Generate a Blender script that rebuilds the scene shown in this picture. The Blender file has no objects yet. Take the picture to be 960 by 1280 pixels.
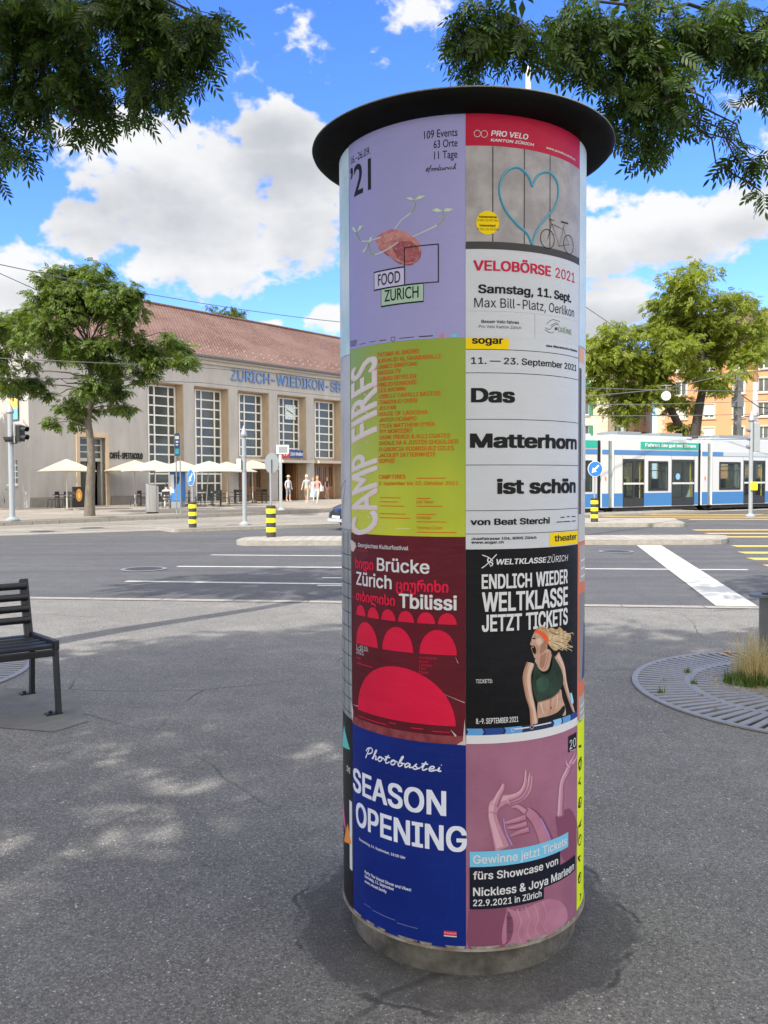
import bpy, bmesh, math, random
import numpy as np
from mathutils import Vector, Matrix
from mathutils.geometry import tessellate_polygon, delaunay_2d_cdt
R_ = math.radians
random.seed(7)
scn = bpy.context.scene
COL = scn.collection

# ---------------------------------------------------------------- camera
FPX, PIT, ROLL, EYE = 1063.0, R_(2.12), R_(-0.252), 1.6
_fw = np.array([0, math.cos(PIT), -math.sin(PIT)])
_up = np.array([0, math.sin(PIT), math.cos(PIT)])
_rt = np.array([1.0, 0, 0])
_c, _s = math.cos(ROLL), math.sin(ROLL)
cam_data = bpy.data.cameras.new('camera')
cam_data.sensor_fit = 'VERTICAL'
cam_data.sensor_height = 24.0
cam_data.lens = 24.0 * FPX / 1280.0
cam_data.clip_start = 0.05
cam_data.clip_end = 3000
cam = bpy.data.objects.new('camera', cam_data)
COL.objects.link(cam)
r2, u2 = _c * _rt + _s * _up, -_s * _rt + _c * _up
cam.matrix_world = Matrix(((r2[0], u2[0], -_fw[0], 0), (r2[1], u2[1], -_fw[1], 0), (r2[2], u2[2], -_fw[2], EYE), (0, 0, 0, 1)))
scn.camera = cam

# ---------------------------------------------------------------- light and exposure
SUN_EL, SUN_AZ = R_(42), R_(38)          # the sun stands behind the viewer, 40 degrees to the left
SKY_STRENGTH, SUN_STRENGTH, EXPOSURE = 0.15, 2.4, 1.50
to_sun = Vector((-math.sin(SUN_AZ) * math.cos(SUN_EL), -math.cos(SUN_AZ) * math.cos(SUN_EL), math.sin(SUN_EL)))
sun_d = bpy.data.lights.new('sun', 'SUN')
sun_d.energy = SUN_STRENGTH
sun_d.angle = R_(0.5)
sun_d.color = (1.0, 0.95, 0.87)
sun = bpy.data.objects.new('sun', sun_d)
sun.rotation_euler = to_sun.to_track_quat('Z', 'Y').to_euler()
sun.location = (-20, -20, 30)
COL.objects.link(sun)
scn.view_settings.view_transform = 'Standard'
scn.view_settings.look = 'None'
scn.view_settings.gamma = 1.0
scn.view_settings.exposure = EXPOSURE
scn.view_settings.use_curve_mapping = False
scn.render.film_transparent = False
try:
    scn.cycles.max_bounces = 8
    scn.cycles.transparent_max_bounces = 12
    scn.cycles.use_denoising = True
except Exception:
    pass


def ray(px, py):
    u, v = px - 480, py - 640
    X, Y = _c * u + _s * v, -_s * u + _c * v
    return _rt * X - _up * Y + _fw * FPX


def g(px, py, z=0.0):
    """the point of the level z seen at a photo pixel"""
    d = ray(px, py)
    t = (z - EYE) / d[2]
    return Vector((d[0] * t, d[1] * t, z))


def at(px, py, Y):
    d = ray(px, py)
    t = Y / d[1]
    return Vector((d[0] * t, Y, EYE + d[2] * t))


# ---------------------------------------------------------------- sky
world = bpy.data.worlds.new('World')
scn.world = world
world.use_nodes = True
nt = world.node_tree
nt.nodes.clear()


def wn(t, **k):
    n = nt.nodes.new(t)
    for a, b in k.items():
        setattr(n, a, b)
    return n


def wm(op, a, b=None, c=None, clamp=False):
    n = nt.nodes.new('ShaderNodeMath')
    n.operation = op
    n.use_clamp = clamp
    for i, x in enumerate((a, b, c)):
        if x is None:
            continue
        if isinstance(x, (int, float)):
            n.inputs[i].default_value = x
        else:
            nt.links.new(x, n.inputs[i])
    return n.outputs[0]


sky = wn('ShaderNodeTexSky', sky_type='NISHITA', sun_disc=False)
sky.sun_elevation = SUN_EL
sky.sun_rotation = math.pi + SUN_AZ
sky.air_density = 1.0
sky.dust_density = 0.15
sky.ozone_density = 2.5
hsv = wn('ShaderNodeHueSaturation')
hsv.inputs['Saturation'].default_value = 1.08
hsv.inputs['Value'].default_value = 1.0
tint = wn('ShaderNodeMixRGB', blend_type='MULTIPLY')
tint.inputs['Fac'].default_value = 1
tint.inputs['Color2'].default_value = (.46, .535, .84, 1)
nt.links.new(sky.outputs[0], tint.inputs['Color1'])
nt.links.new(tint.outputs[0], hsv.inputs['Color'])
tc = wn('ShaderNodeTexCoord')
sx = wn('ShaderNodeSeparateXYZ')
nt.links.new(tc.outputs['Generated'], sx.inputs[0])
az = wm('ARCTAN2', sx.outputs[0], sx.outputs[1])
el = wm('ARCSINE', sx.outputs[2])


def wnoise(scale, detail, rough=0.55, off=(0, 0, 0), stretch=(1, 1, 1.5)):
    mp = wn('ShaderNodeMapping')
    mp.inputs['Location'].default_value = off
    mp.inputs['Scale'].default_value = stretch
    nt.links.new(tc.outputs['Generated'], mp.inputs[0])
    n = wn('ShaderNodeTexNoise')
    n.inputs['Scale'].default_value = scale
    n.inputs['Detail'].default_value = detail
    n.inputs['Roughness'].default_value = rough
    nt.links.new(mp.outputs[0], n.inputs['Vector'])
    return n.outputs['Fac']


CLOUDS = [  # photo-measured direction and half-size (pixels = 1/1063 rad), weight
    (240, 250, 150, 80, 1.0), (350, 190, 75, 62, 1.0), (375, 260, 75, 75, 1.0), (125, 283, 66, 38, 1.0),
    (255, 330, 105, 42, .95), (150, 165, 120, 36, .8), (335, 150, 60, 32, .9),
    (25, 345, 65, 35, .95), (-10, 385, 60, 35, .95), (412, 402, 32, 20, .9), (340, 408, 18, 9, .8),
    (385, 50, 70, 55, .52), (310, 70, 60, 60, .42), (525, 20, 70, 30, .6), (545, 78, 26, 18, .6), (470, 60, 60, 40, .40),
    (830, 290, 95, 42, 1.0), (925, 268, 60, 34, 1.0), (745, 248, 28, 24, .8), (760, 305, 60, 45, .95), (760, 385, 75, 45, .9),
    (735, 410, 60, 30, .9), (925, 130, 50, 30, .55), (860, 395, 60, 25, .5), (1100, 200, 140, 90, .9), (-220, 200, 160, 90, .9), (-150, 420, 120, 30, .8), (1100, 410, 120, 30, .8)]
n_big = wnoise(5.0, 3.0, .5, (3.1, 1.7, .4))
n_edge = wnoise(13.0, 8.0, .62, (.3, .9, .2))
n_fine = wnoise(34.0, 6.0, .6, (.7, .2, .5))
puff = wm('ABSOLUTE', wm('SUBTRACT', wnoise(16.0, 4.0, .5, (5.3, 2.9, 1.2)), .5))
puff2 = wm('ABSOLUTE', wm('SUBTRACT', wnoise(38.0, 4.0, .5, (1.3, 6.9, 2.2)), .5))
billow = wm('ADD', wm('MULTIPLY', wm('SUBTRACT', .075, puff), 1.5), wm('MULTIPLY', wm('SUBTRACT', .075, puff2), .75))
warp = wm('ADD', wm('ADD', wm('MULTIPLY', wm('SUBTRACT', n_edge, .5), .62), wm('MULTIPLY', wm('SUBTRACT', n_fine, .5), .3)), billow)
cov = None
base_ = None
for (px, py, rx, ry, w) in CLOUDS:
    d = ray(px, py)
    d = d / np.linalg.norm(d)
    a0, e0 = math.atan2(d[0], d[1]), math.asin(d[2])
    dx = wm('MULTIPLY', wm('SUBTRACT', az, a0), 1063.0 / rx)
    dy = wm('MULTIPLY', wm('SUBTRACT', el, e0), 1063.0 / ry)
    q = wm('ADD', wm('MULTIPLY', dx, dx), wm('MULTIPLY', dy, dy))
    v = wm('MULTIPLY', wm('POWER', 2.718, wm('MULTIPLY', q, -0.75)), w)
    cov = v if cov is None else wm('MAXIMUM', cov, v)
    if rx > 50 and w > .85:
        lo = wm('MULTIPLY', v, wm('MULTIPLY_ADD', dy, -.62, .42, clamp=True))
        base_ = lo if base_ is None else wm('MAXIMUM', base_, lo)
dens = wm('ADD', cov, warp)
mr = wn('ShaderNodeMapRange', interpolation_type='SMOOTHSTEP')
nt.links.new(dens, mr.inputs['Value'])
mr.inputs['From Min'].default_value = .44
mr.inputs['From Max'].default_value = .68
# thick, low parts of the clouds are greyer, their sunny tops white
thick = wn('ShaderNodeMapRange', interpolation_type='SMOOTHSTEP')
shade_n = wnoise(5.0, 4.0, .5, (1.3, 2.2, .9))
nt.links.new(wm('ADD', wm('ADD', wm('MULTIPLY', wm('SUBTRACT', shade_n, .5), 1.9), wm('MULTIPLY', wm('SUBTRACT', .05, billow), .35)), wm('MULTIPLY', base_, 1.25)), thick.inputs['Value'])
thick.inputs['From Min'].default_value = .12
thick.inputs['From Max'].default_value = 1.15
cl = wn('ShaderNodeMixRGB')
cl.inputs['Color1'].default_value = (2.3, 2.32, 2.36, 1)
cl.inputs['Color2'].default_value = (1.32, 1.38, 1.50, 1)
nt.links.new(thick.outputs[0], cl.inputs['Fac'])
mix = wn('ShaderNodeMixRGB')
nt.links.new(mr.outputs[0], mix.inputs['Fac'])
nt.links.new(hsv.outputs[0], mix.inputs['Color1'])
nt.links.new(cl.outputs[0], mix.inputs['Color2'])
# an added, unseen deck of cloud behind the viewer, lifting and whitening ambient light
deck = wn('ShaderNodeMapRange', interpolation_type='SMOOTHSTEP')
nt.links.new(wm('ADD', wm('ADD', n_big, wm('MULTIPLY', warp, .25)), wm('ADD', wm('MULTIPLY', sx.outputs[1], -.55), wm('MULTIPLY', sx.outputs[2], .42))), deck.inputs['Value'])
deck.inputs['From Min'].default_value = .50
deck.inputs['From Max'].default_value = .68
mix2 = wn('ShaderNodeMixRGB')
nt.links.new(deck.outputs[0], mix2.inputs['Fac'])
nt.links.new(mix.outputs[0], mix2.inputs['Color1'])
mix2.inputs['Color2'].default_value = (4.6, 4.45, 4.2, 1)
mix = mix2
bg = wn('ShaderNodeBackground')
bg.inputs['Strength'].default_value = SKY_STRENGTH
nt.links.new(mix.outputs[0], bg.inputs['Color'])
out = wn('ShaderNodeOutputWorld')
nt.links.new(bg.outputs[0], out.inputs['Surface'])

# ---------------------------------------------------------------- materials
MATS = {}


def _ln(t, a, b):
    t.links.new(a, b)


def mat(name, col, rough=.6, metal=0.0, var=0.0, scale=6.0, bump=0.0, bscale=60.0, emit=None, col2=None, spec=None, stretch=None, coat=0.0):
    """procedural Principled material; var mixes towards col2 (or a darker col) with a noise"""
    if name in MATS:
        return MATS[name]
    m = bpy.data.materials.new(name)
    m.use_nodes = True
    t = m.node_tree
    b = t.nodes['Principled BSDF']
    b.inputs['Base Color'].default_value = (*col, 1)
    b.inputs['Roughness'].default_value = rough
    b.inputs['Metallic'].default_value = metal
    if spec is not None:
        b.inputs['Specular IOR Level'].default_value = spec
    if coat:
        b.inputs['Coat Weight'].default_value = coat
        b.inputs['Coat Roughness'].default_value = .08
    if var or bump:
        tcn = t.nodes.new('ShaderNodeTexCoord')
        src = tcn.outputs['Object']
        if stretch:
            mp = t.nodes.new('ShaderNodeMapping')
            mp.inputs['Scale'].default_value = stretch
            _ln(t, src, mp.inputs[0])
            src = mp.outputs[0]
    if var:
        n = t.nodes.new('ShaderNodeTexNoise')
        n.inputs['Scale'].default_value = scale
        n.inputs['Detail'].default_value = 6
        n.inputs['Roughness'].default_value = .65
        _ln(t, src, n.inputs['Vector'])
        mr_ = t.nodes.new('ShaderNodeMapRange')
        mr_.inputs['From Min'].default_value = .3
        mr_.inputs['From Max'].default_value = .72
        _ln(t, n.outputs['Fac'], mr_.inputs['Value'])
        mx = t.nodes.new('ShaderNodeMixRGB')
        c2 = col2 if col2 else tuple(x * (1 - var) for x in col)
        mx.inputs['Color1'].default_value = (*col, 1)
        mx.inputs['Color2'].default_value = (*c2, 1)
        _ln(t, mr_.outputs[0], mx.inputs['Fac'])
        _ln(t, mx.outputs[0], b.inputs['Base Color'])
    if bump:
        n2 = t.nodes.new('ShaderNodeTexNoise')
        n2.inputs['Scale'].default_value = bscale
        n2.inputs['Detail'].default_value = 5
        _ln(t, src, n2.inputs['Vector'])
        bp = t.nodes.new('ShaderNodeBump')
        bp.inputs['Strength'].default_value = bump
        bp.inputs['Distance'].default_value = .02
        _ln(t, n2.outputs['Fac'], bp.inputs['Height'])
        _ln(t, bp.outputs[0], b.inputs['Normal'])
    if emit:
        b.inputs['Emission Color'].default_value = (*col, 1)
        b.inputs['Emission Strength'].default_value = emit
    MATS[name] = m
    return m


def glass_mat(name, tint, clear=.7, rough=.03):
    if name in MATS:
        return MATS[name]
    m = bpy.data.materials.new(name)
    m.use_nodes = True
    t = m.node_tree
    t.nodes.clear()
    o = t.nodes.new('ShaderNodeOutputMaterial')
    tr = t.nodes.new('ShaderNodeBsdfTransparent')
    tr.inputs[0].default_value = (*tint, 1)
    pr = t.nodes.new('ShaderNodeBsdfPrincipled')
    pr.inputs['Base Color'].default_value = (tint[0] * .08, tint[1] * .08, tint[2] * .08, 1)
    pr.inputs['Roughness'].default_value = rough
    mx = t.nodes.new('ShaderNodeMixShader')
    mx.inputs[0].default_value = clear
    _ln(t, pr.outputs[0], mx.inputs[1])
    _ln(t, tr.outputs[0], mx.inputs[2])
    _ln(t, mx.outputs[0], o.inputs[0])
    MATS[name] = m
    return m


def leaf_mat(name, col, col2, trans=.35):
    if name in MATS:
        return MATS[name]
    m = bpy.data.materials.new(name)
    m.use_nodes = True
    t = m.node_tree
    t.nodes.clear()
    o = t.nodes.new('ShaderNodeOutputMaterial')
    ge = t.nodes.new('ShaderNodeNewGeometry')
    mx = t.nodes.new('ShaderNodeMixRGB')
    mx.inputs[1].default_value = (*col, 1)
    mx.inputs[2].default_value = (*col2, 1)
    _ln(t, ge.outputs['Random Per Island'], mx.inputs[0])
    pr = t.nodes.new('ShaderNodeBsdfPrincipled')
    pr.inputs['Roughness'].default_value = .5
    pr.inputs['Specular IOR Level'].default_value = .3
    _ln(t, mx.outputs[0], pr.inputs['Base Color'])
    tl = t.nodes.new('ShaderNodeBsdfTranslucent')
    br = t.nodes.new('ShaderNodeMixRGB')
    br.blend_type = 'MULTIPLY'
    br.inputs[0].default_value = 1
    br.inputs[2].default_value = (1.5, 1.5, .55, 1)
    _ln(t, mx.outputs[0], br.inputs[1])
    _ln(t, br.outputs[0], tl.inputs[0])
    ms = t.nodes.new('ShaderNodeMixShader')
    ms.inputs[0].default_value = trans
    _ln(t, pr.outputs[0], ms.inputs[1])
    _ln(t, tl.outputs[0], ms.inputs[2])
    _ln(t, ms.outputs[0], o.inputs[0])
    MATS[name] = m
    return m


# ---------------------------------------------------------------- object helpers
def tag(o, label=None, cat=None, group=None, kind=None):
    if label: o['label'] = label
    if cat: o['category'] = cat
    if group: o['group'] = group
    if kind: o['kind'] = kind
    return o


def thing(name, label, cat, loc=(0, 0, 0), rz=0.0, group=None):
    o = bpy.data.objects.new(name, None)
    COL.objects.link(o)
    o.location = loc
    o.rotation_euler = (0, 0, rz)
    o.empty_display_size = .2
    return tag(o, label, cat, group)


def kids(o):
    return [c for c in bpy.data.objects if c.parent is o]


def copy_tree(o, parent=None):
    c = o.copy()
    COL.objects.link(c)
    if parent is not None:
        c.parent = parent
        c.matrix_parent_inverse = o.matrix_parent_inverse.copy()
    for ch in kids(o):
        copy_tree(ch, c)
    return c


class MB:
    """collects faces in local coordinates; build() links them as one mesh object"""
    def __init__(self):
        self.v, self.f, self.m = [], [], []

    def add(self, vs, fs, m=0):
        n = len(self.v)
        self.v += [tuple(p) for p in vs]
        self.f += [tuple(i + n for i in f) for f in fs]
        self.m += [m] * len(fs)
        return self

    def box(self, x0, x1, y0, y1, z0, z1, m=0):
        return self.add([(x0, y0, z0), (x1, y0, z0), (x1, y1, z0), (x0, y1, z0), (x0, y0, z1), (x1, y0, z1), (x1, y1, z1), (x0, y1, z1)],
                        [(3, 2, 1, 0), (4, 5, 6, 7), (0, 1, 5, 4), (1, 2, 6, 5), (2, 3, 7, 6), (3, 0, 4, 7)], m)

    def bar(self, p, q, w, h, m=0, up=(0, 0, 1)):
        """rectangular bar from p to q; w across, h along 'up'"""
        p, q = Vector(p), Vector(q)
        d = (q - p).normalized()
        u = Vector(up)
        s = d.cross(u)
        if s.length < 1e-4:
            s = d.cross(Vector((0, 1, 0)))
        s.normalize()
        u = s.cross(d)
        s, u = s * w / 2, u * h / 2
        vs = [p - s - u, p + s - u, p + s + u, p - s + u, q - s - u, q + s - u, q + s + u, q - s + u]
        return self.add(vs, [(0, 1, 2, 3), (7, 6, 5, 4), (4, 5, 1, 0), (5, 6, 2, 1), (6, 7, 3, 2), (7, 4, 0, 3)], m)

    def cyl(self, p, q, r0, r1=None, n=12, m=0, caps=True):
        r1 = r0 if r1 is None else r1
        p, q = Vector(p), Vector(q)
        d = (q - p).normalized()
        a = d.orthogonal().normalized()
        b = d.cross(a)
        vs = []
        for c, r in ((p, r0), (q, r1)):
            for i in range(n):
                t = 2 * math.pi * i / n
                vs.append(c + (a * math.cos(t) + b * math.sin(t)) * r)
        fs = [(i, (i + 1) % n, n + (i + 1) % n, n + i) for i in range(n)]
        if caps:
            fs += [tuple(reversed(range(n))), tuple(range(n, 2 * n))]
        return self.add(vs, fs, m)

    def tube(self, pts, r, n=6, m=0):
        pts = [Vector(p) for p in pts]
        rs = r if isinstance(r, (list, tuple)) else [r] * len(pts)
        vs, fs = [], []
        a = None
        for k, p in enumerate(pts):
            d = (pts[min(k + 1, len(pts) - 1)] - pts[max(k - 1, 0)]).normalized()
            a = d.orthogonal() if a is None else a - d * a.dot(d)
            a = a.normalized() if a.length > 1e-5 else d.orthogonal().normalized()
            b = d.cross(a)
            for i in range(n):
                t = 2 * math.pi * i / n
                vs.append(p + (a * math.cos(t) + b * math.sin(t)) * rs[k])
        for k in range(len(pts) - 1):
            for i in range(n):
                j = (i + 1) % n
                fs.append((k * n + i, k * n + j, (k + 1) * n + j, (k + 1) * n + i))
        fs += [tuple(reversed(range(n))), tuple(range((len(pts) - 1) * n, len(pts) * n))]
        return self.add(vs, fs, m)

    def lathe(self, prof, n=48, m=0, c=(0, 0)):
        vs, fs = [], []
        for (r, z) in prof:
            for i in range(n):
                t = 2 * math.pi * i / n
                vs.append((c[0] + r * math.cos(t), c[1] + r * math.sin(t), z))
        for k in range(len(prof) - 1):
            for i in range(n):
                j = (i + 1) % n
                fs.append((k * n + i, k * n + j, (k + 1) * n + j, (k + 1) * n + i))
        return self.add(vs, fs, m)

    def prism(self, poly, z0, z1, m=0):
        n = len(poly)
        vs = [(p[0], p[1], z0) for p in poly] + [(p[0], p[1], z1) for p in poly]
        tri = tessellate_polygon([[Vector((p[0], p[1], 0)) for p in poly]])
        fs = [tuple(t) for t in tri] + [tuple(i + n for i in t) for t in tri]
        fs += [(i, (i + 1) % n, n + (i + 1) % n, n + i) for i in range(n)]
        return self.add(vs, fs, m)

    def sheet(self, poly, z=0.0, m=0):
        tri = tessellate_polygon([[Vector((p[0], p[1], 0)) for p in poly]])
        return self.add([(p[0], p[1], z) for p in poly], [tuple(t) for t in tri], m)

    def side(self, poly, y0, y1, m=0):
        """polygon in the x-z plane, extruded along y"""
        n = len(poly)
        vs = [(p[0], y0, p[1]) for p in poly] + [(p[0], y1, p[1]) for p in poly]
        tri = tessellate_polygon([[Vector((p[0], p[1], 0)) for p in poly]])
        fs = [tuple(t) for t in tri] + [tuple(i + n for i in t) for t in tri]
        fs += [(i, (i + 1) % n, n + (i + 1) % n, n + i) for i in range(n)]
        return self.add(vs, fs, m)

    def wall(self, x0, x1, z0, z1, y0, y1, holes, m=0):
        """wall in the x-z plane from depth y0 to y1 with rectangular openings"""
        xs = sorted(set([x0, x1] + [h[0] for h in holes] + [h[1] for h in holes]))
        zs = sorted(set([z0, z1] + [h[2] for h in holes] + [h[3] for h in holes]))
        for i in range(len(xs) - 1):
            for j in range(len(zs) - 1):
                cx, cz = (xs[i] + xs[i + 1]) / 2, (zs[j] + zs[j + 1]) / 2
                if any(h[0] < cx < h[1] and h[2] < cz < h[3] for h in holes):
                    continue
                a, b, c, d = xs[i], xs[i + 1], zs[j], zs[j + 1]
                self.add([(a, y0, c), (b, y0, c), (b, y0, d), (a, y0, d)], [(0, 1, 2, 3)], m)
                self.add([(a, y1, c), (b, y1, c), (b, y1, d), (a, y1, d)], [(3, 2, 1, 0)], m)
        for (a, b, c, d) in holes:
            self.add([(a, y0, c), (b, y0, c), (b, y0, d), (a, y0, d), (a, y1, c), (b, y1, c), (b, y1, d), (a, y1, d)],
                     [(0, 4, 5, 1), (1, 5, 6, 2), (2, 6, 7, 3), (3, 7, 4, 0)], m)
        a, b, c, d = x0, x1, z0, z1
        self.add([(a, y0, c), (b, y0, c), (b, y0, d), (a, y0, d), (a, y1, c), (b, y1, c), (b, y1, d), (a, y1, d)],
                 [(1, 5, 4, 0), (2, 6, 5, 1), (3, 7, 6, 2), (0, 4, 7, 3)], m)
        return self

    def build(self, name, mats, parent=None, smooth=False, bevel=0.0, segs=2):
        me = bpy.data.meshes.new(name)
        me.from_pydata(self.v, [], self.f)
        if not isinstance(mats, (list, tuple)):
            mats = [mats]
        for x in mats:
            me.materials.append(x)
        me.polygons.foreach_set('material_index', self.m)
        bm = bmesh.new()
        bm.from_mesh(me)
        bmesh.ops.remove_doubles(bm, verts=bm.verts, dist=1e-5)
        bmesh.ops.recalc_face_normals(bm, faces=bm.faces)
        if bevel:
            es = [e for e in bm.edges if len(e.link_faces) == 2 and e.calc_face_angle(0) > .6]
            bmesh.ops.bevel(bm, geom=es, offset=bevel, segments=segs, profile=.6, affect='EDGES', clamp_overlap=True)
        bm.to_mesh(me)
        bm.free()
        if smooth:
            me.polygons.foreach_set('use_smooth', [True] * len(me.polygons))
            try:
                me.set_sharp_from_angle(angle=R_(38))
            except Exception:
                pass
        o = bpy.data.objects.new(name, me)
        COL.objects.link(o)
        if parent is not None:
            o.parent = parent
        return o


def struct(o):
    o['kind'] = 'structure'
    return o


# ---------------------------------------------------------------- lettering
_TXT = {}


try:                                     # the grotesque that ships with Blender; its default face when missing
    GROT = bpy.data.fonts.load(bpy.utils.system_resource('DATAFILES') + '/fonts/Inter.woff2')
except Exception:
    GROT = None


def text2d(s, bold=0.0, shear=0.0, face='grot'):
    """2-D triangles of a line of text: verts scaled so the capitals are 1 high"""
    key = (s, shear, face)
    if key in _TXT:
        return _TXT[key]
    c = bpy.data.curves.new('txt', 'FONT')
    c.body = s
    if face == 'grot' and GROT:
        c.font = GROT
    c.shear = shear
    c.resolution_u = 3
    o = bpy.data.objects.new('txt', c)
    COL.objects.link(o)
    bpy.context.view_layer.update()
    cu = o.to_curve(bpy.context.evaluated_depsgraph_get())
    P, E = [], []
    for sp in cu.splines:
        k0 = len(P)
        bp = list(sp.bezier_points)
        n = len(bp)
        if n:
            for i in range(n):
                p0, p1 = bp[i], bp[(i + 1) % n]
                A, B, C, D = (np.array(q[:2]) for q in (p0.co, p0.handle_right, p1.handle_left, p1.co))
                straight = np.linalg.norm(A + (D - A) / 3 - B) + np.linalg.norm(A + (D - A) * 2 / 3 - C) < 1e-3
                for t in ((0,) if straight else (0, .25, .5, .75)):
                    P.append(A * (1 - t) ** 3 + 3 * B * t * (1 - t) ** 2 + 3 * C * t * t * (1 - t) + D * t ** 3)
        else:
            P += [np.array(q.co[:2]) for q in sp.points]
        m = len(P) - k0
        E += [(k0 + i, k0 + (i + 1) % m) for i in range(m)]
    o.to_curve_clear()
    bpy.data.objects.remove(o)
    bpy.data.curves.remove(c)
    pv, _e, pf, *_ = delaunay_2d_cdt([Vector(p) for p in P], E, [], 0, 1e-6)
    vs = np.array([v[:2] for v in pv]).reshape(-1, 2)
    # keep the triangles inside the outlines (winding number not zero, so overlapping strokes stay filled)
    P = np.array(P)
    a, b = P[[e[0] for e in E]], P[[e[1] for e in E]]
    fs = []
    for f in pf:
        q = vs[list(f)].mean(0)
        up = (a[:, 1] <= q[1]) & (b[:, 1] > q[1])
        dn = (a[:, 1] > q[1]) & (b[:, 1] <= q[1])
        cr = (b[:, 0] - a[:, 0]) * (q[1] - a[:, 1]) - (q[0] - a[:, 0]) * (b[:, 1] - a[:, 1])
        if (up & (cr > 0)).sum() - (dn & (cr < 0)).sum() != 0:
            fs.append(tuple(f))
    vs = vs / CAPS.get(face, 1.0)
    _TXT[key] = (vs, fs)
    return _TXT[key]


CAPS = {}
for _f in ('grot', 'geo'):
    CAPS[_f] = float(text2d('H', 0, 0, _f)[0][:, 1].max())
_TXT.clear()


def fat(b):
    """the shifts that thicken a letter by b capitals all round"""
    return [(0, 0)] if b <= 0 else ([(-b, 0), (b, 0), (0, b * .6), (0, -b * .6)] if b > .035 else []) + [(-b, -b * .6), (b, -b * .6), (-b, b * .6), (b, b * .6), (0, 0)]


def flat_text(mb, s, x0, x1, z0, cap, y, bold=0.0, m=0, shear=0.0, depth=0.0, face='grot'):
    """text in the x-z plane of a local frame, fitted between x0 and x1"""
    vs, fs = text2d(s, 0, shear, face)
    a, b = vs[:, 0].min(), vs[:, 0].max()
    k = (x1 - x0) / (b - a)
    for i, (dx, dz) in enumerate(fat(bold * 1.4)):
        yy = y - .0015 * i
        front = [(x0 + (p[0] - a + dx) * k, yy, z0 + (p[1] + dz) * cap) for p in vs]
        mb.add(front, fs, m)
        if depth:
            n = len(front)
            edge = set()
            for f in fs:
                for q in range(len(f)):
                    edge.add((f[q], f[(q + 1) % len(f)]))
            sides = [(e[0], e[1], e[1] + n, e[0] + n) for e in edge if (e[1], e[0]) not in edge]
            mb.add(front + [(p[0], p[1] + depth, p[2]) for p in front], sides, m)

# ================================================================= THE GROUND
def node_mat(name):
    m = bpy.data.materials.new(name)
    m.use_nodes = True
    MATS[name] = m
    t = m.node_tree
    return m, t, t.nodes['Principled BSDF']


def nd(t, kind, **k):
    n = t.nodes.new(kind)
    for a, b in k.items():
        if hasattr(n, a):
            setattr(n, a, b)
        else:
            n.inputs[a].default_value = b
    return n


def mth(t, op, a, b=None, c=None, clamp=False):
    n = t.nodes.new('ShaderNodeMath')
    n.operation = op
    n.use_clamp = clamp
    for i, x in enumerate((a, b, c)):
        if x is None: continue
        if isinstance(x, (int, float)): n.inputs[i].default_value = x
        else: t.links.new(x, n.inputs[i])
    return n.outputs[0]


def mixc(t, f, a, b, blend='MIX'):
    n = t.nodes.new('ShaderNodeMixRGB')
    n.blend_type = blend
    for i, x in enumerate((f, a, b)):
        if isinstance(x, (int, float)): n.inputs[i].default_value = x
        elif isinstance(x, tuple): n.inputs[i].default_value = (*x, 1)
        else: t.links.new(x, n.inputs[i])
    return n.outputs[0]


def mrange(t, v, a, b, c=0.0, d=1.0, smooth=True):
    n = t.nodes.new('ShaderNodeMapRange')
    if smooth: n.interpolation_type = 'SMOOTHSTEP'
    t.links.new(v, n.inputs[0])
    for i, x in enumerate((a, b, c, d)): n.inputs[1 + i].default_value = x
    return n.outputs[0]


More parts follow.
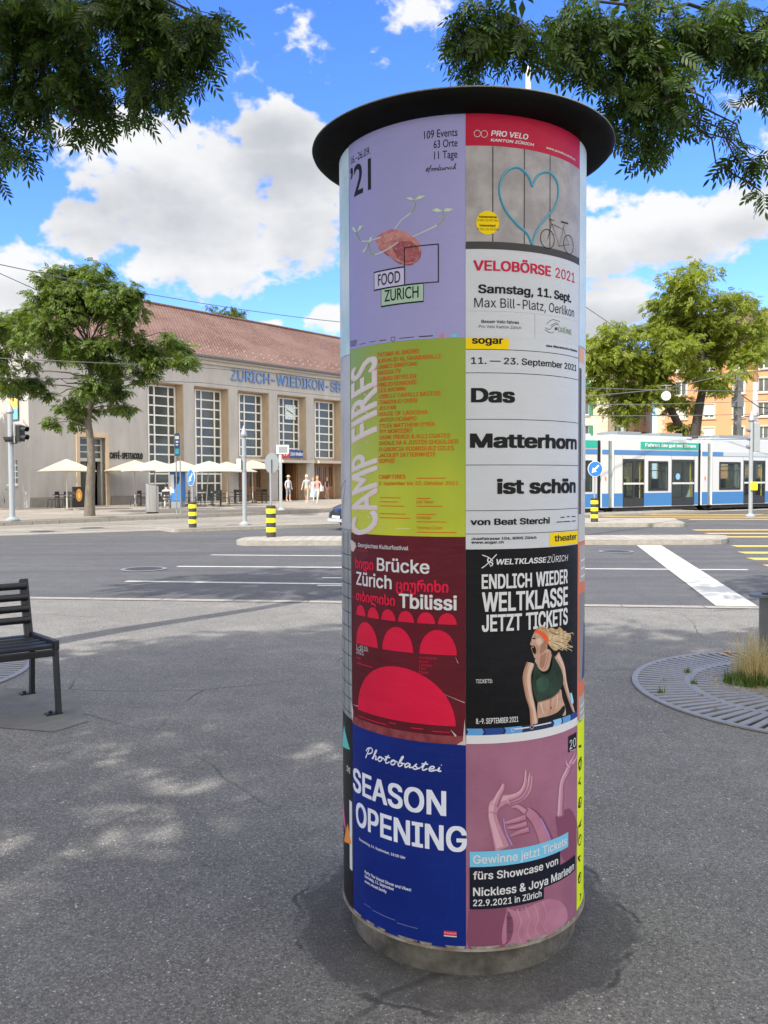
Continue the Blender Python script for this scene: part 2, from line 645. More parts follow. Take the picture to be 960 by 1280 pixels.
def asphalt(name, base, light, stone, patch_ring=None, streak=0.0, cracks=True):
    m, t, b = node_mat(name)
    co = nd(t, 'ShaderNodeTexCoord').outputs['Object']

    def noise(sc, det=5, ro=.6, vec=co):
        n = nd(t, 'ShaderNodeTexNoise', Scale=sc, Detail=det, Roughness=ro)
        _ln(t, vec, n.inputs['Vector'])
        return n.outputs['Fac']
    c = mixc(t, mrange(t, noise(.45, 6), .35, .68), base, light)
    c = mixc(t, mrange(t, noise(3.2, 6), .35, .75, 0, .55), c, tuple(x * .72 for x in base))
    # aggregate: single pale and dark stones
    vo = nd(t, 'ShaderNodeTexVoronoi', Scale=140.0)
    _ln(t, co, vo.inputs['Vector'])
    sepc = nd(t, 'ShaderNodeSeparateColor')
    _ln(t, vo.outputs['Color'], sepc.inputs[0])
    dot = mrange(t, vo.outputs['Distance'], .25, .55, 1, 0)
    c = mixc(t, mth(t, 'MULTIPLY', mrange(t, sepc.outputs[0], .55, .95, 0, .9), dot), c, stone)
    c = mixc(t, mth(t, 'MULTIPLY', mrange(t, sepc.outputs[1], .55, .9, 0, .85), dot), c, tuple(x * .35 for x in base))
    vo2 = nd(t, 'ShaderNodeTexVoronoi', Scale=48.0)
    _ln(t, co, vo2.inputs['Vector'])
    sep2 = nd(t, 'ShaderNodeSeparateColor')
    _ln(t, vo2.outputs['Color'], sep2.inputs[0])
    dot2 = mrange(t, vo2.outputs['Distance'], .1, .3, 1, 0)
    c = mixc(t, mth(t, 'MULTIPLY', mrange(t, sep2.outputs[0], .86, .99, 0, .8), dot2), c, tuple(min(1, x * 1.5) for x in stone))
    if cracks:
        wv = nd(t, 'ShaderNodeTexNoise', Scale=.9, Detail=6.0)
        _ln(t, co, wv.inputs['Vector'])
        wo = mixc(t, .35, co, wv.outputs['Color'], 'ADD')
        vc = nd(t, 'ShaderNodeTexVoronoi', Scale=.24, feature='DISTANCE_TO_EDGE')
        _ln(t, wo, vc.inputs['Vector'])
        crack = mth(t, 'MULTIPLY', mrange(t, vc.outputs['Distance'], .0006, .0034, .85, 0), mrange(t, noise(.6, 2), .45, .6))
        c = mixc(t, crack, c, tuple(x * .35 for x in base))
    vm = nd(t, 'ShaderNodeTexVoronoi', Scale=115.0)
    _ln(t, co, vm.inputs['Vector'])
    sm3 = nd(t, 'ShaderNodeSeparateColor')
    _ln(t, vm.outputs['Color'], sm3.inputs[0])
    gv = mrange(t, sm3.outputs[0], 0, 1, .70, 1.30, smooth=False)
    gc = nd(t, 'ShaderNodeCombineColor')
    for i_ in range(3): _ln(t, gv, gc.inputs[i_])
    c = mixc(t, 1.0, c, gc.outputs[0], 'MULTIPLY')
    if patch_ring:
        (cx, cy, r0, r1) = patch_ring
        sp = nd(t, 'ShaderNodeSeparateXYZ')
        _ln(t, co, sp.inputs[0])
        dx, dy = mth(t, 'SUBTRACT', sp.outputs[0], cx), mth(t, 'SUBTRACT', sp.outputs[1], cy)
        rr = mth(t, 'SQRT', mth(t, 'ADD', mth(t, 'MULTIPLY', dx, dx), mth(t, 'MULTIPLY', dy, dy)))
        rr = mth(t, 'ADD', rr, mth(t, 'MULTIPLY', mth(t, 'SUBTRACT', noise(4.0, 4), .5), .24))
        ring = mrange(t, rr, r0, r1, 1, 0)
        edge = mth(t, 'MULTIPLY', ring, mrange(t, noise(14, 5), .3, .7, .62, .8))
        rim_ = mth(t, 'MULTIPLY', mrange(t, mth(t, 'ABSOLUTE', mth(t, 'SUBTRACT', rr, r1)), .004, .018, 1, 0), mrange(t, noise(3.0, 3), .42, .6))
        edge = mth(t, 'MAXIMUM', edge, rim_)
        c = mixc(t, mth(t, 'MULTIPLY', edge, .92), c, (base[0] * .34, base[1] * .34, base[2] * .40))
    if streak:
        mp = nd(t, 'ShaderNodeMapping')
        mp.inputs['Scale'].default_value = (.05, 1.2, 1)
        mp.inputs['Rotation'].default_value = (0, 0, R_(8))
        _ln(t, co, mp.inputs[0])
        c = mixc(t, mrange(t, noise(1.6, 4, .6, mp.outputs[0]), .42, .66, 0, streak), c, tuple(x * .7 for x in base))
    _ln(t, c, b.inputs['Base Color'])
    b.inputs['Roughness'].default_value = .82
    b.inputs['Specular IOR Level'].default_value = .35
    bp = nd(t, 'ShaderNodeBump', Strength=.55, Distance=.006)
    h = mth(t, 'ADD', mth(t, 'MULTIPLY', dot, 1.2), noise(60, 4))
    _ln(t, h, bp.inputs['Height'])
    _ln(t, bp.outputs[0], b.inputs['Normal'])
    return m


COLX, COLD, CR = 0.283, 3.10, 0.436       # axis of the advertising column and its radius
COLC = Vector((COLX, COLD, 0))
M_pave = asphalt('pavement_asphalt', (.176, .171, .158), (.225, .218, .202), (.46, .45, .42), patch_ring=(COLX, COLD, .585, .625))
M_road = asphalt('road_asphalt', (.092, .093, .098), (.115, .116, .12), (.22, .22, .22), streak=.55, cracks=False)
M_lane = asphalt('tram_lane_concrete', (.27, .25, .22), (.34, .315, .275), (.4, .38, .34), streak=.4)
M_fore = asphalt('forecourt_paving', (.30, .265, .225), (.37, .33, .28), (.45, .42, .37), streak=.25)
M_kerb = mat('kerb_stone', (.33, .31, .275), .8, var=.35, scale=9, bump=.2, bscale=80)


def cobble_mat():
    m, t, b = node_mat('island_setts')
    co = nd(t, 'ShaderNodeTexCoord').outputs['Object']
    br = nd(t, 'ShaderNodeTexBrick', Scale=1.0)
    br.inputs['Color1'].default_value = (.34, .31, .27, 1)
    br.inputs['Color2'].default_value = (.42, .39, .34, 1)
    br.inputs['Mortar'].default_value = (.17, .155, .14, 1)
    br.inputs['Brick Width'].default_value = .30
    br.inputs['Row Height'].default_value = .22
    br.inputs['Mortar Size'].default_value = .018
    mp = nd(t, 'ShaderNodeMapping')
    mp.inputs['Rotation'].default_value = (0, 0, R_(-32))
    _ln(t, co, mp.inputs[0])
    _ln(t, mp.outputs[0], br.inputs['Vector'])
    n = nd(t, 'ShaderNodeTexNoise', Scale=1.5, Detail=5.0)
    _ln(t, co, n.inputs['Vector'])
    _ln(t, mixc(t, mrange(t, n.outputs['Fac'], .35, .7, 0, .5), br.outputs['Color'], (.24, .22, .2)), b.inputs['Base Color'])
    b.inputs['Roughness'].default_value = .85
    bp = nd(t, 'ShaderNodeBump', Strength=.6, Distance=.02)
    _ln(t, br.outputs['Fac'], bp.inputs['Height'])
    bp.invert = True
    _ln(t, bp.outputs[0], b.inputs['Normal'])
    return m


M_cob = cobble_mat()


def paint_mat(name, col, wear=.55):
    m, t, b = node_mat(name)
    co = nd(t, 'ShaderNodeTexCoord').outputs['Object']
    n = nd(t, 'ShaderNodeTexNoise', Scale=3.0, Detail=8.0, Roughness=.75)
    _ln(t, co, n.inputs['Vector'])
    n2 = nd(t, 'ShaderNodeTexNoise', Scale=45.0, Detail=4.0, Roughness=.7)
    _ln(t, co, n2.inputs['Vector'])
    f = mth(t, 'MULTIPLY', mrange(t, n.outputs['Fac'], .44, .7, .15, wear), mrange(t, n2.outputs['Fac'], .4, .65, .3, 1))
    _ln(t, mixc(t, f, col, (.13, .13, .13)), b.inputs['Base Color'])
    b.inputs['Roughness'].default_value = .7
    return m


M_white = paint_mat('road_paint_white', (.50, .50, .48), .7)
M_yellow = paint_mat('road_paint_yellow', (.60, .40, .07), .6)

S = 1500
struct(MB().sheet([(-S, -S), (S, -S), (S, S), (-S, S)], 0).build('ground', M_pave))


def near_edge(x):
    return 11.05 - .125 * x


struct(MB().sheet([(-45, near_edge(-45)), (70, near_edge(70)), (120, 160), (-90, 160)], .004).build('road', M_road))
kb = MB()
kn, kx = Vector((.125, .992, 0)), Vector((.992, -.125, 0))
x = -14.0
while x < 14:
    a, b = Vector((x, near_edge(x), 0)), Vector((x + .985, near_edge(x + .985), 0))
    kb.sheet([a - kn * .08, b - kn * .08, b + kn * .1, a + kn * .1], .008)
    x += 1.0
struct(kb.build('flush_kerb', M_kerb))

fr = [(-45, 5.5), (-11.6, 25.2), (-6.75, 27.9), (-4.3, 29.8), (0, 32.3), (12, 39.3), (60, 67)]
struct(MB().sheet(fr + [(40, 90), (-60, 90), (-90, 40)], .008).build('tram_lane', M_lane))
# tram rails in the lane
rl = MB()
TD = Vector((.857, .515, 0))
TN = Vector((.515, -.857, 0))          # from the tram towards the viewer
TP = Vector((13.75, 41.3, 0))
for off in (.45, 1.45, 3.6, 4.6):
    p = TP - TN * off
    rl.sheet([p - TD * 60 - TN * .035, p + TD * 60 - TN * .035, p + TD * 60 + TN * .035, p - TD * 60 + TN * .035], .012)
struct(rl.build('tram_rails', mat('rail_steel', (.22, .2, .19), .35, .8, var=.3)))


def island(name, poly, h, top):
    c = Vector((sum(p[0] for p in poly) / len(poly), sum(p[1] for p in poly) / len(poly), 0))
    m = MB().prism(poly, 0, h, 0)
    inner = [(Vector((p[0], p[1], 0)) + (c - Vector((p[0], p[1], 0))).normalized() * .22) for p in poly]
    m.sheet([(p.x, p.y) for p in inner], h + .004, 1)
    return struct(m.build(name, [M_kerb, top]))


def rounded(poly, k=.6):
    out = []
    n = len(poly)
    for i in range(n):
        p, a, b = Vector(poly[i]), Vector(poly[i - 1]), Vector(poly[(i + 1) % n])
        u, w = (a - p), (b - p)
        ru, rw = min(k, u.length / 2.2), min(k, w.length / 2.2)
        p0, p1 = p + u.normalized() * ru, p + w.normalized() * rw
        for t in (0, .25, .5, .75, 1):
            out.append(tuple(p0 * (1 - t) ** 2 + p * 2 * t * (1 - t) + p1 * t * t))
    return out


island('near_traffic_island', rounded([(-3.75, 20.95), (8.35, 20.65), (9.15, 22.6), (-3.7, 22.75)]), .12, M_cob)
island('right_traffic_island', rounded([(4.5, 28.75), (10.1, 28.35), (11.1, 32.6), (4.5, 33.2)], .4), .12, M_cob)
PD = Vector((.85, .527, 0))
P0 = Vector((-6.62, 26.55, 0))
pn = Vector((-.527, .85, 0))
q = [P0, P0 + PD * 26, P0 + PD * 26 + pn * 1.9, P0 + pn * 1.9]
island('tram_stop_strip', rounded([(p.x, p.y) for p in q], .3), .10, M_lane)

# the station forecourt with its kerb
FZ = .18
F0, FD = g(0, 657.5), Vector((.676, .737, 0))
fk = [F0 - FD * 22, F0 + FD * 75]
poly = [(fk[0].x, fk[0].y), (fk[1].x, fk[1].y), (20, 150), (-150, 150), (-150, 10)]
struct(MB().prism(poly, -.2, FZ).build('station_forecourt', M_fore))
kb = MB()
fn = Vector((.737, -.676, 0))
for i in range(90):
    a = fk[0] + FD * (i * 1.05)
    b = a + FD * 1.03
    kb.prism([(p.x, p.y) for p in (a + fn * .004, b + fn * .004, b + fn * .26, a + fn * .26)], 0, FZ - .03)
struct(kb.build('forecourt_kerb', M_kerb))

# ---- painted markings
mk = MB()


def strip(a, b, w, m, z=.0085):
    a, b = Vector((a[0], a[1], 0)), Vector((b[0], b[1], 0))
    d = (b - a).normalized()
    n = Vector((-d.y, d.x, 0)) * w / 2
    m.sheet([a - n, b - n, b + n, a + n], z)


strip((-4.14, 13.57), (-.3, 13.02), .15, mk)
strip((-3.88, 15.9), (6.38, 14.88), .15, mk)
strip((-3.75, 18.37), (-.3, 17.9), .15, mk)
strip((-1.02, 13.93), (-.3, 13.85), .12, mk)
strip((-1.02, 12.9), (-.3, 12.82), .12, mk)
mk.sheet([(6.1, 20.5), (6.68, 20.47), (4.66, 10.56), (4.16, 10.62)], .0125)
struct(mk.build('white_road_markings', M_white))
mk = MB()
for (x0, y) in ((8.3, 20.15), (7.72, 18.35), (7.3, 16.9), (7.0, 15.5), (6.7, 14.1), (6.4, 12.7)):
    strip((x0, y), (x0 + 9, y - .7), .5, mk)
for (x0, y) in ((9.7, 26.6), (9.45, 24.9), (9.2, 23.4)):
    strip((x0, y), (x0 + 9, y - .5), .5, mk)
for (x0, y) in ((9.0, 38.1), (9.3, 36.5), (9.6, 34.9), (12.0, 33.4)):
    strip((x0, y), (x0 + 11, y - .4), .5, mk, .0125)
struct(mk.build('yellow_crossing_stripes', M_yellow))

# patch of newer surface on the pavement and a drain by the bench: plain thin sheets
mk = MB()
mk.sheet([(-2.75, 5.55), (-2.12, 5.38), (-1.98, 5.62), (-2.42, 6.5), (-2.95, 6.55)], .004)
struct(mk.build('concrete_bench_footing', mat('footing_concrete', (.19, .185, .17), .9, var=.3, scale=7, bump=.3)))

# ================================================================= THE STATION
SA = math.atan2(.772, .636)
SD, SN = Vector((.636, .772, 0)), Vector((-.772, .636, 0))     # along the facade, into the building
SO = g(38, 634.5, FZ)


def fs(px, py, off=0.0):
    """photo pixel -> (along, height) on the facade plane set back by off"""
    d = ray(px, py)
    o = SO + SN * off
    n = SN
    t = (o.x * n.x + o.y * n.y) / (d[0] * n.x + d[1] * n.y)
    p = Vector((d[0] * t, d[1] * t, EYE + d[2] * t))
    return (p - o).dot(SD), p.z - FZ


station = thing('station_building', 'long grey rendered railway station with tall gridded windows and a red tiled roof', 'station', SO, SA)
M_ren = mat('station_render', (.455, .435, .41), .85, var=.24, scale=1.6, bump=.15, bscale=40, stretch=(1, 1, .22))
M_sto = mat('station_stone', (.56, .44, .31), .8, var=.22, scale=1.5)  # warm stone, lightened to stand in for sunlight missing from the bays
M_sta = mat('station_base_stone', (.27, .25, .23), .85, var=.25, scale=3)
M_wfr = mat('window_white', (.78, .77, .74), .5)
M_wgl = mat('window_dark_glass', (.045, .055, .05), .06, var=.6, scale=.8, col2=(.10, .11, .10))
M_wood = mat('door_oak', (.34, .17, .075), .5, var=.45, scale=5, stretch=(1, 1, .15))
M_drk = mat('dark_interior', (.012, .012, .013), .9)
M_con = mat('canopy_concrete', (.5, .46, .4), .8, var=.2)
RC = .78                                                   # recess of the bays
bays = []
for (xl, xr, yt) in ((183.3, 229, 478.5), (242.4, 285.5, 482.5), (297, 336, 487), (346.7, 382.5, 491.5), (392, 427, 496)):
    a, zt = fs(xl, yt)
    b, _ = fs(xr, yt)
    bays.append([a, b, zt])
pitch = bays[4][0] - bays[3][0]
ztop = sum(b[2] for b in bays) / 5
for b in bays: b[2] = ztop
for k in (1, 2):
    bays.append([bays[4][0] + pitch * k, bays[4][1] + pitch * k, ztop])
EAVE = sum(fs(px, py)[1] for px, py in ((243, 446), (426, 470))) / 2
LEN = bays[-1][1] + 12
DEPTH = 15.0
da, dz = fs(99, 546)
db, _ = fs(131, 546)
ua, uz1 = fs(97.5, 500)
ub, uz0 = fs(110, 510)
holes = [(b[0], b[1], 0, ztop) for b in bays] + [(da, db, 0, dz), (ua, ub, uz0, uz1)]
MB().wall(0, LEN, 0, EAVE, 0, .9, holes).build('front_wall', M_ren, station)
wz1 = fs(10, 574, 0)[1]
ew = MB()
ew.wall(.9, DEPTH, 0, EAVE, -.4, 0, [(1.35, 2.35, 1.3, 2.75)])
o = ew.build('end_wall', M_ren, station)
o.rotation_euler = (0, 0, R_(90))
o.location = (0, 0, 0)
MB().box(LEN - .4, LEN - .002, .9, DEPTH, 0, EAVE).box(.4, LEN - .4, DEPTH - .4, DEPTH - .002, 0, EAVE).build('rear_wall', M_ren, station)
MB().box(.4, LEN - .4, 2.4, 2.5, 0, EAVE).build('inner_wall', M_drk, station)
for p, q_ in ((-.03, da - .35), (db + .35, bays[0][0] - .1)): MB().box(p, q_, -.05, -.003, 0, .55).build('plinth', M_sta, station)
# end wall window
w = MB()
for zz in (1.3, 1.65, 2.0, 2.35, 2.69): w.box(.12, .18, 1.35, 2.35, zz, zz + .06)
for yy in (1.35, 1.82, 2.29): w.box(.121, .179, yy, yy + .06, 1.3, 2.75)
w.box(-.1, .12, 1.25, 2.45, 1.2, 1.3)
wf = w.build('window', M_wfr, station)
MB().box(.15, .155, 1.35, 2.35, 1.3, 2.75).build('pane', M_wgl, wf)
# bays: stone surrounds, windows, doors with canopies
for i, (a, b, zt) in enumerate(bays):
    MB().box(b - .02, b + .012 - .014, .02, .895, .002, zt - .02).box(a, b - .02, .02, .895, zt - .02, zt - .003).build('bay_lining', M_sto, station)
    door = i >= 2
    if i < 5:
        xr, xl_ = ((219, 184), (276, 243), (327, 297.8), (374, 347.4), (416.6, 392.6))[i]
        a1 = fs(xl_, 530, RC)[0]
        b2 = fs(xr, 530, RC)[0]
        top = sum(fs(px, py, RC)[1] for px, py in ((200, 484), (259, 488), (312, 493), (360, 497), (404, 501.5))) / 5
    else:
        b2 = b - .05
        a1 = a + .9
    if b2 > b - .03: b2 = b - .03
    z0 = sum(fs(px, py, RC)[1] for px, py in ((312, 570), (360, 572), (404, 573.5))) / 3 if door else .0
    # wall around the window inside the bay
    bk = MB().wall(a + .002, b - .022, .0, zt - .021, RC, RC + .1, [(a1, b2, z0, top)] + ([(a + .2, b2 - .05, 0, 2.75)] if door else []))
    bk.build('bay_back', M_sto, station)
    w = MB()
    fw_ = .11
    W = b2 - a1
    for (p, q_) in ((a1, a1 + fw_), (b2 - fw_, b2), (a1 + W * .235 - .05, a1 + W * .235 + .05), (a1 + W * .735 - .05, a1 + W * .735 + .05)):
        w.box(p, q_, RC - .06, RC + .04, z0, top)
    nr = 12 if not door else 8
    nr = max(3, round((top - z0) / .62))
    for k in range(nr + 1):
        zz = z0 + (top - z0 - .09) * k / nr
        w.box(a1, b2, RC - .04, RC + .035, zz, zz + .09)
    wf = w.build('window', M_wfr, station)
    MB().box(a1 + .01, b2 - .01, RC, RC + .02, z0 + .02, top - .02).build('pane', M_wgl, wf)
    if door:
        MB().box(a + .03, b + .35, -.55, .9 - .2, z0 - .42, z0 - .22).build('canopy', M_con, station)
        if i != 3:
            dd = MB()
            x0, x1 = a + .2, b2 - .05
            n = 4
            for k in range(n):
                p, q_ = x0 + (x1 - x0) * k / n, x0 + (x1 - x0) * (k + 1) / n
                dd.wall(p + .01, q_ - .01, .02, 2.75, RC - .02, RC + .05, [(p + .14, q_ - .14, 1.0, 2.5)])
                dd.box((p + q_) / 2 - .02, (p + q_) / 2 + .02, RC - .01, RC + .04, 1.0, 2.5)
            dm = dd.build('door', M_wood, station)
            MB().box(x0, x1, RC + .03, RC + .04, .05, 2.7).build('pane', M_wgl, dm)
        else:
            dd = MB().box(b2 - .45, b2 - .38, RC + .1, RC + 1.0, .02, 2.7).box(b2 - .36, b2 - .1, RC + .0, RC + .05, .02, 2.75)
            dd.build('open_door_leaf', M_wood, station)
# clock behind the fourth window's panes
ca, cz0 = fs(355, 524, RC)
cb, cz1 = fs(367.5, 507, RC)
cx, cz = (ca + cb) / 2, (cz0 + cz1) / 2
rr = min(cb - ca, cz1 - cz0) / 2
hd = MB().box(ca, cb, RC - .14, RC - .075, cz0, cz1, 0)
for k in range(12):
    t = math.pi * 2 * k / 12
    hd.bar((cx + math.sin(t) * rr * .78, RC - .146, cz + math.cos(t) * rr * .78), (cx + math.sin(t) * rr * .95, RC - .146, cz + math.cos(t) * rr * .95),   .03, .01, 1, up=(0, 1, 0))
ck = hd.build('clock', [mat('clock_face', (.62, .69, .69), .4), mat('clock_black', (.01, .01, .01), .5)], station)
for t, l in ((R_(292), .8), (R_(118), .55)):
    MB().bar((cx, RC - .15, cz), (cx + math.sin(t) * rr * l, RC - .15, cz + math.cos(t) * rr * l), .06, .01, up=(0, 1, 0)).build('clock_hand', MATS['clock_black'], ck)
# left cafe door with its stone frame, and the small window above it
fr_ = MB().box(da - .22, da, -.07, .3, .002, dz + .3).box(db, db + .22, -.07, .3, .002, dz + .3).box(da, db, -.07, .3, dz, dz + .3)
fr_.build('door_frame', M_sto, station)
tr = fs(115, 574)[1]
dd = MB()
for (p, q_) in ((da, da + .09), (db - .09, db), ((da + db) / 2 - .04, (da + db) / 2 + .04)):
    dd.box(p, q_, .35, .42, tr if p != da and q_ != db else 0, dz)
for k in range(4):
    zz = tr + (dz - tr - .08) * k / 3
    dd.box(da, db, .355, .415, zz, zz + .07)
dd.box(da, db, .34, .43, tr - .12, tr)
dm = dd.build('door', mat('door_grey_white', (.5, .49, .45), .6), station)
MB().box(da, db, .38, .385, tr, dz).build('pane', M_wgl, dm)
MB().box(da + .1, da + (db - da) * .38, .37, .40, .05, tr - .12).build('door_leaf', M_wgl, station)
w = MB().wall(ua, ub, uz0, uz1, .1, .18, [(ua + .08, ub - .08, uz0 + .08, uz1 - .08)]).box(ua - .05, ub + .05, -.05, .1, uz0 - .06, uz0)
wf = w.build('window', M_wfr, station)
MB().box(ua + .05, ub - .05, .13, .14, uz0 + .05, uz1 - .05).build('pane', mat('green_glass', (.09, .15, .13), .06), wf)
# cornice, gutter and roof
MB().box(-.25, LEN + .25, -.32, .0, EAVE - .16, EAVE + .06).box(-.25, -.002, .0, DEPTH, EAVE - .16, EAVE + .06).box(-.12, LEN, -.14, -.002, EAVE - .4, EAVE - .162).build('cornice', M_con, station)
MB().box(-.45, LEN + .45, -.52, -.33, EAVE - .02, EAVE + .12).build('gutter', mat('gutter_metal', (.16, .15, .14), .5, .6), station)


def tile_mat():
    m, t, b = node_mat('roof_tiles')
    co = nd(t, 'ShaderNodeTexCoord').outputs['Object']
    sp = nd(t, 'ShaderNodeSeparateXYZ')
    _ln(t, co, sp.inputs[0])
    cb_ = nd(t, 'ShaderNodeCombineXYZ')
    _ln(t, sp.outputs[0], cb_.inputs[0])
    _ln(t, mth(t, 'MULTIPLY', sp.outputs[2], 1.95), cb_.inputs[1])
    br = nd(t, 'ShaderNodeTexBrick', Scale=1.0)
    br.inputs['Color1'].default_value = (.17, .086, .066, 1)
    br.inputs['Color2'].default_value = (.265, .155, .122, 1)
    br.inputs['Mortar'].default_value = (.075, .038, .03, 1)
    br.inputs['Brick Width'].default_value = .26
    br.inputs['Row Height'].default_value = .27
    br.inputs['Mortar Size'].default_value = .05
    br.inputs['Bias'].default_value = -.1
    _ln(t, cb_.outputs[0], br.inputs['Vector'])
    n = nd(t, 'ShaderNodeTexNoise', Scale=.35, Detail=6.0)
    _ln(t, co, n.inputs['Vector'])
    _ln(t, mixc(t, mrange(t, n.outputs['Fac'], .35, .7, 0, .35), br.outputs['Color'], (.25, .165, .13)), b.inputs['Base Color'])
    b.inputs['Roughness'].default_value = .85
    bp = nd(t, 'ShaderNodeBump', Strength=.8, Distance=.05)
    bp.invert = True
    _ln(t, br.outputs['Fac'], bp.inputs['Height'])
    _ln(t, bp.outputs[0], b.inputs['Normal'])
    return m


# ridge height from the photo, above the middle of the hall's depth
RB = DEPTH / 2
RZ = sum(fs(px, py, RB)[1] for px, py in ((240, 391), (426, 422))) / 2
RH = RB
rf = MB()
ov = .5
e0, e1 = EAVE + .08, RZ
c_ = [(-ov, -ov, e0), (LEN + ov, -ov, e0), (LEN + ov, DEPTH + ov, e0), (-ov, DEPTH + ov, e0), (RH, RB, e1), (LEN - RH, RB, e1)]
rf.add(c_, [(0, 1, 5, 4), (1, 2, 5), (2, 3, 4, 5), (3, 0, 4), (3, 2, 1, 0)])
M_tile = tile_mat()
roof = rf.build('roof', M_tile, station)
sl = Vector((0, RB + ov, e1 - e0)).normalized()
sg = MB()
for row, dist in enumerate((.9, 1.7)):
    p0 = Vector((0, -ov, e0)) + sl * dist
    k = 0.0
    while k < LEN - 2:
        sg.box(k + 1 + .4 * row, k + 1.07 + .4 * row, p0.y - .03, p0.y + .03, p0.z + .0, p0.z + .09)
        k += .8
sg.build('snow_guard', mat('snow_guard_metal', (.40, .34, .30), .6), roof)['kind'] = 'stuff'
MB().tube([(RH, RB, e1 + .03), (LEN - RH, RB, e1 + .03)], .13, 8).tube([(-ov, -ov, e0 + .03), (RH, RB, e1 + .03)], .12, 8).build('ridge_tiles', M_tile, roof)
# the name on the frieze
la, lz = fs(289, 476.5, -.06)
lb, lz2 = fs(425.5, 489, -.06)
full, part_ = 'ZÜRICH-WIEDIKON-SBB', 'ZÜRICH-WIEDIKON-SB'
wf_, wp_ = np.ptp(text2d(full)[0][:, 0]), np.ptp(text2d(part_)[0][:, 0])
lt = MB()
flat_text(lt, full, la, la + (lb - la) * wf_ / wp_, (lz + lz2) / 2, .74, -.09, bold=.014, depth=.05)
lt.build('lettering', mat('letter_blue', (.13, .24, .50), .5), station)
lt = MB()
a, z = fs(137, 573)
b, _ = fs(177.5, 572)
flat_text(lt, 'CAFFÈ-SPETTACOLO', a, b, z, .36, -.075, bold=.02, depth=.06)
lt.build('cafe_lettering', mat('letter_black', (.02, .018, .016), .5), station)
# entrance sign: standing on the canopy, a thing of its own
a, z0 = fs(350, 572, -.3)
b, z1 = fs(377, 563, -.3)
es = thing('entrance_sign', 'red and dark blue station name sign standing on the canopy over the open doorway', 'sign', SO + SD * a - SN * .45 + Vector((0, 0, z0)), SA)
hz = z1 - z0
MB().box(0, (b - a) * .36, 0, .15, .0, hz).build('red_panel', mat('sign_red', (.55, .03, .04), .4), es)
MB().box((b - a) * .365, b - a, 0, .15, 0, hz).build('blue_panel', mat('sign_blue', (.03, .06, .22), .4), es)
lt = MB()
flat_text(lt, 'Zürich Wiedikon', (b - a) * .4, (b - a) * .98, hz * .3, hz * .42, -.006, bold=.02)
k = (b - a) * .18
for s_ in (-1, 1):
    lt.add([(k + s_ * .28, -.006, hz * .5), (k + s_ * .1, -.006, hz * .75), (k + s_ * .05, -.006, hz * .68), (k + s_ * .15, -.006, hz * .5), (k + s_ * .05, -.006, hz * .32), (k + s_ * .1, -.006, hz * .25)], [(0, 1, 2, 3), (0, 3, 4, 5)])
lt.box(k - .2, k + .2, -.008, -.004, hz * .46, hz * .54)
lt.build('lettering', mat('letter_white', (.85, .85, .85), .5), es)
for x in (.15, b - a - .15): MB().box(x - .03, x + .03, .05, .1, -.35, 0).build('bracket', M_con, es)

# ================================================================= HOUSES ON THE RIGHT
M_sur = mat('house_cream_stone', (.47, .42, .31), .8, var=.15)
M_sht = mat('roller_shutter_cream', (.66, .62, .52), .7)
M_grs = mat('green_shutter', (.02, .15, .09), .6)


